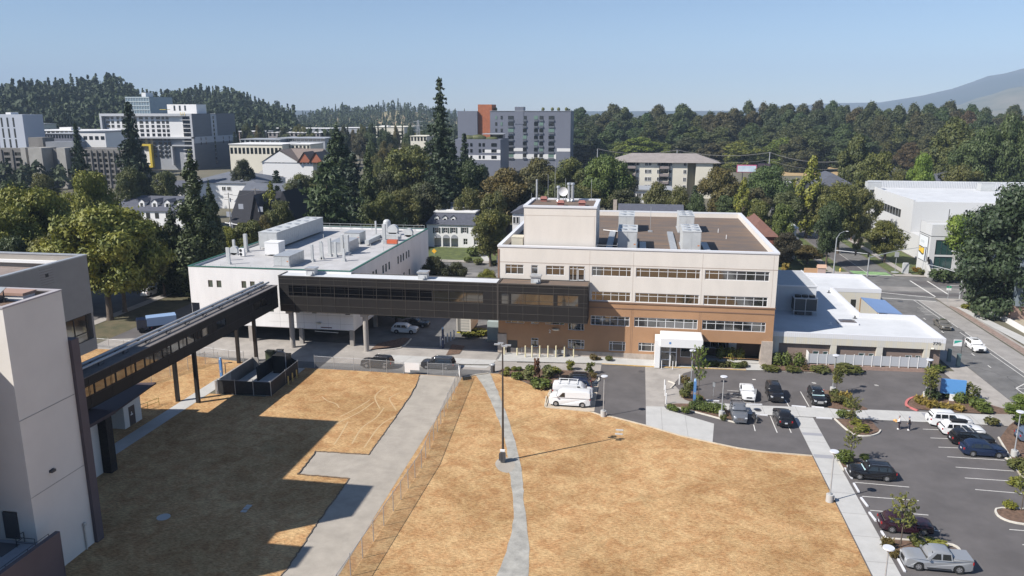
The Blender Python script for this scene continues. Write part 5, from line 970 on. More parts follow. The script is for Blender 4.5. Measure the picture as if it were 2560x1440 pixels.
slab('office_block', 'grey low hall with white shutters left of the conifer', 395, 110, 180, 335, 20, M_GREYBLUE, M_MIDG, (345, 10, 1, 2))
slab('office_block', 'dark-roofed hall with pale panels between the conifers at left', 400, 190, 262, 330, 22, M_WHITEF, M_CHAR, (349, 5, 2.2, 2))
slab('office_block', 'small beige block with flat roof at far left below the hill', 560, 58, 108, 310, 14, M_CREAM, M_MIDG, (318, 3, 2, 2))
slab('office_block', 'cream block with small windows left of the tall conifer', 480, 1026, 1066, 341, 18, M_CREAM, M_CREAM, (352, 5, 1.2, 2.6))
slab('office_block', 'white-roofed low block right of the cream block', 700, 850, 900, 320, 25, M_MIDG, M_WHITEF)
# white hall with red-brown gabled dormers
D = 330.; x0, z0 = PY(655, 400, D); x1 = PY(782, 400, D)[0]; t = thing('church_hall', 'white hall with brown roof and two red-brown gables', 'building', ((x0 + x1) / 2, D + 8, 0))
xq = PY(722, 0, D)[0]; MB().box(x0, x1, D, D + 22, 0, z0 - 1).build('wall', M_WHITEF, t)
b = MB(); gable(b, x0, xq, D, D + 22, z0 - 1, PY(690, 378, D)[1], 'y', .3); b.box(x0, xq, D - .02, D + 1, 0, z0 - 1); b.build('gable_wall', M_WHITEF, t)
b = MB(); ym = D + 11; xm = (x0 + xq) / 2; zr = PY(690, 376, D)[1] + .3
b.add([(x0 - .6, D - .6, z0 - 1.1), (xm, D - .6, zr), (xm, D + 23, zr), (x0 - .6, D + 23, z0 - 1.1)], [(0, 1, 2, 3)]).add([(xq + .6, D - .6, z0 - 1.1), (xm, D - .6, zr), (xm, D + 23, zr), (xq + .6, D + 23, z0 - 1.1)], [(0, 1, 2, 3)])
gable(b, xm, x1, D + 2, D + 22, z0 - 1, zr, 'x'); b.build('roof', M_ROOFBRN, t)
for px in (740, 770):
 a = PY(px, 0, D)[0]; b = MB(); gable(b, a - 3, a + 3, D - 1, D + 8, z0 - .8, z0 + 3.4, 'y', .1); b.build('red_gable', mat('red_brown', (.33, .11, .06), .8), t)
 b = MB().add([(a - 3.5, D - 1.5, z0 - 1), (a, D - 1.5, z0 + 3.8), (a, D + 9, z0 + 3.8), (a - 3.5, D + 9, z0 - 1)], [(0, 1, 2, 3)]).add([(a + 3.5, D - 1.5, z0 - 1), (a, D - 1.5, z0 + 3.8), (a, D + 9, z0 + 3.8), (a + 3.5, D + 9, z0 - 1)], [(0, 1, 2, 3)]); b.build('gable_roof', M_ROOFBRN, t)
for px, py in ((662, 395), (672, 395), (662, 407), (672, 407), (682, 407)): farwin(t, PY(px, 0, D)[0], D - .06, PY(px, py, D)[1], .9, 1.3)
for px in range(728, 782, 9): farwin(t, PY(px, 0, D)[0], D - .06, PY(px, 410, D)[1], .9, 2.2)
# houses with slate roofs
def house(name, label, D, xa, xb, pe, pr, depth, wallm, roofm, wins=(), gables=(), along='x', hipr=False, dorm=(), chim=None, base=None):
 x0, ze = PY(xa, pe, D); x1 = PY(xb, pe, D)[0]; zr = PY((xa + xb) / 2, pr, D + depth / 2)[1]; t = thing(name, label, 'house', ((x0 + x1) / 2, D + depth / 2, 0))
 MB().box(x0, x1, D, D + depth, 0, ze).build('wall', wallm, t); b = MB(); (hip(b, x0, x1, D, D + depth, ze, zr) if hipr else gable(b, x0, x1, D, D + depth, ze, zr, along)); b.build('roof', roofm, t)
 for px, py, wd, hh in wins: a, z = PY(px, py, D); farwin(t, a, D - .06, z, wd, hh, M_GLASS, M_WHITE)
 for px in dorm:
  a = PY(px, 0, D)[0]; z = ze + (zr - ze) * .28; b = MB().box(a - 1, a + 1, D + depth * .14 - .4, D + depth * .4, z - .4, z + 1.5).add([(a - 1, D + depth * .14 - .4, z + 1.5), (a + 1, D + depth * .14 - .4, z + 1.5), (a, D + depth * .14 - .4, z + 2.3)], [(0, 1, 2)]); dm = b.build('dormer', wallm, t)
  MB().add([(a - 1.25, D + depth * .14 - .6, z + 1.4), (a, D + depth * .14 - .6, z + 2.45), (a, D + depth * .45, z + 2.45), (a - 1.25, D + depth * .45, z + 1.4)], [(0, 1, 2, 3)]).add([(a + 1.25, D + depth * .14 - .6, z + 1.4), (a, D + depth * .14 - .6, z + 2.45), (a, D + depth * .45, z + 2.45), (a + 1.25, D + depth * .45, z + 1.4)], [(0, 1, 2, 3)]).build('dormer_roof', roofm, dm)
  MB().box(a - .45, a + .45, D + depth * .14 - .45, D + depth * .14 - .4, z, z + 1.1).build('pane', M_GLASS, dm)
 if chim: a = PY(chim[0], 0, D + 4)[0]; MB().box(a - .5, a + .5, D + depth * .5, D + depth * .5 + 1, ze, zr + chim[1]).build('chimney', chim[2], t)
 return t
house('colonial_house', 'white colonial house with a slate roof and a row of five white dormers', 228, 288, 470, 525, 489, 16, M_WHITE, M_ROOFSL, [(px, 546, 1.3, 1.9) for px in (316, 330, 349, 371, 393, 420, 440)] + [(px, 572, 1.3, 1.9) for px in (316, 330, 349, 371, 393)], dorm=(290, 324, 358, 392, 427))
house('long_roofed_house', 'white house with a very long grey roof beyond the black gabled house', 285, 468, 640, 456, 426, 26, M_WHITE, mat('blue_shingle', (.13, .14, .165), .9, var=.1, scale=.5), [(px, 476, 1.4, 1.4) for px in (522, 560, 573)], hipr=True)
house('white_house', 'white house wall below the grey roof behind the left oak', 300, 352, 450, 474, 450, 16, M_WHITE, M_ROOFSL, [(px, 484, 1.2, 1.4) for px in (365, 380, 420, 435)])
house('grey_roofed_house', 'grey-roofed house left of the spreading cedar', 262, 590, 740, 505, 458, 20, M_WHITE, mat('grey_blue_shingle', (.11, .12, .145), .9, var=.1, scale=.5), ())
house('beige_house', 'beige house with pale gable between the long roof and the cedar', 330, 640, 705, 440, 422, 18, M_CREAM, mat('pale_shingle', (.30, .29, .28), .9), ((655, 448, 1.2, 1.4), (680, 448, 1.2, 1.4)))
D = 214.; t = thing('black_gabled_house', 'black timber house with several steep gables behind the utility poles', 'house', (PY(610, 0, D)[0], D + 8, 0)); M_BW = mat('black_timber', (.012, .012, .016), .8); x0, x1 = PY(528, 0, D)[0], PY(690, 0, D)[0]; ze = PY(600, 560, D)[1]
MB().box(x0, x1, D, D + 16, 0, ze).build('wall', M_BW, t)
for a, b_, zz_, dd in ((528, 640, 482, 0), (640, 700, 478, 1.5)):
 b = MB(); gable(b, PY(a, 0, D)[0], PY(b_, 0, D)[0], D + dd, D + 16, ze, PY(a, zz_, D)[1], 'x' if a == 528 else 'y', .3); b.build('roof', mat('black_shingle', (.016, .017, .024), .85), t)
for a, b_, zz_ in ((592, 632, 484), (640, 668, 497)):
 xa, xb = PY(a, 0, D)[0], PY(b_, 0, D)[0]; b = MB(); gable(b, xa, xb, D - 2.5, D + 8, ze - 2, PY(a, zz_, D)[1], 'y', .1); b.box(xa, xb, D - 2.4, D, 0, ze - 2); b.build('gable_bay', M_BW, t)
 for s_ in (-1, 1): xm = (xa + xb) / 2; xe_ = xm + s_ * ((xb - xa) / 2 + .5); MB().add([(xe_, D - 3, ze - 2.3), (xm, D - 3, PY(a, zz_, D)[1] + .1), (xm, D + 8, PY(a, zz_, D)[1] + .1), (xe_, D + 8, ze - 2.3)], [(0, 1, 2, 3)]).build('bay_roof', M_ROOFSL, t)
for px, py in ((601, 523), (560, 545), (650, 530)): a, z = PY(px, py, D - 3); farwin(t, a, D - 2.6 if px > 590 else D - .1, z, 1.5, 1.5, mat('pale_pane', (.35, .37, .42), .4))
# white mansion with three arches
D = 212.; t = thing('arcaded_mansion', 'white mansion with mansard roof, three dormers and three round arches', 'house', (PY(1120, 0, D)[0], D + 8, 0)); xa, xb = PY(1067, 580, D)[0], PY(1200, 580, D)[0]; ze = PY(1100, 561, D)[1]; zt = PY(1100, 530, D + 3)[1]
XS = lambda px: PY(px, 0, D)[0]
b = MB(); ars = [(XS(a) - xa, XS(a) - xa + 2.05) for a in (1072, 1095, 1117)]; hl = [(a0, a1, .1, 2.6) for a0, a1 in ars]
wn = [(XS(px) - xa, XS(px) - xa + 1.15, PY(px, 582, D)[1], PY(px, 569, D)[1]) for px in (1074, 1097, 1119, 1148)] + [(XS(1150) - xa, XS(1150) - xa + 1.2, .9, 2.6), (XS(1178) - xa, XS(1178) - xa + 1.2, .9, 2.6)]
b.wall((xa, D, 0), (1, 0, 0), (0, -1, 0), xb - xa, ze, hl + wn, .35).box(xa, xb, D + 14, D + 14.2, 0, ze).box(xa, xa + .2, D + .4, D + 14, 0, ze).box(xb - .2, xb, D + .4, D + 14, 0, ze); b.build('wall', M_WHITE, t)
MB().box(xa + .3, XS(1140), D + 2.2, D + 2.4, 0, 3.6).build('loggia_wall', M_WHITE, t)
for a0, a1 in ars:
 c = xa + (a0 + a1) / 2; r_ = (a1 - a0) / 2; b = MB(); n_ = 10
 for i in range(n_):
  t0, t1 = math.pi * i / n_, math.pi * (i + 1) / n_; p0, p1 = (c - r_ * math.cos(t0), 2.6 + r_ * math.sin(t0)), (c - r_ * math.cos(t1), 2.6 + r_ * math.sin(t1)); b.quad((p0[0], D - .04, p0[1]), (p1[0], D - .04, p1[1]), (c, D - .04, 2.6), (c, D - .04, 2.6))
 b.build('arch_shade_sheet', mat('arch_shade', (.30, .31, .34), .8), t)  # flat grey half-disc on the wall, painting the shade inside the arch head
for px in (1074, 1097, 1119, 1148):
 a = XS(px); z0_, z1_ = PY(px, 582, D)[1], PY(px, 569, D)[1]; window(t, (xa, D, 0), (1, 0, 0), (0, -1, 0), (a - xa, a - xa + 1.15, z0_, z1_), (.5,), 0, depth=.2, fw=.07, rows=(.5,))
 for s_ in (-.5, 1.2): MB().box(a + s_, a + s_ + .42, D - .06, D, z0_ - .05, z1_ + .05).build('shutter', mat('green_shutter', (.06, .075, .07), .7), t)
for px in (1150, 1178): a = XS(px); window(t, (xa, D, 0), (1, 0, 0), (0, -1, 0), (a - xa, a - xa + 1.2, .9, 2.6), (.5,), 0, depth=.2, fw=.07, rows=(.5,))
b = MB(); hip(b, xa, xb, D, D + 14, ze, zt, ins=2.4, over=.4); b.build('mansard_roof', M_ROOFSL, t); MB().box(xa + 1.6, xb - 1.6, D + 1.8, D + 12.4, zt, zt + .35).box(XS(1053), XS(1053) + 6.5, D + 10, D + 30, zt + .02, zt + .4).build('flat_roof', M_WHITEF, t)
MB().box(XS(1053) + .3, XS(1053) + 6, D + 14.3, D + 29, 0, zt).build('rear_wing', M_ROOFSL, t)
for px in (1078, 1100, 1122):
 a = XS(px); dm = MB().box(a - .65, a + .65, D + .6, D + 2.4, ze + .4, ze + 1.9).add([(a - .65, D + .6, ze + 1.9), (a + .65, D + .6, ze + 1.9), (a, D + .6, ze + 2.4)], [(0, 1, 2)]).build('dormer', M_WHITE, t); MB().box(a - .35, a + .35, D + .55, D + .6, ze + .65, ze + 1.6).build('pane', M_GLASS, dm)
 MB().add([(a - .9, D + .4, ze + 1.85), (a, D + .4, ze + 2.55), (a, D + 3, ze + 2.55), (a - .9, D + 3, ze + 1.85)], [(0, 1, 2, 3)]).add([(a + .9, D + .4, ze + 1.85), (a, D + .4, ze + 2.55), (a, D + 3, ze + 2.55), (a + .9, D + 3, ze + 1.85)], [(0, 1, 2, 3)]).build('dormer_roof', M_ROOFSL, dm)
MB().box(XS(1207), XS(1207) + 1, D + 5, D + 6, 4, PY(1207, 518, D)[1]).build('chimney', M_WHITE, t)
# houses behind the main building
house('white_gabled_house', 'white timber house with pale gable left of the cream penthouse', 196, 1281, 1345, 532, 508, 14, M_WHITE, M_ROOFSL, ((1287, 558, .8, 1.6), (1293, 558, .8, 1.6), (1340, 560, 1, 1.4)), along='y')
house('grey_ridge_house', 'long low house with blue grey roof just behind the brown roof', 205, 1548, 1706, 545, 510, 14, M_WHITE, M_ROOFSL, chim=(1552, .9, M_BLOCK))
house('brick_house', 'brown-roofed brick house right behind the main building', 196, 1868, 1942, 590, 540, 20, mat('red_brick', (.23, .085, .06), .9, var=.15, scale=2), mat('red_brown_shingle', (.17, .085, .065), .9, var=.12, scale=1.), hipr=True, chim=(1925, -1.5, mat('brick_chimney', (.36, .14, .09), .9)))
slab('office_block', 'low white annex with flat roof beside the brick house', 208, 1945, 1992, 571, 12, M_WHITE, M_WHITEF)
for lb, D, a, b_, pe, pr in (('dark slate hipped roof left among the trees behind the white hall', 300, 2040, 2140, 465, 430), ('dark slate roof in the middle behind the white hall', 310, 2235, 2300, 452, 422), ('dark slate hipped roof right behind the white hall', 315, 2335, 2500, 462, 425)):
 house('slate_roofed_house', lb, D, a, b_, pe, pr, 26, mat('navy_wall', (.05, .055, .07), .8), mat('dark_slate', (.085, .09, .11), .85, var=.08, scale=.5), hipr=True)
# white hall at the crossing
t = thing('white_hall', 'large white flat-roofed hall with a dark window strip across the crossing', 'building', (90, 240, 0)); HZ = 14.6; HX, HY0, HY1, HX1 = 72.6, 221.5, 266., 128.
M_HALL = mat('hall_white', (.58, .58, .575), .75, var=.02, scale=.1)
wy0, wy1 = PX(2183, 520, HX)[0], PX(2251, 540, HX)[0]
b = MB().wall((HX, HY0, 0), (0, 1, 0), (-1, 0, 0), HY1 - HY0, HZ, [(wy1 - HY0, wy0 - HY0, 8.6, 10.9)], .25).wall((HX, HY0, 0), (1, 0, 0), (0, -1, 0), HX1 - HX, HZ - .4).wall((HX1, HY0, 0), (0, 1, 0), (1, 0, 0), HY1 - HY0, HZ).wall((HX, HY1, 0), (1, 0, 0), (0, 1, 0), HX1 - HX, HZ + 1.4); b.build('wall', M_HALL, t)
for i in range(10): a = wy1 - HY0 + i * (wy0 - wy1) / 10; window(t, (HX, HY0, 0), (0, 1, 0), (-1, 0, 0), (a + .15, a + (wy0 - wy1) / 10 - .15, 8.6, 10.9), (), 0, depth=.2, fw=.05, frame=M_STEEL)
MB().box(HX + .4, HX1 - .4, HY0 + .2, HY1 - .4, HZ - 1.4, HZ - .8).build('roof', M_ROOF_G, t)
b = MB()
for i in range(110): b.box(HX + 1 + i * .5, HX + 1.08 + i * .5, HY1 - .62, HY1 - .5, HZ - .8, HZ + 1.3)
b.box(HX + .4, HX1 - .3, HY1 - .5, HY1 - .1, HZ - .8, HZ + 1.4).box(HX + .03, HX + .45, HY0 + 8, HY1, HZ - 2, HZ + .02).box(HX + .03, HX + .45, HY0 + .03, HY0 + 8, HZ - 2, HZ + .1).box(HX1 - .45, HX1, HY0 + 20, HY1, HZ - 2, HZ + 1.4); b.build('parapet_lining', mat('ribbed_pale', (.60, .61, .63), .6), t)
b = MB().box(HX - .02, HX, HY0, HY1, 5.6, 5.68).box(HX, HX1, HY0 - .02, HY0, 5.6, 5.68); b.build('wall_joint', M_STEELD, t)
VX, VY, VZ = 67.7, 192.3, 12.1
b = MB().wall((VX, VY, 0), (0, 1, 0), (-1, 0, 0), 7.6, VZ).wall((VX, VY, 0), (1, 0, 0), (0, -1, 0), 12, VZ, [(1.2, 5.2, 5.0, 8.5), (1.2, 5.2, 1.8, 4.6)], .3).box(VX, VX + 12, VY + 7.5, VY + 7.6, 0, VZ).box(VX + 11.9, VX + 12, VY, VY + 7.6, 0, VZ).box(VX + .2, VX + 11.8, VY + .2, VY + 7.4, VZ - .7, VZ - .5); b.box(VX + 5, HX1 - 20, VY + 7.7, HY0, 0, 6.0); b.build('entrance_tower', M_HALL, t)
for z0_, z1_ in ((5.0, 8.5), (1.8, 4.6)): window(t, (VX, VY, 0), (1, 0, 0), (0, -1, 0), (1.2, 5.2, z0_, z1_), (.33, .66), 0, depth=.2, fw=.06, frame=M_STEELD, glass=M_GLASSG)
b = MB().box(VX - .03, VX, VY, VY + 7.6, 9.3, 9.42).box(VX, VX + 12, VY - .03, VY, 9.3, 9.42); b.build('wall_joint', M_STEELD, t)
tag(MB().tube([(VX + 4, VY + 2, VZ - .5), (VX + 4, VY + 2, VZ + 3.4)], .08).build('roof_mast', M_STEELD), 'dark mast on the entrance tower roof of the white hall', 'mast')
sg = thing('billboard', 'tall white poster with yellow and black panel on the tower of the white hall', 'sign', (VX - .05, VY + 3, 0)); ya, yb, za, zb = VY + 1.2, VY + 6.6, 3.1, 8.9
MB().box(VX - .12, VX - .02, ya - .1, yb + .1, za - .1, zb + .1).build('frame', M_BLACK, sg); MB().box(VX - .15, VX - .12, ya, yb, za, zb).build('poster', mat('poster_white', (.74, .76, .77), .5), sg)
b = MB().add([(VX - .17, yb - .05, za + 1.7), (VX - .17, yb - .05, za + 3.2), (VX - .17, ya + 1.7, za + 3.1), (VX - .17, ya + 1.7, za + 1.5), (VX - .17, ya + 2.6, za + 1.2)], [(0, 1, 2, 3, 4)]); b.build('dark_panel', M_BLACK, sg)
YM = mat('yellow_panel', (.80, .52, .06), .6)
MB().add([(VX - .19, yb - .2, za + 1.95), (VX - .19, yb - .2, za + 3.0), (VX - .19, ya + 3.9, za + 2.95), (VX - .19, ya + 3.9, za + 1.8)], [(0, 1, 2, 3)]).add([(VX - .19, ya + 3.8, za + 1.7), (VX - .19, ya + 3.8, za + 2.95), (VX - .19, ya + 1.9, za + 2.9), (VX - .19, ya + 1.9, za + 1.55)], [(0, 1, 2, 3)]).build('yellow_block', YM, sg)
MB().box(VX - .17, VX - .15, ya + 2.2, ya + 4.6, za + 4.1, za + 4.7).build('grey_block', mat('poster_grey', (.60, .64, .65), .5), sg)
MB().box(VX - .17, VX - .15, ya + .35, ya + 1.0, za + .1, za + 3.4).build('bottle_graphic', mat('poster_navy', (.05, .06, .10), .5), sg)
x = VX + .5
tag(MB().box(VX - .6, VX + .1, VY - 2.4, VY, 0, 1.6).add([(VX - .6, VY - 2.4, 1.6), (VX + .1, VY - 2.4, 1.6), (VX + .1, VY, 2.9), (VX - .6, VY, 2.9), (VX - .6, VY, 1.6), (VX + .1, VY, 1.6)], [(0, 1, 2, 3), (0, 3, 4), (1, 5, 2), (3, 2, 5, 4)]).build('stair_wall', M_CONC), 'sloping concrete stair wall at the foot of the poster tower', 'wall')
for px, py, lb in ((2185, 476, 'boxy grey air unit at the left rear of the white hall roof'), (2452, 476, 'pale air unit at the right rear of the white hall roof')):
 x, y = P(px, py, 13.6); y = min(y, 258); roofbox('rooftop_unit', lb, 'air handler', x - 2, x + 2, y, y + 3, HZ - .8, HZ + 1.6, doors=False, group='air units on the white hall')
# billboard with blue sky, trailer, power lines by the railway
D = 372.; x0, z1 = PY(1843, 412, D); x1, z0_ = PY(1891, 431, D); bb = thing('billboard', 'wide billboard with a pale blue picture beyond the beige apartments', 'billboard', ((x0 + x1) / 2, D, 0))
MB().box(x0, x1, D, D + .5, z0_, z1).build('frame', mat('pink_frame', (.55, .12, .22), .6), bb); MB().box(x0 + .3, x1 - .3, D - .05, D, z0_ + .2, z1 - .4).build('picture', mat('sky_picture', (.45, .58, .70), .5, col2=(.68, .74, .78), scale=.25), bb); b = MB()
for f in (.3, .7): b.tube([(x0 + (x1 - x0) * f, D + .3, 0), (x0 + (x1 - x0) * f, D + .3, z0_)], .25)
b.build('post', M_STEELD, bb)
x0, z1 = PY(1895, 409, D + 4); x1, z0_ = PY(1925, 428, D + 4); bb = thing('billboard', 'dark back-facing billboard frame right of the blue one', 'billboard', ((x0 + x1) / 2, D + 4, 0)); MB().box(x0, x1, D + 4, D + 4.6, z0_, z1).build('back_panel', mat('dark_plum', (.07, .05, .07), .8), bb); MB().tube([((x0 + x1) / 2, D + 4.6, 0), ((x0 + x1) / 2, D + 4.6, z0_)], .3).build('post', M_STEELD, bb)
D = 395.; x0, z1 = PY(1962, 419, D); x1 = PY(1994, 419, D)[0]; t = thing('box_trailer', 'white box trailer standing by the dry field near the railway', 'trailer', ((x0 + x1) / 2, D, 0)); MB().box(x0, x1, D, D + 2.6, 1.1, 4.1).build('box', M_WHITE, t)
for f in (.15, .25, .85): b = MB(); b.xf = Matrix.Translation((x0 + (x1 - x0) * f, D - .02, .5)) @ Matrix.Rotation(R(90), 4, 'X'); b.cyl(0, 0, -2.6, .02, .5, n=12); b.build('wheel', M_BLACK, t)
M_WIRE = mat('wire', (.22, .21, .20), .6)
pts = []
for px, pt in ((1494, 372), (1693, 375), (1925, 381), (2110, 402), (2240, 424)):
 x, y, z = PD(px, pt, 400.); t = thing('transmission_pole', {1494: 'leftmost tall steel line pole behind the beige apartments', 1693: 'second tall line pole just above the beige apartment roof', 1925: 'middle tall line pole right of the billboards', 2110: 'fourth tall line pole with a grey transformer', 2240: 'rightmost tall line pole among the trees'}[px], 'power pole', (x, y, 0), group='line poles along the railway'); MB().tube([(x, y, 0), (x, y, z)], [.35, .2], 8).build('shaft', M_STEEL, t); pts.append((x, y, z))
def wire(a, b, sag, m, r_=.05, n_=9):
 a, b = Vector(a), Vector(b); m.tube([tuple(a.lerp(b, i / n_) - Vector((0, 0, sag * 4 * (i / n_) * (1 - i / n_)))) for i in range(n_ + 1)], r_, 4)
for i, (a, b_) in enumerate(zip(pts[:-1], pts[1:])):
 m = MB(); wire(a, b_, 2.2, m, .11); wire((a[0], a[1], a[2] - 3.6), (b_[0], b_[1], b_[2] - 3.6), 2., m, .06); tag(m.build('power_line', M_WIRE), ['power line span over the beige apartment roof', 'power line span from the apartments to the middle pole', 'power line span right of the middle pole', 'power line span between the two right line poles'][i], 'power line', 'spans of the railway power line')
x, y, z = PD(1045, 300, 560.); b = MB()
for s1_, s2_ in ((-1, -1), (1, -1), (1, 1), (-1, 1)): b.tube([(x + s1_ * 2.4, y + s2_ * 2.4, 0), (x + s1_ * .4, y + s2_ * .4, z)], .16, 4)
for i in range(9):
 f = i / 9; w0 = 2.4 - 2 * f; w1 = 2.4 - 2 * (f + 1 / 9); b.tube([(x - w0, y - w0, z * f), (x + w1, y - w1, z * (f + 1 / 9))], .1, 4); b.tube([(x + w0, y - w0, z * f), (x - w1, y - w1, z * (f + 1 / 9))], .1, 4)
for zz_ in (z - 1, z - 4, z - 7): b.tube([(x - 3.4, y, zz_), (x + 3.4, y, zz_)], .13, 4)
tag(b.build('lattice_mast', M_STEEL), 'steel lattice power mast left of the tall conifer', 'mast')
# trees and shrubs: crowns of leaf-sized faces spread through lumpy volumes
def leaf_cloud(name, blobs, leaf, dens, m, seed, droop=0., aspect=1.6, up=.25):
 """blobs: (x,y,z,rx,ry,rz); leaves lie on and inside each blob, facing mostly outwards"""
 r = np.random.default_rng(seed); V = [];
 for (x, y, z, rx, ry, rz) in blobs:
  n = max(8, int(dens * (rx * ry * rz) ** (2 / 3) * 4)); d = r.normal(size=(n, 3)); d /= np.linalg.norm(d, axis=1)[:, None]
  rad = 1 - .45 * r.random((n, 1)) ** 2.2; rad *= 1 + .12 * r.normal(size=(n, 1)); p = d * rad * [rx, ry, rz] + [x, y, z]
  nn = d + r.normal(size=(n, 3)) * .55 + [0, 0, up]; nn /= np.linalg.norm(nn, axis=1)[:, None]
  t = np.cross(nn, r.normal(size=(n, 3))); t[:, 2] -= droop; t /= np.linalg.norm(t, axis=1)[:, None]; b = np.cross(nn, t)
  s = leaf * (.6 + .8 * r.random((n, 1))); t = t * s * aspect / 1.25; b = b * s / 1.25
  V.append(np.stack([p - t, p + b * .8, p + t, p - b * .8], 1))
 V = np.concatenate(V); nq = len(V); me = bpy.data.meshes.new(name); me.vertices.add(nq * 4); me.vertices.foreach_set('co', V.reshape(-1).astype(np.float32))
 me.loops.add(nq * 4); me.loops.foreach_set('vertex_index', np.arange(nq * 4, dtype=np.int32)); me.polygons.add(nq); me.polygons.foreach_set('loop_start', np.arange(0, nq * 4, 4, dtype=np.int32))
 me.polygons.foreach_set('loop_total', np.full(nq, 4, dtype=np.int32)); me.update(calc_edges=True); me.materials.append(m); return me
def trunk_mesh(name, H, r0, limbs, seed, fork=.35, spread=.45, lean=.03):
 b = MB(); rr = random.Random(seed); b.tube([(0, 0, -.2), (.0, .0, .4), (lean * H * .3, 0, H * .3), (lean * H * .5, .02 * H, H * .6), (lean * H * .4, 0, H * .88)], [r0 * 1.5, r0 * 1.05, r0 * .85, r0 * .5, r0 * .12], 8)
 for i in range(limbs):
  a = i * 2.4 + rr.uniform(-.4, .4); z0 = H * (fork + (.85 - fork) * i / max(1, limbs)); L = H * spread * rr.uniform(.6, 1) * (1 - .5 * i / max(1, limbs)); dx, dy = math.cos(a), math.sin(a)
  b.tube([(lean * z0, 0, z0), (dx * L * .45, dy * L * .45, z0 + L * .30), (dx * L, dy * L, z0 + L * .55)], [r0 * .42, r0 * .25, r0 * .06], 5)
 me = b.mesh(name); me.materials.append(M_BARK); return me
def broad(seed, H=12., Rw=5., base=.18, nb=30, leaf=.30, dens=26, m=None, lump=.30, top=1., hole=.0):
 rr = random.Random(seed); bl = []; zc = H * (base + 1) / 2; rz = H * (1 - base) / 2; lob = [(Vector((rr.gauss(0, 1), rr.gauss(0, 1), rr.uniform(-.5, .9))).normalized(), rr.uniform(.18, .42)) for _ in range(7)]
 for i in range(nb):
  for _ in range(20):
   d = Vector((rr.gauss(0, 1), rr.gauss(0, 1), rr.gauss(0, 1))).normalized(); k = rr.uniform(.45, .80);
   if d.z > -.75: break
  k *= .80 + sum(a_ * max(0, d.dot(v_)) ** 4 for v_, a_ in lob); s = lump * Rw * rr.uniform(.55, 1.3); wz = 1 - .25 * max(0, -d.z); bl.append((d.x * Rw * k * wz, d.y * Rw * k * wz, zc + d.z * rz * (.82 if k > .6 else .7), s * 1.1, s * 1.1, s * .78))
 bl.append((0, 0, zc, Rw * .5, Rw * .5, rz * .55))
 return leaf_cloud('crown', bl, leaf, dens, m or M_LEAF, seed), trunk_mesh('trunk', H * .9, H * .026, 7, seed)
def tallb(seed, H=26., Rw=6., m=None, leaf=.38, dens=26, nb=40, base=.12):
 rr = random.Random(seed); bl = []
 for i in range(nb):
  f = rr.random(); a = rr.uniform(0, 6.28); env = Rw * (.55 + .5 * math.sin(math.pi * min(1, f * 1.05)) ** .7) * (1 if f < .8 else (1 - (f - .8) * 3.2)); k = rr.uniform(.35, .85); s = Rw * rr.uniform(.2, .36)
  bl.append((env * k * math.cos(a), env * k * math.sin(a), H * (base + (1 - base) * f) - s * .6, s, s, s * 1.25))
 return leaf_cloud('crown', bl, leaf, dens, m or M_LEAF, seed), trunk_mesh('trunk', H * .85, H * .02, 5, seed, .4, .25)
def conifer(seed, H=20., Rw=4., base=.06, whorls=26, leaf=.32, m=None, droopy=.5, power=.85, per=8, dens=1., fill=True):
 r = np.random.default_rng(seed); rr = random.Random(seed); bl = []
 for i in range(whorls):
  f = (i + rr.uniform(-.3, .3)) / whorls; z = H * (base + (1 - base) * f); R_ = Rw * max(.04, (1 - f) ** power) * rr.uniform(.78, 1.12); n = max(3, int(per * (1 - f * .6)))
  for j in range(n):
   a = 2 * math.pi * j / n + rr.uniform(-.35, .35) + i * 1.1; L = R_ * rr.uniform(.62, 1.15); k = max(2, int(L / max(leaf * 2.4, L * .26)))
   for q in range(k):
    g = (q + .6) / k; s = max(leaf * 1.5, L * .20) * (1.2 - .5 * g); bl.append((L * g * math.cos(a), L * g * math.sin(a), z - droopy * L * g * g + .12 * L * g, s, s, s * .5))
  if fill: bl.append((0, 0, z, R_ * .42, R_ * .42, H / whorls * .8))
 return leaf_cloud('crown', bl, leaf, 13 * dens, m or M_NEEDLE, seed, droop=.35, aspect=2.0, up=.1), trunk_mesh('trunk', H * .97, H * .014, 0, seed)
def conebl(seed, H=18., Rw=3.4, leaf=.17, dens=52, nb=150, m=None, tops=1):
 rr = random.Random(seed); bl = []
 for i in range(nb):
  f = rr.random() ** 1.05; k = i % tops; a = rr.uniform(0, 6.28); env = Rw * (1 - f) ** .52 * (.8 if tops > 1 else 1); s = max(.28, env * rr.uniform(.26, .42)); q = rr.uniform(.45, .85); ox = (k - (tops - 1) / 2) * Rw * .7
  bl.append((ox + env * q * math.cos(a), env * q * math.sin(a), H * (.02 + .95 * f) * (1 - .07 * k), s * .9, s * .9, s * 1.5))
 bl += [((k - (tops - 1) / 2) * Rw * .7, 0, H * (1 - .07 * k) * f_, max(.22, Rw * (1 - f_) ** .55 * .5), max(.22, Rw * (1 - f_) ** .55 * .5), H * .05) for f_ in [i / 22 for i in range(1, 23)] for k in range(tops)]; return leaf_cloud('crown', bl, leaf, dens, m or M_NEEDLE, seed, up=.15), trunk_mesh('trunk', H * .9, H * .014, 0, seed)
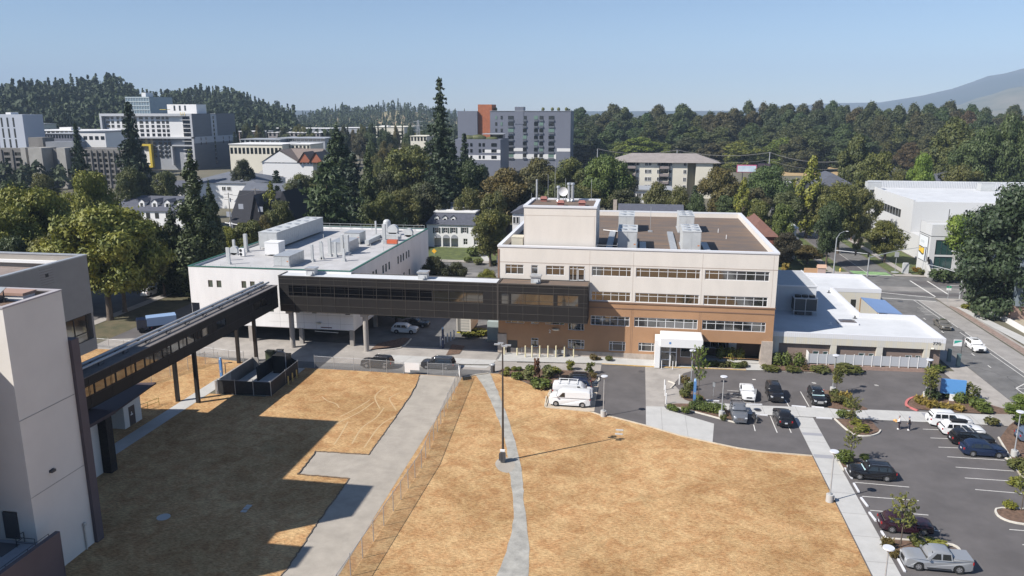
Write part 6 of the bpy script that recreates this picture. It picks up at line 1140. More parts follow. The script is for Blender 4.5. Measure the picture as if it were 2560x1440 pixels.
def sapling(seed, H=4.5, Rw=1.4, leaf=.10, m=None, n=34, dens=10):
 rr = random.Random(seed); bl = []; b = MB(); b.tube([(0, 0, -.1), (.03, 0, H * .5), (0, .03, H * .95)], [.07, .045, .012], 6)
 for i in range(n):
  f = i / n; a = i * 2.4; L = Rw * (.35 + .75 * math.sin(math.pi * (.15 + .8 * f))) * rr.uniform(.5, 1.1); z = H * (.38 + .55 * f); e = (L * math.cos(a), L * math.sin(a), z + L * .55)
  b.tube([(0, 0, z), (e[0] * .5, e[1] * .5, z + L * .35), e], [.02, .014, .006], 4)
  for g in (.45, .75, 1.0): bl.append((e[0] * g, e[1] * g, z + L * .55 * g, .16, .16, .14))
 me = b.mesh('trunk'); me.materials.append(M_BARK); return leaf_cloud('crown', bl, leaf, dens * 6, m or M_LEAF, seed), me
def shrubm(seed, kind='round', leaf=.085, m=None):
 rr = random.Random(seed); bl = [(0, 0, .45, .5, .5, .45)]
 if kind == 'round':
  for i in range(11): a = i * 2.4; bl.append((.36 * math.cos(a), .36 * math.sin(a), .35 + .35 * rr.random(), .2, .2, .2))
 elif kind == 'grass': bl = [(0, 0, .25, .25, .25, .25)] + [(.3 * math.cos(i * .9), .3 * math.sin(i * .9), .3 + .3 * rr.random(), .16, .16, .3) for i in range(9)]
 elif kind == 'dome': bl = [(0, 0, .5, .5, .5, .5)]
 else: bl = [(.35 * math.cos(i * 2.4) * rr.random() ** .5, .35 * math.sin(i * 2.4) * rr.random() ** .5, .12 + .75 * rr.random(), .17, .17, .19) for i in range(16)]
 return leaf_cloud('shrub', bl, leaf, 210 if kind != 'dome' else 330, m or M_SHRUB, seed, droop=1.2 if kind == 'grass' else 0, aspect=2.6 if kind == 'grass' else 1.4)
PR = {
 'oak': [(*broad(11, 12, 6.2, .18, 70, .17, 62, lump=.24), 12), (*broad(12, 12, 5.6, .15, 64, .17, 62, lump=.25), 12), (*broad(18, 12, 7.0, .20, 76, .18, 60, lump=.22), 12)],
 'maple': [(*broad(21, 12, 4.8, .10, 64, .17, 56, lump=.25), 12), (*broad(22, 12, 4.2, .08, 58, .17, 56, lump=.27), 12), (*broad(23, 12, 5.2, .10, 66, .17, 56, lump=.24), 12), (*broad(24, 12, 4.5, .10, 58, .17, 56, M_LEAFO, lump=.26), 12)],
 'cotton': [(*tallb(31, Rw=7.5, nb=64), 26), (*broad(32, 26, 7.5, .08, 90, .36, 26, lump=.22), 26), (*tallb(33, Rw=7, nb=58), 26), (*tallb(34, Rw=8.5, nb=80), 26), (*tallb(35, Rw=7.5, nb=60, m=M_LEAFO), 26)],
 'giant': [(*conifer(47, 46, 8.2, .05, 36, .33, droopy=.32, power=.66, per=10, dens=1.35), 46)],
 'birch': [(*tallb(36, 14, 3.0, leaf=.26, dens=22, nb=34, base=.08), 14)],
 'fir': [(*conifer(41, 26, 5.6, .04, 30, .34, droopy=.30, power=.66, per=11, dens=1.3), 26), (*conifer(42, 26, 5.4, .04, 26, .36, droopy=.2, power=.60, per=11, dens=1.3), 26)],
 'cypress': [(*conebl(43), 18), (*conebl(44, Rw=3.2, nb=100), 18), (*conebl(46, Rw=3.6, nb=150, tops=2), 18)],
 'yew': [(*broad(71, 12, 6.0, -.18, 110, .16, 58, M_NEEDLE, lump=.2), 12)],
 'cedar': [(*conifer(45, 18, 8.2, .06, 15, .36, droopy=.12, power=.62, per=11, dens=1.1, fill=False), 18)],
 'sapling': [(*sapling(51), 4.5), (*sapling(52, n=28, dens=6), 4.5), (*sapling(53, Rw=1.0, n=46, dens=18), 4.5)],
}
SH = {'round': [shrubm(61), shrubm(62)], 'grass': [shrubm(63, 'grass')], 'dome': [shrubm(64, 'dome')], 'loose': [shrubm(65, 'loose'), shrubm(66, 'loose')]}
def tree(kind, x, y, H, W=None, tint=(1, 1, 1), label='', group=None, name=None, v=None, rz=None, z=0.):
 v = rnd.randrange(len(PR[kind])) if v is None else v; cm, tm, H0 = PR[kind][v]; rz = rnd.uniform(0, 6.28) if rz is None else rz
 R0 = {'oak': 6.2, 'maple': 4.9, 'cotton': 8, 'birch': 3.0, 'fir': 5.2, 'giant': 8.4, 'cypress': 3.3, 'yew': 6.0, 'cedar': 8.2, 'sapling': 1.4}[kind] + .4
 names = {'oak': 'oak_tree', 'maple': 'maple_tree', 'cotton': 'cottonwood_tree', 'birch': 'birch_tree', 'fir': 'fir_tree', 'giant': 'fir_tree', 'cypress': 'cypress_tree', 'yew': 'yew_tree', 'cedar': 'cedar_tree', 'sapling': 'young_tree'}
 t = thing(name or names[kind], label, 'tree', (x, y, z), rz, group); sz = H / H0; sx = sz if W is None else (W / 2) / R0; t.scale = (sx, sx, sz)
 c = put('crown', cm, t, (0, 0, 0)); k = put('trunk', tm, t, (0, 0, 0)); c.color = (*tint, 1); return t
def treepx(kind, px, top, D, wpx, tint, label, group=None, v=None, name=None):
 """tree whose top shows at (px, top) when it stands D metres away; wpx its crown width in photo pixels"""
 x, y, z = PD(px, top, D); d = x * _fw[0] + y * _fw[1]; return tree(kind, x, y, z, wpx * d / FL * .975, tint, label, group, name, v)
G1, G2, G3, G4, OL, YG, AU, DK = (1, 1, 1), (.85, 1.0, .9), (.75, .9, .8), (1.1, 1.05, .85), (1.3, 1.2, .8), (2.1, 1.85, .8), (1.3, 1.1, .85), (.62, .75, .7)
for a in [
 ('oak', 240, 498, 158, 330, YG, 'huge spreading yellow green oak at left in front of the colonial house'),
 ('oak', 120, 585, 172, 220, (1.6, 1.45, .8), 'yellow green oak in the lower left group behind the wing'),
 ('oak', 345, 545, 176, 170, (1.4, 1.25, .75), 'olive oak filling the gap right of the spreading oak'),
 ('oak', 5, 520, 178, 200, YG, 'yellow green oak cut by the left picture edge'),
 ('oak', 60, 470, 185, 260, YG, 'large yellow green tree crown at the far left edge'),
 ('oak', 290, 585, 163, 250, (1.3, 1.1, .7), 'dark olive oak beside the left street with a visible dark trunk'),
 ('oak', 150, 570, 165, 220, (1.35, 1.15, .75), 'olive tree above the grey sided wing'),
 ('oak', 215, 430, 215, 160, YG, 'bright yellow green tree below the concrete block'),
 ('oak', 20, 580, 170, 150, DK, 'dark tree crown behind the grey wing at the left edge'),
 ('maple', 395, 575, 174, 110, DK, 'dark roundish tree between the spreading oak and the tall cypress'),
 ('maple', 430, 620, 176, 90, DK, 'small shaded tree at the left edge of the white office'),
 ('cypress', 474, 382, 172, 175, (1.25, 1.2, .8), 'tall dark green cypress left of the white office building'),
 ('cypress', 425, 520, 178, 110, (1.1, 1.1, .8), 'lower cypress hugging the tall one on its left'),
 ('cypress', 520, 460, 180, 100, (1.1, 1.1, .8), 'lower cypress hugging the tall one on its right'),
 ('fir', 318, 250, 330, 108, DK, 'very tall dark fir in front of the yellow framed apartment block'),
 ('fir', 187, 305, 350, 60, G3, 'dark fir rising above the concrete block at left'),
 ('maple', 100, 425, 300, 90, AU, 'brownish tree at the corner of the concrete block'),
 ('maple', 30, 440, 260, 120, DK, 'dark tree below the concrete block at far left'),
 ('maple', 320, 415, 290, 90, G4, 'olive tree right of the bright yellow green one'),
 ('maple', 410, 420, 300, 100, G4, 'grey green tree in front of the apartment block base'),
 ('maple', 355, 440, 290, 70, G3, 'small grey green tree left of the white house wall'),
 ('maple', 600, 392, 330, 70, DK, 'dark tree left of the white hall with red gables'),
 ('maple', 660, 530, 205, 60, OL, 'narrow olive tree beside the black gabled house'),
 ('maple', 620, 545, 196, 110, OL, 'low olive tree under the black gabled house'),
 ('maple', 570, 560, 196, 80, YG, 'small yellow green tree at the foot of the utility pole'),
 ('birch', 672, 450, 240, 50, YG, 'thin yellow green tree left of the grey-roofed house'),
 ('maple', 700, 500, 215, 90, (1.2, 1.1, .8), 'olive tree left of the spreading cedar'),
 ('cedar', 815, 395, 210, 240, (1.15, 1.25, .8), 'wide spreading cedar with layered branches left of centre'),
 ('cypress', 840, 312, 270, 140, (.95, 1.05, .8), 'tall dark twin-topped conifer behind the spreading cedar'),
 ('fir', 880, 380, 255, 110, DK, 'dark conifer between the cedar and the ivy-clad column tree'),
 ('cypress', 918, 368, 225, 90, (1.5, 1.4, .9), 'narrow olive column-shaped cypress near the centre'),
 ('maple', 960, 420, 235, 90, DK, 'dark tree right of the olive column cypress'),
 ('maple', 1015, 362, 290, 150, (1.45, 1.3, .85), 'large olive brown maple left of the tallest fir'),
 ('maple', 1010, 470, 222, 110, AU, 'brownish maple in front of the large olive maple'),
 ('maple', 965, 480, 218, 100, OL, 'olive tree standing behind the rear railing of the white roof'),
 ('giant', 1098, 190, 236, 150, (.9, 1.0, .95), 'tallest fir of the scene rising into the sky'),
 ('fir', 1130, 350, 250, 90, DK, 'second dark fir on the right flank of the tallest one'),
 ('maple', 1060, 450, 228, 120, DK, 'dark maple at the foot of the tallest fir, left side'),
 ('maple', 1180, 395, 250, 130, DK, 'dark tree right of the tallest fir below the terrace wing'),
 ('maple', 1175, 470, 226, 90, AU, 'brown green tree behind the arcaded mansion'),
 ('maple', 1270, 410, 235, 170, (1.35, 1.15, .8), 'large olive brown maple left of the cream penthouse'),
 ('maple', 1350, 388, 290, 120, (1.2, 1.2, .8), 'round olive green tree below the blue grey tower'),
 ('maple', 1425, 395, 280, 110, OL, 'yellowish round tree between two green ones above the penthouse'),
 ('oak', 1520, 378, 262, 150, (1.15, 1.35, .85), 'large fresh green tree left of the beige apartment house'),
 ('maple', 1225, 520, 190, 120, (1.4, 1.2, .75), 'olive maple beside the arcaded mansion, right side'),
 ('maple', 1235, 470, 205, 100, AU, 'brownish tree above the maple beside the mansion'),
 ('maple', 1400, 450, 225, 110, G4, 'green tree behind the penthouse antennas'),
 ('maple', 1335, 450, 232, 100, DK, 'dark tree just left of the penthouse stack'),
 ('maple', 1090, 635, 158, 90, DK, 'dark shrubby tree at the corner between the white office and the street'),
 ('maple', 1140, 650, 162, 70, DK, 'low dark tree right of the office corner'),
 ('maple', 1218, 672, 155, 60, YG, 'small yellowish tree just above the skybridge roof'),
 ('maple', 1648, 448, 230, 90, (1.2, 1.3, .9), 'round green tree in front of the beige apartment house'),
 ('maple', 1700, 465, 226, 80, AU, 'brownish tree right of the round green one'),
 ('maple', 1745, 482, 215, 70, G3, 'small dark green tree above the brown roof parapet'),
 ('maple', 1810, 410, 260, 130, OL, 'large olive tree right of the beige apartment house'),
 ('birch', 1862, 440, 240, 60, YG, 'bright yellow green slender tree right of the olive one'),
 ('oak', 1925, 415, 270, 130, (.85, 1.1, .85), 'large dark green tree below the billboards'),
 ('maple', 1900, 490, 215, 90, OL, 'olive tree in front of the dark green one'),
 ('maple', 1960, 500, 210, 80, (1.3, 1.4, .9), 'light green tree beside the brick house'),
 ('birch', 2032, 385, 250, 90, YG, 'tall slender yellow green tree by the north street'),
 ('maple', 2110, 455, 226, 130, (1.4, 1.2, .75), 'broad olive brown street tree left of the white hall'),
 ('maple', 2160, 470, 240, 90, AU, 'brown green tree touching the white hall corner'),
 ('maple', 2080, 500, 205, 90, DK, 'dark street tree shading the north street'),
 ('maple', 1965, 575, 198, 90, (.5, .45, .5), 'dark purple leaved tree at the right end of the main building'),
 ('maple', 2022, 610, 207, 90, AU, 'small brownish tree at the street corner behind the clinic'),
 ('maple', 2222, 545, 217, 120, (1.35, 1.5, .8), 'round green tree before the white hall'),
 ('birch', 2148, 575, 233, 30, YG, 'tiny staked tree on the green verge'),
 ('oak', 2445, 525, 207, 190, (1.7, 2.0, .8), 'large bright green tree in front of the white hall'),
 ('yew', 2550, 450, 172, 330, (.85, .95, .75), 'massive dark evergreen at the right picture edge'),
 ('oak', 2310, 385, 290, 80, (1.6, 2.0, .8), 'bright green tree rising behind the white hall'),
 ('maple', 2200, 370, 310, 120, (1.3, 1.2, .8), 'broad brown green tree behind the left end of the white hall'),
 ('maple', 2250, 420, 285, 70, AU, 'brownish tree between slate roofs behind the white hall'),
 ('maple', 2410, 410, 295, 120, AU, 'reddish brown tree behind the right end of the white hall'),
 ('oak', 2480, 330, 330, 150, G2, 'large green tree right of the slate roofs'),
 ('oak', 2545, 290, 330, 140, G3, 'tall dark tree at the right edge above the evergreen'),
 ('cotton', 2150, 345, 350, 110, G4, 'tall olive tree behind the slate roofs at left'),
 ('cotton', 2390, 310, 360, 120, G4, 'tall olive tree behind the slate roofs at right'),
 ('maple', 1575, 420, 300, 60, DK, 'dark tree at the left corner of the beige apartment house'),
 ('maple', 745, 440, 260, 90, DK, 'dark tree right of the white gabled hall'),
 ('fir', 1160, 330, 300, 60, DK, 'small dark fir beside the terrace wing'),
 ('fir', 1015, 540, 176, 60, DK, 'dark small conifer behind the office roof'),
]: treepx(*a)
tree('maple', -42.6, 131.5, 6.5, 9, DK, 'dark shady tree over the white crossover between the buildings')
tree('maple', 47.5, 97.5, 4.6, 5.5, (1.5, 1.7, .8), 'round green tree at the right edge of the car park beside the lamp')
tree('maple', 48.5, 91.0, 3.2, 4.0, (1.4, 1.5, .8), 'low green tree below the round one at the right picture edge')
for v, px, py, top, w_, tn, lb in ((2, 2090, 988, 912, 52, (2.1, 1.7, 1.1), 'dense young tree beside the lamp post in front of the clinic'), (1, 2130, 1062, 992, 60, (1.8, 1.5, 1.2), 'sparse young tree on the pointed planting island'), (1, 2125, 1155, 1068, 62, (2.0, 1.7, 1.1), 'young tree with thin foliage above the black parked car with sunshade'),
                         (1, 2250, 1370, 1240, 95, (2.0, 1.7, 1.0), 'young tree with bare lower branches between the dark red car and the silver pickup'), (1, 2553, 1278, 1180, 70, (2.2, 1.9, 1.2), 'young tree at the right picture edge on the oval island'), (2, 2322, 1003, 918, 70, (2.6, 2.1, 1.3), 'straw coloured young tree left of the blue sign board'), (1, 1745, 1005, 868, 60, (1.5, 1.7, .8), 'slim light green tree beside the blue help post')):
 x, y = P(px, py); H = PY(px, top, y)[1]; tree('sapling', x, y, H, w_ * math.hypot(x, y) / FL * .98, tn, lb, v=v)
rr = random.Random(21); kinds = ['dark green', 'olive green', 'grey green', 'brownish']
def skyline(px):
 pts = [(1440, 272), (1520, 268), (1600, 272), (1680, 270), (1750, 276), (1800, 270), (1870, 266), (1900, 262), (1950, 262), (2000, 258), (2050, 262), (2120, 268), (2200, 266), (2300, 264), (2400, 268), (2480, 276), (2560, 272), (2700, 270)]
 for (a, b), (c, d) in zip(pts[:-1], pts[1:]):
  if a <= px <= c: return b + (d - b) * (px - a) / (c - a)
 return 272
def zone(px):
 for e, t_ in ((500, 'far left'), (800, 'left of the cedar'), (1050, 'left of the tallest fir'), (1300, 'right of the tallest fir'), (1540, 'beside the blue grey tower'), (1680, 'above the left half of the beige apartments'), (1820, 'above the right half of the beige apartments'), (1960, 'above the billboards'), (2120, 'above the north street'), (2300, 'above the left half of the white hall'), (2450, 'above the right half of the white hall')):
  if px < e: return t_
 return 'at the right picture edge'
for D, n0, n1, stp, dt, tintk in ((680, 1425, 2680, 34, 0, .9), (625, 1440, 2680, 38, 12, .85), (575, 1450, 2680, 44, 40, .85), (530, 1455, 2660, 50, 76, .95)):
 px = n0
 while px < n1:
  p = px + rr.uniform(-8, 8); top = skyline(p) + dt + rr.uniform(-7, 12) * (1 if dt < 40 else 1.6)
  i = rr.randrange(4); tn = [(.8, .95, .85), (1.05, 1.05, .85), (.9, 1.0, .95), (1.1, 1.0, .85)][i]; lightish = dt > 70 and rr.random() < .3
  if lightish: tn = (1.8, 1.8, .8)
  band = {0: 'in the back row', 12: 'in the second row', 40: 'in the third row', 76: 'in the front row'}[dt]
  treepx('cotton', p, top, D + rr.uniform(-12, 12), stp * rr.uniform(1.7, 2.5), tuple(c * tintk * rr.uniform(.72, 1.0) for c in tn), ('yellow green' if lightish else kinds[i]) + ' cottonwood ' + band + ', ' + zone(p), 'cottonwoods of the river belt')
  px += stp * rr.uniform(.75, 1.2)
for D, a0, a1, stp, tp in ((420, 880, 1130, 26, 350), (340, 860, 1140, 30, 385), (300, 700, 1300, 44, 425), (262, 700, 1330, 48, 455), (620, 590, 1130, 16, 312), (560, 590, 1120, 24, 332), (250, 1330, 2080, 70, 470), (330, 1460, 2080, 46, 436)):
 px = a0
 while px < a1:
  p = px + rr.uniform(-10, 10); px += stp * rr.uniform(.7, 1.3); zt = PD(p, tp, D)[2]
  if D == 330 and 1540 < p < 1800: continue
  if D in (340, 420) and p < 925 and p > 700: continue
  kd = rr.choice(['maple', 'maple', 'oak', 'fir']) if D < 400 else rr.choice(['maple', 'fir', 'maple', 'oak'])
  where = {420: 'behind the olive maples', 340: 'in the far garden row', 300: 'in the wooded gardens', 262: 'behind the white office', 620: 'in the far tree line', 560: 'among the distant low halls', 250: 'in the gardens', 330: 'in the middle row'}[D]
  tn = rr.choice([G3, DK, G1, OL, AU]); cw = {G3: 'dark green', DK: 'very dark', G1: 'green', OL: 'olive', AU: 'brownish'}[tn]
  treepx(kd, p, tp + rr.uniform(-12, 14) * (1 if D < 400 else .6), D + rr.uniform(-12, 12), stp * rr.uniform(1.3, 2.0) * (.8 if kd == 'fir' else 1), tn, cw + (' fir ' if kd == 'fir' else ' round tree ') + where + ', ' + zone(p), 'background trees ' + where)
# shrubs and beds
bd = MB().flat([(-19.3, 109.6), (-19.5, 107.6), (-18.6, 106.6), (-17.2, 106.2), (-15.04, 104.45), (-13.11, 102.43), (-11.6, 101.75), (-10.95, 101.9), (-10.9, 104.6), (-5.6, 105.4), (-5.0, 107.5), (-5.6, 109.6), (-7, 110.3), (-12, 110.5)], .07); struct('planting_bed', bd, M_MULCH)
b2 = MB().flat([(10.75, 114.75), (16.9, 114.95), (17, 117.4), (10.75, 117.3)], .11).flat([(19.8, 115.05), (24, 115.3), (29.5, 115.4), (33, 115.9), (34.1, 117.3), (26.2, 117.5), (26.2, 119.3), (20.9, 119.3)], .11).flat([(43.3, 118.2), (45.8, 118.2), (46.3, 119.8), (43.3, 119.8)], .11)
b2.flat(smooth_line([(4.7, 98.6), (8.4, 96.6), (13.0, 94.1), (12.9, 96.5), (12.1, 98.5), (10.8, 98.9), (7.5, 99.4)], 3, True), .1).flat(smooth_line([(6.6, 103.8), (8.6, 104.2), (9.9, 101.7), (8.9, 100.3), (7.1, 101)], 3, True), .1)
b2.flat(smooth_line([(25.6, 100.8), (25.6, 104.8), (26.6, 107.6), (27.8, 106.8), (29.2, 103.4), (30.4, 100.9)], 3, True), .11).flat([(25.6, 97.0), (29.8, 97.6), (30.0, 94.0), (28.2, 92.4), (26.6, 92.3)], .11)
b2.flat([(23.0, 82.2), (23.0, 87), (24.6, 86.3), (25.4, 84.2), (27, 82.6)], .1).flat([(22.9, 66.2), (22.9, 68.2), (28, 68.2), (29.0, 67.4), (28.4, 66.4)], .1).flat(smooth_line([(35.2, 74.4), (36.2, 75.9), (41, 76), (41, 73), (37, 73.1)], 3, True), .1)
b2.flat(smooth_line([(36.6, 102.2), (36.3, 104), (37.8, 106.6), (40.4, 108.3), (43.8, 108.2), (47.2, 105), (48.4, 102.2)], 3, True), .11).flat([(42.2, 84), (49, 84), (49, 101.6), (46.2, 98.3), (43.4, 94), (42.2, 88)], .11)
struct('planting_bed', b2, M_MULCH)
kb = MB()
for q in (smooth_line([(25.45, 97.1), (26.4, 92.6), (28.0, 92.1), (29.4, 93.0), (30.1, 94.2)], 4), smooth_line([(22.95, 68.3), (28.2, 68.3), (29.2, 67.6), (28.9, 66.6)], 3), smooth_line([(41, 72.9), (37, 73.0), (35.5, 73.6), (35.2, 74.8), (36.2, 76.0), (41, 76.1)], 3), [(22.95, 82.1), (23.0, 87.0), (24.7, 86.4)], smooth_line([(4.6, 98.5), (8.4, 96.5), (12.9, 93.9), (13.2, 94.6), (13.0, 96.6)], 3), [(42.1, 84.2), (42.1, 88.1), (43.3, 94.2)], [(41.6, 88.3), (43.6, 78), (45, 70)], smooth_line([(5.5, 105.3), (6.1, 107), (5.2, 107.9)], 2), smooth_line([(-5.6, 105.3), (-4.6, 106.6), (-5.0, 108.6), (-6.0, 109.7)], 4), [(10.7, 114.7), (16.9, 114.9)]): strip(q, .17, .02, kb, .15)
struct('island_kerb', kb, M_CURBW)
kr = MB(); strip(smooth_line([(36.7, 101.6), (35.9, 103.4), (36.8, 105.6), (38.2, 107.0)], 5), .3, .02, kr, .15); strip([(25.5, 105.2), (26.4, 107.7)], .2, .02, kr, .15); struct('red_kerb', kr, mat('faded_red', (.55, .17, .16), .7, var=.12, scale=2))
def shrub(kind, px, py, w_, h_, tint, label, group=None, name='shrub', world=None):
 x, y = world or P(px, py); s = SH[kind]; t = bpy.data.objects.new(name, s[rnd.randrange(len(s))]); SC.collection.objects.link(t); t.location = (x, y, .05); t.rotation_euler = (0, 0, rnd.uniform(0, 6.28)); t.scale = (w_ * .8, w_ * .8, h_ * .95); t.color = (*tint, 1); return tag(t, label, 'shrub', group)
GR, YE, BR, GY, PU, ST = (1.35, 1.5, .8), (2.3, 2.0, .8), (1.6, 1.0, .8), (2.0, 1.8, 2.0), (1.7, .6, .9), (3.6, 2.3, 1.5)
for a in [('round', 1264, 940, 1.4, .9, YE, 'small yellow green bush beside the tall pole in the bed'), ('round', 1268, 927, 1.0, .7, YE, 'small yellow bush at the upper left of the bed'), ('round', 1285, 927, 1.0, .7, YE, 'second small yellow bush from the left along the bed'), ('round', 1298, 927, 1.1, .7, GR, 'tiny green bush right of the two yellow ones'),
 ('round', 1293, 948, 2.0, 1.2, GR, 'fresh green bush at the lower left of the bed'), ('loose', 1322, 952, 2.6, 1.6, GY, 'large grey lavender bush in the bed'), ('loose', 1370, 945, 2.8, 1.7, GY, 'second grey lavender bush right of the red shrub'), ('round', 1326, 928, 1.8, 1.1, GR, 'green bush left of the purple red shrub'), ('loose', 1342, 945, 1.5, 3.2, PU, 'purple red upright shrub in the middle of the bed'),
 ('round', 1370, 930, 1.7, 1.1, GR, 'green bush at the upper middle of the bed'), ('round', 1386, 933, 2.2, 1.0, YE, 'low light green bush right of the upper green one'), ('round', 1352, 970, 3.4, 1.6, GR, 'largest fresh green bush at the bed tip by the white van'), ('loose', 1425, 925, 2.0, 1.5, YE, 'spiky yellow green shrub behind the black cars'), ('loose', 1475, 935, 2.0, 1.8, OL, 'olive shrub at the right end of the bed'), ('round', 1483, 945, 1.3, .9, BR, 'low brownish bush at the curved bed end'),
 ('round', 1483, 901, 1.5, 1.1, BR, 'reddish round bush before the block plinth, left'), ('round', 1496, 901, 1.0, .6, BR, 'low reddish bush between two round ones'), ('round', 1522, 903, 1.4, 1.0, OL, 'olive round bush before the block plinth, right'),
 ('dome', 1800, 898, 1.8, 2.2, YE, 'leftmost clipped dome bush before the dark recess'), ('dome', 1825, 900, 1.9, 2.2, YE, 'middle clipped dome bush before the dark recess'), ('dome', 1848, 900, 1.8, 2.0, YE, 'rightmost clipped dome bush before the dark recess'),
 ('dome', 1940, 914, 1.9, 2.2, GR, 'left clipped round bush in front of the clinic'), ('dome', 1965, 916, 2.0, 2.3, GR, 'middle clipped round bush in front of the clinic'), ('dome', 1996, 918, 2.2, 2.4, GR, 'right clipped round bush in front of the clinic'),
 ('round', 1925, 926, 3.2, .8, OL, 'low olive ground bush at the left end of the clinic bed'), ('round', 1982, 929, 2.6, .8, OL, 'low olive ground bush below the clipped ones'), ('round', 2050, 930, 3.4, 1.0, OL, 'low bush at the middle of the clinic bed'), ('loose', 2012, 926, 1.2, .9, BR, 'reddish grass tuft in the clinic bed'), ('round', 2120, 930, 4.4, 1.2, OL, 'long low bush at the rounded end of the clinic bed'), ('round', 2338, 928, 3.0, 1.3, GR, 'green bush at the lower right corner of the clinic'), ('loose', 2316, 925, .9, 2.4, DK, 'thin dark column shrub at the end of the glass fence'),
 ('round', 1712, 995, 1.8, 1.7, OL, 'tallest bush of the group left of the blue help post'), ('round', 1722, 975, 1.7, 1.5, OL, 'bush behind the help post group'), ('round', 1712, 962, 1.6, 1.5, BR, 'brownish bush at the rear of the help post group'), ('round', 1746, 1003, 1.4, 1.0, GR, 'small round green bush right of the blue help post'),
 ('round', 1678, 1026, 1.4, 1.0, GR, 'leftmost bush of the triangular bed'), ('round', 1690, 1030, 1.0, .8, GR, 'second small bush in the triangular bed'), ('round', 1714, 1033, 1.4, 1.0, GR, 'round bush in the middle of the triangular bed'), ('round', 1732, 1024, 1.4, 1.1, OL, 'bush at the left end of the clipped hedge'), ('round', 1808, 1052, 1.0, .9, OL, 'small bush at the lamp base in the triangular bed'),
 ('loose', 2100, 1010, 3.2, 1.3, AU, 'brownish green shrub mass beside the dark car with sunshade'), ('grass', 2112, 1000, 2.4, 1.4, ST, 'straw coloured grass clump by the young dense tree'), ('grass', 2122, 1018, 2.2, 1.2, YE, 'arching yellow grass clump at the walk edge'), ('round', 2086, 992, 1.6, 1.1, OL, 'low bush at the foot of the lamp by the clinic drive'),
 ('round', 2104, 1044, 1.6, 1.2, GR, 'round green bush at the top of the pointed island'), ('round', 2126, 1048, 1.6, 1.2, OL, 'olive bush right of the round one on the pointed island'), ('loose', 2138, 1064, 1.8, 1.0, YE, 'yellow green shrub in the middle of the pointed island'), ('loose', 2155, 1080, 2.4, 1.0, YE, 'yellowish shrub at the tip of the pointed island'),
 ('round', 2110, 1158, 2.3, 1.8, GR, 'large round bush between the walk and the black car'), ('round', 2160, 1150, 1.2, .8, GR, 'small bush half hidden behind the black car'), ('grass', 2218, 1370, 1.6, 1.2, BR, 'reddish ornamental grass by the walk near the silver pickup'), ('grass', 2234, 1392, 1.2, .9, BR, 'small reddish grass clump at the nose of the silver pickup'), ('loose', 2290, 1362, 2.2, .9, OL, 'left olive bush between the dark red car and the pickup'), ('loose', 2335, 1368, 2.8, .8, YE, 'long low yellowish bush behind the silver pickup'), ('round', 2524, 1272, 1.5, .9, YE, 'yellow green bush on the oval island at the right'),
 ('grass', 2300, 1010, 2.2, 1.5, ST, 'straw grass clump at the left of the sign bed'), ('grass', 2330, 1020, 2.2, 1.4, ST, 'straw grass clump below the straw coloured tree'), ('grass', 2362, 1025, 2.2, 1.2, ST, 'low straw grass in the middle front of the sign bed'), ('grass', 2395, 1027, 2.0, 1.1, ST, 'low straw grass right of the middle in the sign bed'), ('round', 2330, 1000, 2.2, 1.9, DK, 'dark bush in the shade below the blue sign'), ('round', 2365, 998, 1.8, 1.5, DK, 'second dark bush just left of the blue sign foot'), ('dome', 2418, 1000, 3.4, 2.4, OL, 'largest clipped olive bush right of the blue sign'), ('dome', 2398, 1008, 2.0, 1.6, GR, 'smaller clipped bush below the largest one'), ('round', 2445, 1020, 3.0, 1.4, GR, 'fresh green bush at the right end of the sign bed'), ('round', 2462, 1032, 2.2, 1.0, GR, 'low green bush at the right tip of the sign bed'), ('round', 2478, 1062, 2.0, 1.1, AU, 'brownish bush in front of the white cars'), ('round', 2545, 1175, 2.6, 1.5, OL, 'olive bush at the right edge beside the lamp'), ('loose', 2540, 1215, 2.4, .8, YE, 'low yellowish ground shrub at the right edge'),
 ('dome', 2465, 775, 3.8, 4.0, YE, 'clipped beehive shaped bush east of the side street'), ('loose', 2432, 770, 3.2, 3.0, OL, 'spiky plant left of the beehive bush'), ('round', 2412, 772, 2.0, 1.0, YE, 'low yellow plant beside the white walk'), ('round', 2350, 705, 5.5, 3.6, (.6, .8, .6), 'big dark clipped bush below the poster tower'), ('round', 2385, 706, 5, 3.2, (.6, .75, .6), 'second dark bush along the hall front'), ('loose', 2420, 690, 2.4, 1.8, YE, 'bright yellow shrub in the hall front garden'), ('loose', 2290, 680, 3.0, 1.2, (3, 1.6, .6), 'orange flowering plants by the crossing'), ('loose', 2305, 688, 3.0, 1.4, OL, 'green flower bed plants by the crossing'),
 ('round', 1185, 640, 5.0, 3.0, GR, 'spreading green bush before the mansion lawn'), ('round', 1170, 656, 2.6, 1.6, GR, 'round bush at the mansion path'), ('round', 1195, 662, 3.0, 1.8, OL, 'second round bush at the mansion path'), ('round', 1235, 664, 2.8, 1.6, OL, 'low bush at the corner of the cream building'), ('loose', 1962, 678, 3.0, 2.2, ST, 'spiky yellow yucca at the corner behind the main building'), ('loose', 1143, 615, .9, 3.0, DK, 'slim dark column shrub at the mansion door'), ('round', 560, 625, 4, 2.6, YE, 'round yellow green bush by the left crossing'), ('round', 1178, 840, 4.5, 1.5, YE, 'low hedge behind the generator trailer'), ('round', 1205, 838, 3.2, 1.3, YE, 'yellowish hedge piece right of the generator trailer'),
 ]: shrub(*a)
for i in range(9): shrub('round', 0, 0, 1.5, 1.0, rnd.choice([OL, AU, GR]), 'one of the mixed low bushes along the yellow kerb by the porch', 'low bushes along the yellow kerb', world=(11.3 + i * .68, 115.5 + (i % 3) * .35))
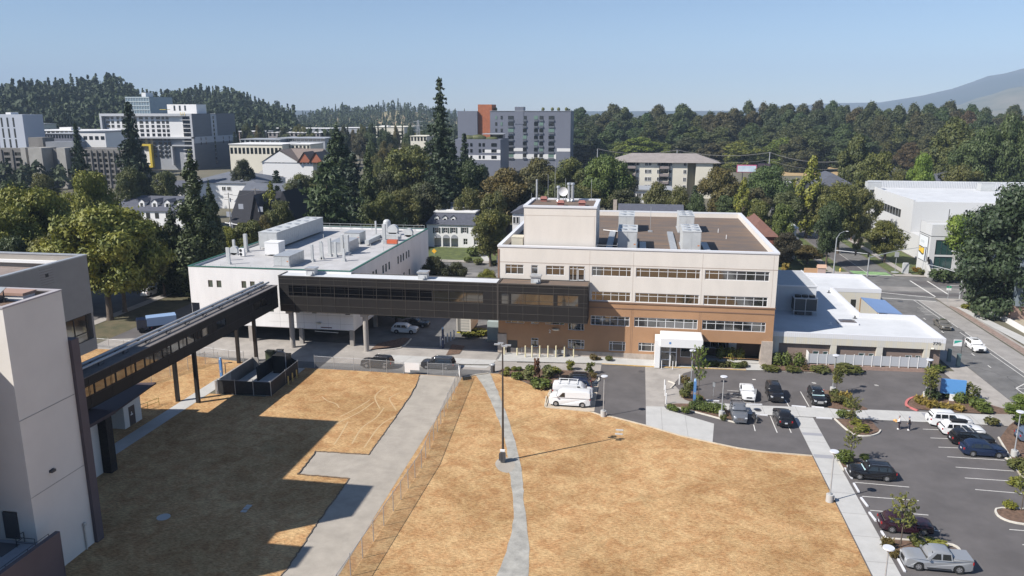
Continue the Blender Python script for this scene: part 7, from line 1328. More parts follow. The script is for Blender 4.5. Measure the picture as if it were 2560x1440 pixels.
h_ = leaf_cloud('hedge', [(x, y, .55, .5, .5, .5) for x in (-1.5, -.9, -.3, .3, .9, 1.5) for y in (-.3, .3)], .085, 260, M_SHRUB, 77); o = bpy.data.objects.new('hedge', h_); SC.collection.objects.link(o); o.location = (9.8, 97.3, .05); o.rotation_euler = (0, 0, -.28); o.scale = (1.15, 1.2, 1.1); o.color = (1.1, 1.3, .8, 1); tag(o, 'long clipped hedge in the triangular bed left of the grey pickup', 'hedge')
# hills
def hill(name, rows, m, z0=0):
 """rows: list of ridge polylines from front to back, each a list of (x,y,z)"""
 n = len(rows[0]); b = MB(); b.add([p for r_ in rows for p in r_], [(j * n + i, j * n + i + 1, (j + 1) * n + i + 1, (j + 1) * n + i) for j in range(len(rows) - 1) for i in range(n - 1)], True); return struct(name, b, m)
def ridge(prof, D, depth, name, m, drop=0):
 rows = []
 for f, hz in ((-1, 0), (-.55, .42), (-.25, .8), (0, 1), (.5, .6), (1, 0)):
  row = []
  for px, top in prof:
   x, y, z = PD(px, top, D); k = 1 + f * depth / D; row.append((x * k, y * k, max(-2, (z - drop) * hz)))
  rows.append(row)
 return hill(name, rows, m), rows
M_HILL = mat('forest_floor', (.035, .045, .025), .95, var=.3, scale=.02); M_HILLDRY = mat('dry_hill', (.42, .30, .19), .95, col2=(.20, .20, .09), scale=.012)
butte = [(-420, 275), (-300, 250), (-150, 232), (-60, 222), (0, 232), (40, 222), (90, 219), (140, 214), (180, 212), (230, 210), (270, 206), (300, 212), (330, 230), (370, 248), (410, 246), (450, 240), (490, 234), (530, 228), (570, 236), (600, 246), (640, 266), (680, 276), (740, 280)]
_, rows1 = ridge(butte, 1150, 420, 'wooded_hill', M_HILL, 20)
mid_ = [(700, 300), (740, 296), (790, 290), (810, 276), (850, 270), (880, 279), (910, 276), (940, 270), (990, 262), (1040, 268), (1090, 280), (1150, 286), (1250, 290), (1400, 290)]
_, rows2 = ridge(mid_, 1700, 600, 'dry_hill', M_HILLDRY, 10)
def scatter(rows, n, seed, hmin, hmax, name, label, m, tree_q=64, skip=None, rlo=.14, conif=.75, cat='trees'):
 """the far wood: one mass of many small crowns standing on the hill"""
 r = np.random.default_rng(seed); A = np.array(rows); J, I, _ = A.shape; Q = []
 for k in range(n):
  j = r.random() * (J - 3.0); i = r.random() * (I - 1.001); j0, i0 = int(j), int(i); fj, fi = j - j0, i - i0
  p = (A[j0, i0] * (1 - fi) + A[j0, i0 + 1] * fi) * (1 - fj) + (A[j0 + 1, i0] * (1 - fi) + A[j0 + 1, i0 + 1] * fi) * fj
  if skip and skip(p, r): continue
  H = hmin + (hmax - hmin) * r.random() ** 1.4; con = r.random() < conif; q = tree_q
  f = r.random(q) ** .8; a = r.random(q) * 6.283; rad = H * (rlo if con else rlo * 1.7) * ((1 - f) ** .8 if con else np.sqrt(np.clip(1 - (2 * f - 1) ** 2, .05, 1)) * .95) * (.55 + .5 * r.random(q))
  z = H * ((.05 + .95 * f) if con else (.15 + .8 * f)); c = np.stack([rad * np.cos(a), rad * np.sin(a), z], 1) + p
  s = H * (.048 if con else .072) * (.7 + .6 * r.random((q, 1))); nn = np.stack([np.cos(a), np.sin(a), .5 + 0 * a], 1) + r.normal(size=(q, 3)) * .45; nn /= np.linalg.norm(nn, axis=1)[:, None]
  t = np.cross(nn, r.normal(size=(q, 3))); t /= np.linalg.norm(t, axis=1)[:, None]; b = np.cross(nn, t); Q.append(np.stack([c - t * s, c + b * s, c + t * s, c - b * s], 1))
 V = np.concatenate(Q); nq = len(V); me = bpy.data.meshes.new(name); me.vertices.add(nq * 4); me.vertices.foreach_set('co', V.reshape(-1).astype(np.float32)); me.loops.add(nq * 4); me.loops.foreach_set('vertex_index', np.arange(nq * 4, dtype=np.int32)); me.polygons.add(nq)
 me.polygons.foreach_set('loop_start', np.arange(0, nq * 4, 4, dtype=np.int32)); me.polygons.foreach_set('loop_total', np.full(nq, 4, dtype=np.int32)); me.update(calc_edges=True); me.materials.append(m)
 o = bpy.data.objects.new(name, me); SC.collection.objects.link(o); return tag(o, label, cat, kind='stuff')
M_FAR = mat('far_leaves', (.06, .085, .035), .8, col2=(.03, .048, .022), scale=.018, trans=.1); M_FAR2 = mat('far_leaves_light', (.075, .095, .038), .8, col2=(.033, .05, .022), scale=.012, trans=.12)
scatter(rows1, 3300, 1, 12, 34, 'hill_forest', 'dense dark conifer wood covering the hill at left', M_FAR)
scatter(rows2, 1100, 2, 10, 24, 'hill_forest', 'scattered trees on the dry hill in the centre distance', M_FAR, skip=lambda p, r: p[2] > 30 and r.random() < .45)
def flatrows(pa, pb, D0, D1): return [[(*PD(px, 300, D)[:2], 0.) for px in range(pa, pb + 1, 40)] for D in np.linspace(D0, D1, 6)]
scatter(flatrows(-420, 760, 640, 980), 1500, 3, 9, 20, 'city_trees', 'low tree cover at the foot of the wooded hill', M_FAR2, conif=.3)
scatter(flatrows(560, 1440, 690, 1500), 2300, 4, 10, 22, 'city_trees', 'continuous far tree cover in the centre distance', M_FAR2, conif=.35)
scatter(flatrows(1380, 2800, 720, 1300), 2400, 5, 22, 33, 'river_wood', 'continuous wood behind the cottonwood belt', M_FAR2, conif=.1, rlo=.2)
scatter(flatrows(-500, 240, 430, 640), 400, 6, 8, 15, 'city_trees', 'small trees among the halls at far left', M_FAR2, conif=.3)
mt = [(1500, 279), (1840, 277), (1900, 268), (1960, 264), (2020, 262), (2080, 258), (2200, 256), (2300, 240), (2380, 222), (2430, 205), (2470, 190), (2510, 184), (2540, 176), (2570, 168), (2640, 160), (2800, 170), (3100, 200)]
M_MOUNT = mat('mountain_wood', (.03, .045, .035), .95, col2=(.06, .06, .045), scale=.0012)
ridge(mt, 7800, 2500, 'mountain', M_MOUNT); ridge([(2250, 280), (2330, 270), (2400, 262), (2440, 246), (2480, 236), (2520, 222), (2560, 215), (2650, 205), (2800, 210), (3100, 240)], 5200, 1200, 'foothill', mat('foothill_dry', (.20, .17, .11), .95, col2=(.07, .085, .05), scale=.004))
ridge([(-900, 279), (-600, 270), (-400, 266), (700, 276), (1100, 277), (1500, 278), (1800, 277), (2100, 277)], 6000, 1500, 'distant_ridge', M_MOUNT)
# vehicles
M_TYRE = mat('tyre', (.018, .018, .018), .85); M_RIM = mat('rim', (.42, .42, .43), .3, metal=.6); M_HEAD = mat('headlamp', (.60, .62, .64), .12, ior=1.8); M_TAIL = mat('tail_lamp', (.38, .015, .015), .2); M_PLATE = mat('plate', (.55, .57, .60), .5)
M_CARG = mat('car_glass', (.010, .012, .014), .03, ior=1.9); M_CHROME = mat('chrome', (.55, .55, .56), .15, metal=.9)
def paint(n, c, metal=.0): return mat('paint_' + n, c, .25, metal=metal, ior=1.6)
def side_profile(k):
 L, hh, zb, gc, wr = k['L'] / 2, k['hood'], k['belt'], .22, k['wr']; xf, xr = k['wb'] / 2 + k['off'], -k['wb'] / 2 + k['off']; ra = wr * 1.16
 p = [(L - .12, gc + .06), (L - .02, .42), (L, .60), (L - .05, hh - .10), (L - .28, hh), ((L + k['xa']) / 2, (hh + zb) / 2 + .03), (k['xa'], zb)]
 if k.get('bed'): p += [(k['xd'], zb), (k['xd'] - .02, k['bed']), (-L + .04, k['bed']), (-L, k['bed'] - .1)]
 else: p += [(k['xd'], zb + .02), (-L + .22, k['tail']), (-L + .05, k['tail'] - .08)]
 p += [(-L, .62), (-L + .03, .40), (-L + .14, gc + .08)]
 for c in (xr, xf):
  a0 = math.asin(max(-1, min(1, (gc + .02 - wr) / ra)))
  p += [(c + ra * math.cos(t), wr + ra * math.sin(t)) for t in np.linspace(math.pi - a0, a0, 9)]
 return p
def shell(prof, yf, inset=.05, crown=.03):
 """closed side profile pushed across the width; yf(x,z)=half width"""
 b = MB(); n = len(prof); cx = sum(p[0] for p in prof) / n; cz = sum(p[1] for p in prof) / n; zt = max(p[1] for p in prof)
 def lay(s, i_, f):
  out = []
  for x, z in prof:
   d = math.hypot(x - cx, z - cz) or 1; xx, zz = (x - (x - cx) / d * i_, z - (z - cz) / d * i_ * .8) if i_ else (x, z); out.append((xx, s * (yf(x, z) * f - (0 if i_ else inset) if f == 1 else yf(x, z) * f), zz + (crown if f < 1 and z > zt * .7 else 0)))
  return out
 rings = [lay(-1, inset, 1), lay(-1, 0, 1), lay(-1, 0, .5), lay(1, 0, .5), lay(1, 0, 1), lay(1, inset, 1)]
 vs = [v for r_ in rings for v in r_]; fs = []
 for j in range(5): fs += [(j * n + i, j * n + (i + 1) % n, (j + 1) * n + (i + 1) % n, (j + 1) * n + i) for i in range(n)]
 b.add(vs, fs, True); b.add(rings[0], [tuple(range(n))]); b.add(rings[-1], [tuple(range(n))[::-1]]); return b
KIND = {
 'suv': dict(L=4.65, W=1.86, H=1.68, hood=1.02, belt=1.05, tail=1.08, wr=.36, wb=2.68, off=.02, xa=.95, xb=.35, xc=-1.75, xd=-2.15, sw=[(.62, -.42), (-.50, -1.28), (-1.36, -1.80)]),
 'bigsuv': dict(L=4.85, W=1.94, H=1.80, hood=1.12, belt=1.14, tail=1.16, wr=.39, wb=2.80, off=.02, xa=.95, xb=.40, xc=-2.05, xd=-2.30, sw=[(.62, -.40), (-.48, -1.25), (-1.34, -2.0)]),
 'cross': dict(L=4.55, W=1.84, H=1.66, hood=1.0, belt=1.05, tail=1.10, wr=.36, wb=2.68, off=.03, xa=1.0, xb=.30, xc=-1.45, xd=-2.05, sw=[(.62, -.42), (-.50, -1.25), (-1.32, -1.60)]),
 'sedan': dict(L=4.90, W=1.84, H=1.45, hood=.90, belt=.96, tail=.98, wr=.33, wb=2.78, off=.05, xa=.92, xb=.22, xc=-.95, xd=-1.65, sw=[(.55, -.30), (-.38, -1.02)]),
 'wagon': dict(L=4.82, W=1.84, H=1.62, hood=.98, belt=1.0, tail=1.06, wr=.35, wb=2.74, off=.05, xa=.98, xb=.30, xc=-1.85, xd=-2.25, sw=[(.60, -.38), (-.46, -1.24), (-1.32, -1.92)]),
 'minivan': dict(L=5.10, W=1.98, H=1.74, hood=1.02, belt=1.06, tail=1.08, wr=.34, wb=3.05, off=.15, xa=1.45, xb=.55, xc=-2.20, xd=-2.45, sw=[(1.0, -.05), (-.15, -1.2), (-1.3, -2.15)]),
 'pickup': dict(L=5.35, W=1.92, H=1.80, hood=1.08, belt=1.12, tail=1.10, wr=.40, wb=3.20, off=.05, xa=1.12, xb=.50, xc=-.90, xd=-1.02, bed=1.22, sw=[(.72, -.06), (-.16, -.86)]),
 'van': dict(L=5.45, W=2.02, H=2.08, hood=1.25, belt=1.30, tail=1.34, wr=.37, wb=3.50, off=.05, xa=1.85, xb=1.12, xc=-2.66, xd=-2.70, sw=[(1.45, .62)]),
}
_carmesh = {}
def car(kind, x, y, rz, col, label, group=None, extras=(), name=None, glass=None):
 k = KIND[kind]; L, W, H = k['L'], k['W'], k['H']; zb = k['belt']; t = thing(name or {'pickup': 'pickup_truck', 'van': 'cargo_van', 'sedan': 'sedan_car', 'minivan': 'minivan'}.get(kind, 'suv_car'), label, {'pickup': 'pickup truck', 'van': 'van'}.get(kind, 'car'), (x, y, .03), R(rz), group)
 glass = glass or M_CARG; dark = sum(col.diffuse_color[:3]) < 0
 taper = lambda xx: 1 - .16 * (abs(xx) / (L / 2)) ** 5
 yf = lambda xx, z: W / 2 * taper(xx) * (1 - .05 * max(0, (.5 - z)) - .05 * max(0, z - .85))
 key = (kind, 'm')
 if key not in _carmesh:
  body = shell(side_profile(k), yf).mesh('body'); ts = W / 2 * .945; tt = W / 2 * .76; xa, xb, xc, xd = k['xa'], k['xb'], k['xc'], k['xd']
  if kind == 'van': ts, tt = W / 2 * .985, W / 2 * .88
  yc = lambda xx, z: (ts + (tt - ts) * max(0, min(1, (z - zb) / (H - zb))))* (1 - .04 * max(0, -xx / (L / 2)) ** 3)
  cp = [(xa, zb - .04), (xa - (xa - xb) * .5, zb + (H - zb) * .52), (xb, H - .06), (xb - .25, H - .015), ((xb + xc) / 2, H), (xc + .2, H - .03), (xc, H - .09), (xc - (xc - xd) * .5, zb + (H - zb) * .5), (xd, zb - .03)]
  cab = shell(cp, yc, .045, .02).mesh('cabin'); _carmesh[key] = (body, cab, yc)
 body, cab, yc = _carmesh[key]
 for nm, me in (('body', body), ('cabin', cab)):
  me2 = _carmesh.setdefault((kind, nm, col.name), me.copy())
  if not me2.materials: me2.materials.append(col)
  put(nm, me2, t, (0, 0, 0))
 def one(nm, mb, m, par=None):
  kk = (kind, nm, m.name, round(mb.v[0][0], 2), round(mb.v[0][1], 2))
  if kk not in _carmesh: me = mb.mesh(nm); me.materials.append(m); _carmesh[kk] = me
  return put(nm, _carmesh[kk], par or t, (0, 0, 0))
 xa, xb, xc, xd = k['xa'], k['xb'], k['xc'], k['xd']
 def slant(x0, z0, x1, z1, f0, f1, wf, o):
  p = lambda f: (x0 + (x1 - x0) * f, z0 + (z1 - z0) * f); a, c = p(f0), p(f1); nx, nz = (z0 - z1), (x1 - x0); d = math.hypot(nx, nz); nx, nz = nx / d * o, nz / d * o
  return [(a[0] + nx, -yc(*a) * wf, a[1] + nz), (a[0] + nx, yc(*a) * wf, a[1] + nz), (c[0] + nx, yc(*c) * wf, c[1] + nz), (c[0] + nx, -yc(*c) * wf, c[1] + nz)]
 q = slant(xb, H - .06, xa, zb - .04, .08, .90, .90, .022)
 one('windshield', MB().quad(*q), glass if 'sunshade' not in extras else mat('sunshade_silver', (.42, .58, .60), .4))
 if kind not in ('van',):
  q = slant(xd, zb - .03, xc, H - .09, .12, .90, .88, .022); one('rear_window', MB().quad(*q), glass)
 for s_ in (-1, 1):
  for i, (a, c) in enumerate(k['sw']):
   z0, z1 = zb + .05, H - .16; lean_f = (xa - xb) / (H - zb); lean_r = (xd - xc) / (H - zb); at_, ct = (a - (lean_f * (z1 - z0) if i == 0 else .03)), (c - (lean_r * (z1 - z0) * .8 if i == len(k['sw']) - 1 and kind != 'van' else 0))
   pts = [(a, z0), (c, z0), (ct if i == len(k['sw']) - 1 else c + .02, z1), (at_, z1)]; one('side_window', MB().add([(px_, s_ * (yc(px_, z_) + .012), z_) for px_, z_ in pts], [(0, 1, 2, 3)]), glass)
  one('mirror', MB().box(xa - .28, xa - .12, s_ * W * .48, s_ * (W * .48 + .22), zb + .02, zb + .18), col)
  one('headlight', MB().box(L / 2 - .18, L / 2 - .015, s_ * W * .27, s_ * W * .415, k['hood'] - .30, k['hood'] - .14), M_HEAD)
  one('taillight', MB().box(-L / 2 - .005, -L / 2 + .14, s_ * W * .34, s_ * W * .425, k['tail'] - .32, k['tail'] - .10) if kind != 'pickup' else MB().box(-L / 2 - .01, -L / 2 + .1, s_ * W * .36, s_ * W * .42, .85, 1.12), M_TAIL)
 one('grille', MB().box(L / 2 - .03, L / 2 + .012, -W * .2, W * .2, .5, k['hood'] - .2), M_CHROME if 'chrome' in extras else M_BLACK)
 one('license_plate', MB().box(-L / 2 - .03, -L / 2, -.16, .16, .62, .78), M_PLATE)
 one('bumper', MB().box(L / 2 - .12, L / 2 + .03, -W * .38, W * .38, .30, .46).box(-L / 2 - .03, -L / 2 + .12, -W * .38, W * .38, .30, .46), M_BLACK if 'blackbumper' in extras or kind in ('suv', 'wagon') else col)
 wr = k['wr']
 for xx in (k['wb'] / 2 + k['off'], -k['wb'] / 2 + k['off']):
  for s_ in (-1, 1):
   kk = ('wheel', wr, s_)
   if kk not in _carmesh:
    b = MB(); b.xf = Matrix.Rotation(R(90), 4, 'X'); b.cyl(0, 0, -.11, .11, wr, n=20); me = b.mesh('wheel'); me.materials.append(M_TYRE)
    c_ = MB(); c_.xf = Matrix.Rotation(R(90), 4, 'X'); zc = -s_ * .115; c_.cyl(0, 0, min(zc, zc * .8), max(zc, zc * .8), wr * .60, n=10); m2 = c_.mesh('rim'); m2.materials.append(M_RIM)
    d_ = MB(); d_.xf = Matrix.Rotation(R(90), 4, 'X')
    for a in range(5): an = a * 1.2566 + .6; d_.add([(wr * .2 * math.cos(an), wr * .2 * math.sin(an), zc * 1.02), (wr * .52 * math.cos(an - .26), wr * .52 * math.sin(an - .26), zc * 1.02), (wr * .52 * math.cos(an + .26), wr * .52 * math.sin(an + .26), zc * 1.02)], [(0, 1, 2)])
    m3 = d_.mesh('rim_gap'); m3.materials.append(M_BLACK); _carmesh[kk] = (me, m2, m3)
   me, m2, m3 = _carmesh[kk]; wl = put('wheel', me, t, (xx, s_ * (W / 2 - .13), wr)); rm = put('rim', m2, wl, (0, 0, 0)); put('rim_gap', m3, rm, (0, 0, 0)) if False else None
   if kind != 'van': put('hub_gaps', m3, wl, (0, 0, 0))
 one('underbody', MB().box(-L / 2 + .4, L / 2 - .4, -W / 2 + .16, W / 2 - .16, .24, .5), M_BLACK)
 if 'rails' in extras:
  for s_ in (-1, 1): one('roof_rail', MB().tube([(xb - .1, s_ * W * .36, H + .0), (xb - .25, s_ * W * .36, H + .06), (xc + .35, s_ * W * .36, H + .06), (xc + .2, s_ * W * .36, H - .01)], .025, 5), M_CHROME)
 if 'bars' in extras:
  for xx in (xb - .5, (xb + xc) / 2 - .2): one('roof_bar', MB().box(xx, xx + .07, -W * .38, W * .38, H + .06, H + .11), M_STEEL)
 if 'box' in extras: one('roof_box', MB().ball(-.55, -.25, H + .24, 1.05, .42, .20, 14, 8).box(-1.4, .35, -.6, .1, H + .08, H + .3), M_BLACK)
 if 'spare' in extras:
  b = MB(); b.xf = Matrix.Translation((-L / 2 - .12, .1, .98)) @ Matrix.Rotation(R(90), 4, 'Y'); b.cyl(0, 0, -.12, .12, .37, n=18); one('spare_wheel', b, M_WHITE)
 if 'cover' in extras: one('bed_cover', MB().box(-L / 2 + .06, xd - .1, -W * .44, W * .44, k['bed'], k['bed'] + .09), col)
 if kind == 'pickup' and 'cover' not in extras: one('bed_dark_sheet', MB().box(-L / 2 + .12, xd - .12, -W * .38, W * .38, k['bed'] - .02, k['bed'] + .02), M_BLACK)  # flat black sheet at the rim stands in for the dark bed cavity
 if kind == 'pickup': one('running_board', MB().box(-.9, 1.0, -W / 2 - .06, -W / 2 + .1, .36, .42).box(-.9, 1.0, W / 2 - .1, W / 2 + .06, .36, .42), M_BLACK)
 if 'rack' in extras:
  b = MB()
  for xx in (-1.9, -.7, .5): b.box(xx, xx + .07, -.85, .85, H + .16, H + .22).box(xx, xx + .07, -.85, -.79, H, H + .2).box(xx, xx + .07, .79, .85, H, H + .2)
  for s_ in (-1, 1): b.box(-2.0, .7, s_ * .82 - .03, s_ * .82 + .03, H + .2, H + .26)
  one('ladder_rack', b, M_WHITE)
 if 'sunroof' in extras: one('sunroof', MB().box(-.55, .1, -.42, .42, H + .015, H + .03), glass)
 if kind == 'van': one('door_line', MB().box(-.9, -.88, -W / 2 * .99 - .005, -W / 2 * .97, .5, 1.7), M_STEEL);
 return t
BLK = paint('black', (.012, .012, .014)); NVY = paint('navy', (.012, .022, .055)); MAR = paint('maroon', (.030, .010, .016)); WHT = paint('white', (.74, .74, .74)); SLV = paint('silver', (.36, .37, .385), .35); GRY = paint('grey', (.17, .18, .20), .3); TAN = paint('tan', (.20, .185, .16), .35); LBL = paint('light_blue', (.20, .36, .44)); DGR = paint('dark_grey', (.035, .036, .04)); SBL = paint('slate_blue', (.13, .17, .24), .3)
car('pickup', 26.15, 64.35, 180, SLV, 'silver four-door pickup with covered bed at the bottom right', extras=('cover',))
car('cross', 25.5, 70.25, -3, MAR, 'very dark red crossover behind the young tree next to the silver pickup')
car('suv', 25.45, 81.0, 179, BLK, 'black crossover with a pale sunshade parked left near the long walk', extras=('rails', 'sunshade'))
car('cross', 39.45, 88.95, 0, NVY, 'dark blue crossover, nearest of the four cars parked at the right')
car('suv', 39.35, 91.85, 0, BLK, 'black crossover with roof bars between the blue and white cars', extras=('rails', 'bars'))
car('wagon', 39.3, 94.6, 0, WHT, 'white crossover with a black roof box parked at the right', extras=('rails', 'box', 'blackbumper'))
car('bigsuv', 38.9, 97.3, 0, WHT, 'white off-roader with a spare wheel on its tailgate', extras=('spare', 'rails'))
car('sedan', 15.65, 103.85, -91, WHT, 'white sedan facing the camera near the hatched bay')
car('bigsuv', 19.15, 103.9, -90, BLK, 'large black off-roader parked next to the white sedan', extras=('rails',))
car('suv', 24.55, 103.35, -90, BLK, 'black compact crossover with silver windscreen shade near the clinic', extras=('rails', 'sunshade', 'chrome'))
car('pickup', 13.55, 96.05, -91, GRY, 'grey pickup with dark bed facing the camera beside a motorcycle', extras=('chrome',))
car('cross', 18.8, 95.2, 91, BLK, 'black crossover seen from behind below the crossing walk')
car('van', -7.9, 96.75, 180, WHT, 'plain white cargo van parked at the field edge')
car('van', -7.75, 99.5, 0, WHT, 'white van with a ladder rack parked behind the plain one', extras=('rack',))
car('suv', -7.7, 102.3, 180, NVY, 'dark navy crossover next to the white van with the rack', extras=('rails',))
car('suv', -7.9, 104.6, 180, BLK, 'black crossover half hidden behind the dark navy one', extras=('rails',))
car('bigsuv', -38.05, 107.5, 179, BLK, 'black off-roader waiting in the service drive behind the fence', extras=('rails', 'chrome'))
car('minivan', -28.85, 108.6, 179, DGR, 'dark grey minivan in the service drive right of the fence banner', extras=('rails',))
car('sedan', 54.6, 144.8, -91, TAN, 'beige grey sedan driving towards the camera in the side street', extras=('sunroof',))
car('wagon', 55.0, 131.6, -91, WHT, 'white estate car following in the side street', extras=('rails', 'blackbumper', 'sunroof'))
car('bigsuv', -100.7, 145.2, 92, WHT, 'white off-roader under the trees in the left street')
car('suv', -39.4, 126.2, 0, WHT, 'white crossover parked in the shade beside the white office')
car('sedan', -38.6, 130.4, 0, DGR, 'dark sedan in deep shade behind the white crossover')
car('sedan', -26.0, 138.2, -90, SBL, 'slate blue sedan beyond the generator trailer', extras=('sunshade',))
car('sedan', -23.0, 138.0, -90, SBL, 'second slate blue sedan next to the tan building side')
car('sedan', 40.6, 73.5, 180, LBL, 'light blue car cut by the right picture edge')
car('suv', 47.4, 93.8, 0, SBL, 'blue grey car hidden behind the round tree at the right edge')
for i, (x, y, c_, lb) in enumerate(((-118, 212, WHT, 'white car parked left among the trees across the left crossing'), (-112, 214, GRY, 'grey car parked among the trees across the left crossing'), (-124, 208, SLV, 'silver car at the far left across the crossing'), (-92, 172, WHT, 'white car on the cross street at left'), (-84, 122, NVY, 'dark blue car in the shaded car park'), (-106, 172, SLV, 'silver car at the left crossing'), (58, 330, WHT, 'white car far up the north street'), (88, 360, WHT, 'white car in the distance below the billboards'), (95, 352, SLV, 'silver car in the distance below the billboards'), (46, 236, GRY, 'dark car parked under the street trees at the brick house'), (70, 248, WHT, 'white car parked behind the trees left of the white hall'))):
 car(['sedan', 'suv'][i % 2], x, y, 90 if i % 2 else 88, c_, lb)
t = thing('flatbed_truck', 'blue truck with a pale blue tarp behind the field skybridge', 'truck', (-83.5, 120.5, .03), R(38)); MB().box(-2.8, -1.3, -1.05, 1.05, .6, 2.4).build('cab', NVY, t, False); MB().box(-1.2, 3.6, -1.2, 1.2, 1.1, 2.6).build('covered_load', mat('pale_blue_tarp', (.25, .36, .55), .5), t, False)
for xx in (-2.1, 2.4):
 for s_ in (-1, 1): b = MB(); b.xf = Matrix.Translation((xx, s_ * .95, .5)) @ Matrix.Rotation(R(90), 4, 'X'); b.cyl(0, 0, -.15, .15, .5, n=14); b.build('wheel', M_TYRE, t, False)
t = thing('generator_trailer', 'cream louvred generator on a black trailer between the two buildings', 'trailer', (-28.6, 127.5, .03)); MB().box(-1.25, 1.25, -2.6, 3.6, 1.1, 3.9).add([(-1.3, -2.65, 3.9), (1.3, -2.65, 3.9), (1.3, 3.65, 3.9), (-1.3, 3.65, 3.9), (-.9, -2.2, 4.2), (.9, -2.2, 4.2), (.9, 3.2, 4.2), (-.9, 3.2, 4.2)], [(0, 1, 5, 4), (1, 2, 6, 5), (2, 3, 7, 6), (3, 0, 4, 7), (4, 5, 6, 7)]).build('housing', mat('generator_cream', (.62, .58, .51), .6), t, False)
b = MB()
for i in range(4): b.box(-.55, .95, -2.63, -2.6, 1.35 + i * .5, 1.7 + i * .5)
b.build('louvre', mat('louvre_grey', (.42, .40, .36), .6), t, False); MB().tube([(-.75, -2.7, 1.2), (-.75, -2.7, 3.9)], .05).tube([(-.98, -2.7, 1.2), (-.98, -2.7, 3.9)], .05).build('pipe', M_STEELD, t, False); MB().box(-1.2, 1.2, -2.5, 3.5, .7, 1.1).tube([(0, -2.5, .8), (0, -3.4, .5)], .08).build('chassis', M_BLACK, t, False)
for yy in (.8, 1.9):
 for s_ in (-1, 1): b = MB(); b.xf = Matrix.Translation((s_ * 1.1, yy, .42)) @ Matrix.Rotation(R(90), 4, 'Y'); b.cyl(0, 0, -.12, .12, .42, n=14); b.build('wheel', M_TYRE, t, False)
MB().ball(-.5, -1.2, 4.3, .45, .7, .3).build('exhaust_box', M_WHITE, t, False); MB().box(-1.2, -.6, -2.7, -2.6, .75, .95).build('hazard_sign', mat('hazard_yellow', (.6, .5, .05), .5), t, False)
t = thing('utility_cabinet', 'tall pale grey green utility cabinet at the left wall of the tan building', 'cabinet', (-23.2, 124.3, .03)); MB().box(-1.0, 1.0, -.9, .9, .25, 3.4).build('body', mat('cabinet_green', (.34, .40, .39), .6), t, False); MB().box(-1.1, 1.1, -1.0, 1.0, 0, .25).build('plinth', M_CURB, t, False)
for i in range(5): x, y = -31.3 + i * .32, 119.6 + i * 1.05; tag(MB().cyl(x, y, .03, 1.5, .13, n=10).ball(x, y, 1.5, .13, .13, .1).build('bollard', M_WHITE), ['nearest', 'second nearest', 'middle', 'second farthest', 'farthest'][i] + ' white post of the row beside the generator trailer', 'bollard', 'white posts beside the generator trailer')
t = thing('motorcycle', 'black motorcycle parked against the grey pickup', 'motorcycle', (15.45, 95.0, .03), R(-80))
for xx in (-.72, .72):
 b = MB(); n_ = 16; b.tube([(xx + .28 * math.cos(i * 2 * math.pi / n_), 0, .31 + .28 * math.sin(i * 2 * math.pi / n_)) for i in range(n_ + 1)], .06, 6); wl = b.build('wheel', M_TYRE, t, False)
 b = MB(); b.xf = Matrix.Translation((xx, 0, .31)) @ Matrix.Rotation(R(90), 4, 'X'); b.cyl(0, 0, -.03, .03, .2, n=12); b.build('rim', M_RIM, wl, False)
MB().ball(.15, 0, .82, .32, .16, .14).build('tank', BLK, t, False); MB().ball(-.4, 0, .78, .4, .15, .07).build('seat', M_BLACK, t, False); MB().box(-.25, .3, -.16, .16, .25, .65).build('engine', M_STEELD, t, False)
MB().tube([(.72, 0, .31), (.5, 0, 1.0)], .04).tube([(.5, -.38, 1.05), (.5, .38, 1.05)], .025).ball(.62, 0, .85, .09).build('handlebar', M_CHROME, t, False); MB().tube([(-.75, -.15, .3), (.1, -.15, .3)], .05).build('exhaust_pipe', M_CHROME, t, False)

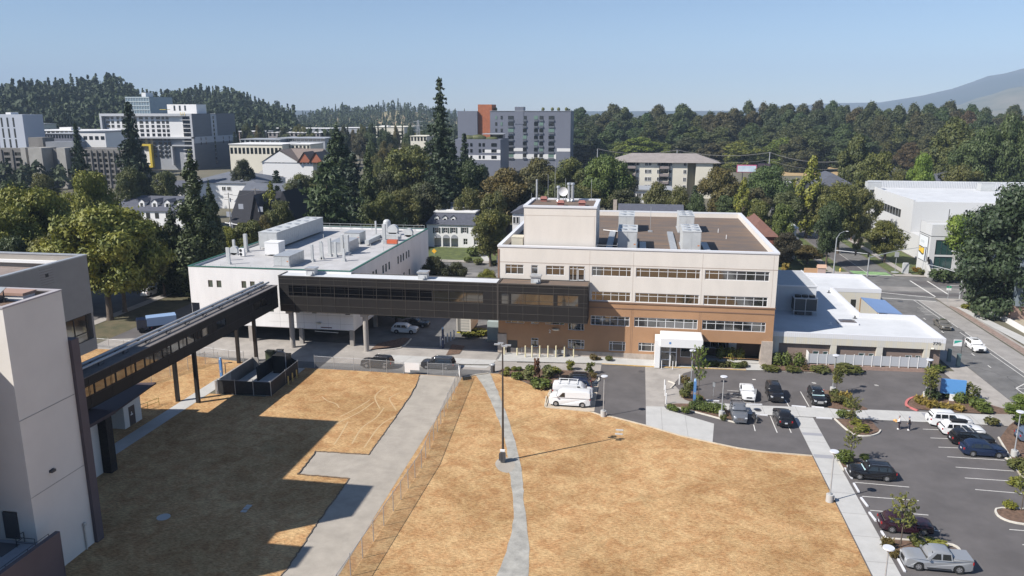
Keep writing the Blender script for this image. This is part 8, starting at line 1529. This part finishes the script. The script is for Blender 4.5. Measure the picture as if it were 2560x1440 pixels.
# two people
def skin(name, chain, m, parent, sub=1):
 """chain: dict joint -> ((x,y,z), radius, parent joint)"""
 ks = list(chain); me = bpy.data.meshes.new(name); me.from_pydata([chain[k_][0] for k_ in ks], [(ks.index(chain[k_][2]), i) for i, k_ in enumerate(ks) if chain[k_][2]], []); me.materials.append(m)
 o = bpy.data.objects.new(name, me); SC.collection.objects.link(o); o.parent = parent; o.modifiers.new('skin', 'SKIN'); s_ = o.modifiers.new('smooth', 'SUBSURF'); s_.levels = s_.render_levels = sub
 for i, k_ in enumerate(ks):
  v = me.skin_vertices[0].data[i]; r_ = chain[k_][1]; v.radius = r_ if isinstance(r_, tuple) else (r_, r_); v.use_root = (chain[k_][2] is None)
 for p in me.polygons: p.use_smooth = True
 return o
def person(x, y, rz, label, shirt, trou, hairm, bag=False, hunch=0.):
 t = thing('person', label, 'person', (x, y, .02), R(rz)); sk = mat('skin', (.42, .26, .19), .6); h = hunch
 J = dict(pel=((0, 0, .95), (.15, .11), None), bel=((.0, 0, 1.1), (.13, .10), 'pel'), che=((.03 + h, 0, 1.33), (.17, .12), 'bel'), nek=((.05 + h, 0, 1.50), .055, 'che'), hed=((.07 + h, 0, 1.60), .085, 'nek'), cro=((.07 + h, 0, 1.72), .08, 'hed'))
 for s_, n_ in ((1, 'l'), (-1, 'r')):
  fx = .18 if bag else .10; hx = (.36 if bag else .22 if s_ > 0 else .02)
  J['sh' + n_] = ((.03 + h, s_ * .17, 1.42), .055, 'che'); J['el' + n_] = ((.02 + h * .8, s_ * .24, 1.15), .042, 'sh' + n_); J['wr' + n_] = ((hx, s_ * (.12 if bag else .22), 1.02 if bag else .95), .028, 'el' + n_); J['hd' + n_] = ((hx + .06, s_ * (.10 if bag else .21), 1.0 if bag else .90), (.03, .02), 'wr' + n_)
  for f_ in range(4): J['f%d' % f_ + n_] = ((hx + .13 - .01 * f_, s_ * (.10 if bag else .21) + (f_ - 1.5) * .018, (.97 if bag else .83) - .003 * abs(f_ - 1)), .009, 'hd' + n_)
  J['th' + n_] = ((hx + .09, s_ * (.05 if bag else .16), .98 if bag else .87), .010, 'hd' + n_)
  J['hip' + n_] = ((0, s_ * .09, .88), .085, 'pel'); J['kn' + n_] = ((.03 * s_, s_ * .10, .50), .06, 'hip' + n_); J['an' + n_] = ((.02 * s_ - .02, s_ * .10, .09), .04, 'kn' + n_); J['to' + n_] = ((.02 * s_ + .14, s_ * .12, .045), (.04, .03), 'an' + n_)
 body = skin('body', J, sk, t)
 S = {k_: J[k_] for k_ in ('bel', 'che', 'shl', 'ell', 'wrl', 'shr', 'elr', 'wrr')}; S = {k_: (v[0], tuple(a + .025 for a in v[1]) if isinstance(v[1], tuple) else v[1] + .018, None if k_ == 'bel' else v[2]) for k_, v in S.items()}; S['hem'] = ((0, 0, .93), (.175, .13), 'bel'); skin('shirt', S, shirt, t)
 Tr = {k_: J[k_] for k_ in ('pel', 'hipl', 'knl', 'anl', 'hipr', 'knr', 'anr')}; Tr = {k_: (v[0], tuple(a + .012 for a in v[1]) if isinstance(v[1], tuple) else v[1] + .018, v[2]) for k_, v in Tr.items()}; skin('trousers', Tr, trou, t)
 MB().ball(.045 + h, 0, 1.70, .105, .095, .11).build('hair', hairm, t, False)
 b = MB().ball(.165 + h, 0, 1.64, .02, .015, .02, 6, 4).ball(.15 + h, .035, 1.665, .012, .012, .01, 6, 4).ball(.15 + h, -.035, 1.665, .012, .012, .01, 6, 4); b.build('face_features', sk, t, False)
 for s_ in (-1, 1): MB().ball(.02 * s_ + .07, s_ * .11, .05, .15, .055, .05).build('shoe', M_WHITE, t, False)
 return t
p1 = person(32.42, 95.0, 170, 'standing person in white top and dark trousers holding a yellow bundle', M_WHITE, mat('plum_cloth', (.035, .022, .03), .9), mat('grey_hair', (.25, .23, .24), .8), bag=True)
p2 = person(33.56, 94.85, 165, 'standing person dressed in black with white trainers and bowed head', mat('black_cloth', (.015, .017, .022), .9), mat('dark_navy_cloth', (.015, .02, .04), .9), mat('blue_grey_cap', (.14, .17, .28), .8), hunch=.06)
b = MB().ball(31.93, 95.07, 1.12, .26, .2, .17, 10, 7).ball(32.03, 95.0, 1.02, .16, .2, .12, 8, 6); tag(b.build('held_bundle', mat('bundle_yellow', (.75, .60, .22), .7, col2=(.55, .13, .06), scale=4)), 'yellow and red bundle carried in the arms of the person in white', 'bundle')
# lamps, fences, signs, signals
def park_lamp(px, py, label):
 x, y = P(px, py, 5.42); t = thing('lamp_post', label, 'lamp post', (x, y, .03), group='round-headed lamp posts of the car park'); MB().cyl(0, 0, 0, .78, .36, n=18).build('concrete_base', M_CONC, t, False); MB().cyl(0, 0, .78, .9, .16, n=12).cyl(0, 0, .9, 5.1, .075, .055, n=10).build('pole', M_STEEL, t, False)
 hd = MB().cyl(0, 0, 5.33, 5.42, .44, .42, n=24).build('lamp_disc', mat('lamp_disc_white', (.62, .63, .66), .4), t, False); MB().cyl(0, 0, 5.05, 5.33, .07, .34, n=18).build('lamp_cone', M_STEEL, t, False)
 MB().box(.36, .44, -.2, .2, .3, .6).build('base_box', M_STEEL, t, False); return t
park_lamp(1511, 940, 'round-headed lamp post at the field corner right of the white van'); L2 = park_lamp(2086, 1128, 'round-headed lamp post on a concrete base beside the long white walk'); park_lamp(2090, 888, 'round-headed lamp post beside the dense young tree before the clinic'); park_lamp(1810, 941, 'round-headed lamp post in the triangular bed by the grey pickup'); park_lamp(1732, 876, 'round-headed lamp post in front of the white porch')
park_lamp(2222, 1369, 'round-headed lamp post at the nose of the silver pickup, bottom edge'); park_lamp(2552, 1029, 'round-headed lamp post at the right picture edge'); park_lamp(2325, 899, 'round-headed lamp post at the right end of the glass fence')
x, y = -13.75, 78.6; t = thing('light_pole', 'very tall dark light pole on the footpath with four lamp heads', 'light pole', (x, y, .03)); MB().tube([(0, 0, 0), (0, 0, 13.45)], [.14, .075], 10).build('pole', mat('brown_steel', (.055, .045, .04), .5), t, False)
for dx, dy in ((-.62, .1), (.62, -.1), (-.3, .5), (.3, -.5)): MB().tube([(0, 0, 13.35), (dx * .6, dy * .6, 13.45)], .035).cbox(dx, dy, 13.4, .62, .3, .12).build('lamp_head', mat('lamp_head_grey', (.34, .34, .34), .5), t, False)
MB().cyl(0, 0, 0, .9, .32, n=16).build('concrete_base', M_CONC, t, False); MB().box(-.2, .3, -.55, -.3, .1, 1.3).box(-.35, -.05, -.6, -.32, .3, 1.1).build('control_box', M_STEELD, t, False); MB().box(-.25, .28, -.45, -.2, 1.3, 1.5).build('box_top', M_WHITE, t, False)
x, y = P(1232, 931); t = thing('waste_bin', 'dark round waste bin on the curb near the footpath start', 'bin', (x, y, .1)); MB().cyl(0, 0, 0, 1.1, .32, .34, n=16).build('body', M_STEELD, t, False); MB().cyl(0, 0, 1.1, 1.25, .37, .3, n=16).build('lid', M_STEEL, t, False)
def alphamat(name, col, a):
 m = bpy.data.materials.new(name); m.use_nodes = True; MT[name] = m; n = m.node_tree.nodes; Lk = m.node_tree.links; tr = n.new('ShaderNodeBsdfTransparent'); mx = n.new('ShaderNodeMixShader'); n['Principled BSDF'].inputs['Base Color'].default_value = (*col, 1); n['Principled BSDF'].inputs['Roughness'].default_value = .6
 mx.inputs[0].default_value = a; Lk.new(tr.outputs[0], mx.inputs[1]); Lk.new(n['Principled BSDF'].outputs[0], mx.inputs[2]); Lk.new(mx.outputs[0], n['Material Output'].inputs[0]); return m
M_LINK = alphamat('chain_link', (.30, .30, .30), .27)
def linkfence(label, pts, hh, step, gap=False, name='chain_link_fence'):
 t = thing(name, label, 'fence', (pts[0][0], pts[0][1], .03)); o = Vector((pts[0][0], pts[0][1], 0)); m = MB(); r_ = MB()
 for a, b_ in zip(pts[:-1], pts[1:]):
  A, B = Vector((*a, 0)) - o, Vector((*b_, 0)) - o; L = (B - A).length; k_ = max(1, round(L / step)); m.quad((A.x, A.y, .05), (B.x, B.y, .05), (B.x, B.y, hh), (A.x, A.y, hh)); r_.tube([(A.x, A.y, hh), (B.x, B.y, hh)], .028, 5)
  for i in range(k_ + (1 if b_ == pts[-1] else 0)): p = A.lerp(B, i / k_); MB().tube([(p.x, p.y, 0), (p.x, p.y, hh + (.08 if i % 2 else .22))], .038, 6).build('post', M_STEEL, t, False)
 m.build('mesh_sheet', M_LINK, t, False); r_.build('top_rail', M_STEEL, t, False); return t
linkfence('chain link fence running along the right edge of the gravel road', [(-24.35, 104.0), (-23.3, 90), (-22.2, 75.5), (-22.35, 66), (-22.55, 55), (-22.8, 44)], 1.95, 2.6)
linkfence('chain link fence along the service drive above the dry lawn', [(-47.3, 105.6), (-41, 105.35), (-33.2, 105.0)], 1.85, 2.7)
linkfence('short chain link gate section across the top of the gravel road', [(-29.6, 105.2), (-25.0, 105.4), (-24.4, 104.2)], 1.8, 2.4)
linkfence('chain link fence along the top of the left lawn', [(-96, 110.2), (-76, 109.3), (-70.5, 108.7), (-59.4, 106.8)], 1.5, 3.0)
linkfence('chain fence with dark slats beside the grey sided wing', [(-74, 78), (-64.5, 104.5), (-62.5, 104.8)], 1.9, 3.0)
for pts, lb in (([(-35.6, 105.0), (-33.95, 104.9)], 'left white banner on the drive fence'), ([(-33.9, 104.9), (-33.2, 104.88)], 'x')):
 pass
q = [PY(982, 945, 104.95), PY(1023, 948, 104.95)]
tag(MB().box(PY(982, 0, 104.95)[0], PY(997, 0, 104.95)[0], 104.9, 104.94, .35, 1.85).box(PY(997, 0, 104.95)[0], PY(1023, 0, 104.95)[0], 104.9, 104.94, .75, 1.85).build('fence_banner', M_WHITE), 'white banner tied to the fence below the black off-roader', 'banner')
tag(MB().prism([(-24.95, 105.25), (-24.3, 103.3), (-24.26, 103.32), (-24.91, 105.27)], .5, 1.7).build('fence_banner', M_WHITE), 'slanted white banner at the corner post of the gravel road fence', 'banner')
for px, py, lb in ((1665, 1010, 'nearest white post of the drop-off row'), (1663, 990, 'second white post of the drop-off row'), (1661, 975, 'third white post of the drop-off row'), (1698, 962, 'white post across the drop-off walk')):
 x, y = P(px, py); tag(MB().cyl(x, y, .03, 1.45, .08, n=10).ball(x, y, 1.45, .08).build('bollard', M_WHITE), lb, 'bollard', 'white posts at the drop-off')
for px, py, lb in ((1783, 992, 'thin sign post left of the hatched bay'), (1886, 1010, 'thin sign post at the hood of the white sedan')):
 x, y = P(px, py); t = thing('parking_sign', lb, 'sign', (x, y, .03)); MB().tube([(0, 0, 0), (0, 0, 2.1)], .03).build('post', M_STEEL, t, False); MB().box(-.16, .16, -.03, -.01, 1.4, 2.1).build('plate', M_STEEL, t, False)
for i, (a, b_) in enumerate((((2134, 1210), (2147, 1232)), ((2152, 1246), (2169, 1268)), ((2173, 1283), (2190, 1305)), ((2112, 1172), (2130, 1198)), ((2203, 1330), (2216, 1350)), ((2245, 1400), (2262, 1431)), ((1979, 1016), (2015, 1019)), ((2029, 1018), (2060, 1021)), ((2041, 1046), (2080, 1048)), ((1888, 1037), (1919, 1040)), ((1765, 1002), (1798, 1004)), ((1866, 1012), (1905, 1013)), ((2520, 1148), (2545, 1180)), ((2545, 1180), (2570, 1216)), ((1366, 992), (1362, 1018)), ((1377, 975), (1370, 990)))):
 A, B = P(*a), P(*b_); o = strip([A, B], .18, .02, None, .14).build('wheel_stop', M_TRIM if i < 13 else M_CURB)
 tag(o, ['white wheel stop in the empty bay below the black crossover', 'white wheel stop in the second empty bay by the long walk', 'white wheel stop in the third empty bay by the long walk', 'wheel stop at the nose of the black crossover', 'wheel stop behind the dark red crossover', 'wheel stop at the nose of the silver pickup', 'wheel stop in the empty bay between the black cars', 'wheel stop under the nose of the car with silver shade', 'wheel stop in the empty bay right of the long walk top', 'wheel stop beside the motorcycle', 'pale wheel stop at the hatched bay', 'wheel stop at the nose of the white sedan', 'long white kerb stop right of the blue crossover', 'second long kerb stop at the right edge', 'tan wheel stop at the nose of the plain white van', 'tan wheel stop behind the van with the rack'][i], 'wheel stop')
x, y = P(2378, 1003); t = thing('sign_board', 'wide blank blue sign board on a white foot in the planting bed', 'sign', (x, y, .05), R(-8)); MB().box(-1.5, 1.5, -.12, .12, 1.0, 3.0).build('panel', mat('sign_blue', (.11, .30, .62), .4), t, False); MB().box(-.3, .3, -.15, .15, 0, 1.0).build('foot', M_WHITE, t, False)
x, y = P(2372, 905); t = thing('clinic_sign', 'small white and green hanging sign on a pole at the clinic corner', 'sign', (49.0, 121.6, .1)); MB().tube([(0, 0, 0), (0, 0, 4.7)], .05).build('pole', M_STEELD, t, False); MB().box(-1.25, -.05, -.02, .02, 3.2, 4.2).build('panel', M_WHITE, t, False); MB().add([(-1.15, -.03, 3.55), (-.1, -.03, 3.95), (-.1, -.03, 4.12), (-1.15, -.03, 4.05)], [(0, 1, 2, 3)]).build('green_wave', mat('teal', (.03, .35, .27), .5), t, False)
for px, py, lb in ((2371, 905, 'tall dark green parking pay pillar in the clinic shade'), (2394, 918, 'grey green pillar at the sidewalk edge by the clinic')): x, y = P(px, py); tag(MB().cbox(x, y, .1, .5, .35, 1.9).cbox(x, y, 2.0, .56, .42, .1).build('pay_pillar', mat('grey_green_metal', (.13, .19, .19), .5)), lb, 'pillar')
x, y = P(2368, 757); t = thing('street_sign', 'small green and white street sign by the corner ramp', 'sign', (x, y, .1)); MB().tube([(0, 0, 0), (0, 0, 3.4)], .04).build('post', M_STEEL, t, False); MB().box(-.45, .45, -.02, .02, 2.5, 2.95).build('white_plate', M_WHITE, t, False); MB().box(-.45, .45, -.02, .02, 2.98, 3.35).build('green_plate', mat('sign_green', (.02, .28, .14), .5), t, False)
x, y = P(1086, 655); t = thing('warning_sign', 'yellow diamond warning sign by the cross street', 'sign', (x, y, .1)); MB().tube([(0, 0, 0), (0, 0, 3.2)], .04).build('post', M_STEEL, t, False); MB().add([(0, -.03, 2.1), (.65, -.03, 2.75), (0, -.03, 3.4), (-.65, -.03, 2.75), (0, 0, 2.1), (.65, 0, 2.75), (0, 0, 3.4), (-.65, 0, 2.75)], [(0, 1, 2, 3), (7, 6, 5, 4), (0, 4, 5, 1), (1, 5, 6, 2), (2, 6, 7, 3), (3, 7, 4, 0)]).build('plate', mat('sign_yellow', (.85, .45, .02), .5), t, False)
def signal_head(t, x, y, z): MB().cbox(x, y, z - .55, .34, .3, 1.1).build('signal_head', M_BLACKG, t, False)
def mast(bpx, top_z, arm, label, lum=None, heads=(.95,), rise=1.2):
 x, y = P(*bpx); t = thing('traffic_signal', label, 'traffic signal', (x, y, .1)); MB().tube([(0, 0, 0), (0, 0, top_z)], [.18, .12], 10).build('pole', M_STEEL, t, False); A = Vector(arm); z0 = top_z - (3.0 if lum else .4)
 pts = [(A.x * f, A.y * f, z0 + rise * math.sin(f * 1.57)) for f in (0, .25, .5, .75, 1)]; MB().tube(pts, [.10, .09, .08, .07, .05], 8).build('mast_arm', M_STEEL, t, False)
 for f in heads: signal_head(t, A.x * f, A.y * f - .2, z0 + rise * math.sin(f * 1.57) - .1)
 if lum: B = Vector(lum); MB().tube([(0, 0, top_z - .2), (B.x * .3, B.y * .3, top_z + .9), (B.x * .8, B.y * .8, top_z + 1.3), (B.x, B.y, top_z + 1.25)], .06, 6).build('lamp_arm', M_STEEL, t, False); MB().ball(B.x * 1.1, B.y * 1.1, top_z + 1.22, .45, .2, .08).build('lamp_head', M_WHITE, t, False)
 return t
x0 = Vector((*P(2168, 690), 0)); mast((2168, 692), 4.9, (15.5, 6, 0), 'traffic signal with a long curved mast arm behind the clinic', heads=(.99,), rise=2.0)
mast((2083, 690), 9.0, (6.0, -5, 0), 'signal mast with street lamp at the corner by the brick house', lum=(2.4, 2, 0), heads=(.6, .98), rise=.2)
mast((2399, 748), 8.2, (-5, 7, 0), 'tall curved street lamp and signal pole at the east corner', lum=(-1.2, 2.5, 0), heads=(.0,), rise=.6)
x, y = P(2316, 690); t = thing('pedestrian_signal', 'short signal post on a footing by the flower bed', 'traffic signal', (x, y, .1)); MB().tube([(0, 0, 0), (0, 0, 3.4)], .07).cyl(0, 0, 0, .3, .25, .1).build('post', M_STEEL, t, False); signal_head(t, .25, 0, 3.3); signal_head(t, -.05, 0, 3.9)
x, y = P(2237, 682); t = thing('parking_meter_sign', 'grey sign box on a post beside the green verge', 'sign', (x, y, .1)); MB().tube([(0, 0, 0), (0, 0, 5.4)], .06).cyl(0, 0, 0, .12, .9, .9).build('post', M_STEEL, t, False); MB().cbox(0, -.1, 3.8, .9, .3, 1.1).build('panel', M_STEEL, t, False)
x, y = P(2262, 684); tag(MB().cbox(x, y, .1, 1.3, .8, 2.3).cbox(x, y, 2.4, 1.1, .7, .2).build('signal_cabinet', M_HVAC), 'pale signal control cabinet beside the flower bed', 'cabinet')
x, y = P(2100, 680); tag(MB().cyl(x, y, .1, .8, .16, n=10).cyl(x, y, .45, .6, .26, n=10).ball(x, y, .85, .15).build('fire_hydrant', mat('hydrant_yellow', (.75, .55, .15), .5)), 'small yellow fire hydrant at the verge corner', 'hydrant')
x, y = P(2045, 683); t = thing('brick_sign_wall', 'low brick garden sign wall with a little gabled pier', 'wall', (x, y, .05)); MB().box(-3.2, -.2, -.2, .2, 0, 1.1).build('wall', mat('warm_brick', (.52, .32, .18), .9), t, False); MB().box(-.2, 1.6, -.5, .5, 0, 1.3).build('pier', mat('pink_brick', (.50, .38, .34), .9), t, False); gb = MB(); gable(gb, -.2, 1.6, -.5, .5, 1.3, 2.1, 'x', .15); gb.build('pier_roof', mat('pale_tile', (.52, .34, .25), .9), t, False)
def upole(px, base, top, label, arms=1, tf=False, m=None, lamp=None):
 x, y = P(px, base); z = PY(px, top, y)[1]; t = thing('utility_pole', label, 'utility pole', (x, y, 0)); MB().tube([(0, 0, 0), (0, 0, z)], [.2, .13], 8).build('pole', m or M_WOOD, t, False)
 for i in range(arms): MB().box(-1.3, 1.3, -.06, .06, z - .5 - i * 1.5, z - .35 - i * 1.5).build('cross_arm', m or M_WOOD, t, False)
 if tf: MB().cyl(.35, 0, z - 2.6, z - 1.5, .28, n=10).build('transformer', M_HVAC, t, False)
 if lamp: MB().tube([(0, 0, lamp[1]), (lamp[0] * .9, 0, lamp[1] + .7)], .06).build('lamp_arm', M_STEEL, t, False); MB().ball(lamp[0], 0, lamp[1] + .7, .4, .18, .08).build('lamp_head', M_WHITE, t, False)
 return (x, y, z)
A = upole(581, 612, 482, 'weathered utility pole with transformer left of the black house', 2, True, mat('grey_wood', (.30, .28, .26), .9)); B = upole(647, 600, 470, 'utility pole with a street lamp arm before the black house gables', 1, False, mat('grey_wood2', (.28, .25, .23), .9), (3.6, 7.5)); C = upole(2055, 612, 530, 'brown utility pole on the west side of the north street', 1, True); D_ = upole(2127, 602, 548, 'brown utility pole on the green verge of the north street', 0)
E_ = upole(2058, 600, 545, 'slim steel street lamp pole beside the brown utility pole', 0, False, M_STEEL, (3.2, 8)); F_ = upole(1962, 520, 482, 'steel street lamp among the trees right of the brown roof', 0, False, M_STEEL, (-4, 8)); G_ = upole(636, 420, 375, 'distant utility pole left of the white hall with gables', 2, True)
upole(1243, 665, 640, 'thin white post by the mansion lawn', 0, False, M_WHITE)
wm_ = MB(); wire((A[0], A[1], A[2] - .4), (B[0], B[1], B[2] - .4), 1.0, wm_, .04); wire((A[0], A[1], A[2] - 1.2), (-200, 215, 9), 2.0, wm_, .04); tag(wm_.build('overhead_wire', M_WIRE), 'overhead wires between the poles before the black house', 'wires')
x, y = P(585, 612); t = thing('traffic_signal', 'horizontal white mast arm with small signs at the left crossing', 'traffic signal', (x, y, 0)); MB().tube([(0, 0, 0), (0, 0, 6.4)], .16).build('pole', M_STEEL, t, False); MB().tube([(-2.5, .5, 6.3), (8.5, -2.5, 5.6)], .11, 8).build('mast_arm', M_WHITE, t, False)
for f in (.05, .45): MB().cbox(-2.5 + 11 * f + 1.5, .5 - 3 * f - .4, 5.5, .9, .06, 1.1).build('sign_plate', M_WHITE, t, False)
signal_head(t, 7.2, -2.4, 5.6)
t = thing('planter_wall', 'white low planter wall with gravel at the right picture edge', 'wall', (69, 150, 0)); MB().box(-1.6, -1.2, -16, 8, 0, .9).box(-1.6, 6, 7.6, 8, 0, .9).build('wall', M_WHITE, t, False); MB().box(-1.2, 6, -16, 7.6, 0, .7).build('gravel_fill', mat('pale_gravel', (.38, .33, .25), .95, var=.2, scale=3), t, False)
for i in range(7): shrub('round', 0, 0, .8, .7, YE, 'one of the small yellow green tufts in the white planter', 'tufts in the white planter', world=(70 + (i % 3) * 1.5, 138 + i * 2.3)).location.z = .7
struct('bark_bed', MB().flat([(65.8, 161), (68, 166), (110, 166), (110, 158.4), (66, 158.4)], .06), mat('bark_orange', (.24, .115, .06), .95, var=.2, scale=2))
t = thing('grey_building', 'sliver of a grey building at the right picture edge', 'building', (82, 150, 0)); MB().box(PY(2556, 650, 150)[0] - 82, 20, 0, 1.5, 3.2, 12.5).build('wall', mat('slate_panel', (.20, .24, .27), .6), t, False); MB().box(PY(2549, 650, 150)[0] - 82, 20, .3, 1.5, 0, 3.2).build('base_wall', mat('brick_low', (.33, .225, .18), .9), t, False)
# air
hz = bpy.data.materials.new('haze'); hz.use_nodes = True; n = hz.node_tree.nodes; n.remove(n['Principled BSDF']); pv = n.new('ShaderNodeVolumePrincipled'); pv.inputs['Color'].default_value = (.60, .765, 1.0, 1); pv.inputs['Density'].default_value = 1.25e-4; pv.inputs['Anisotropy'].default_value = -.1
hz.node_tree.links.new(pv.outputs[0], n['Material Output'].inputs['Volume'])
o = MB().box(-11600, 11600, -11600, 11600, -1, 640).build('haze', hz); tag(o, 'thin bluish haze over the far hills', 'haze', kind='stuff')
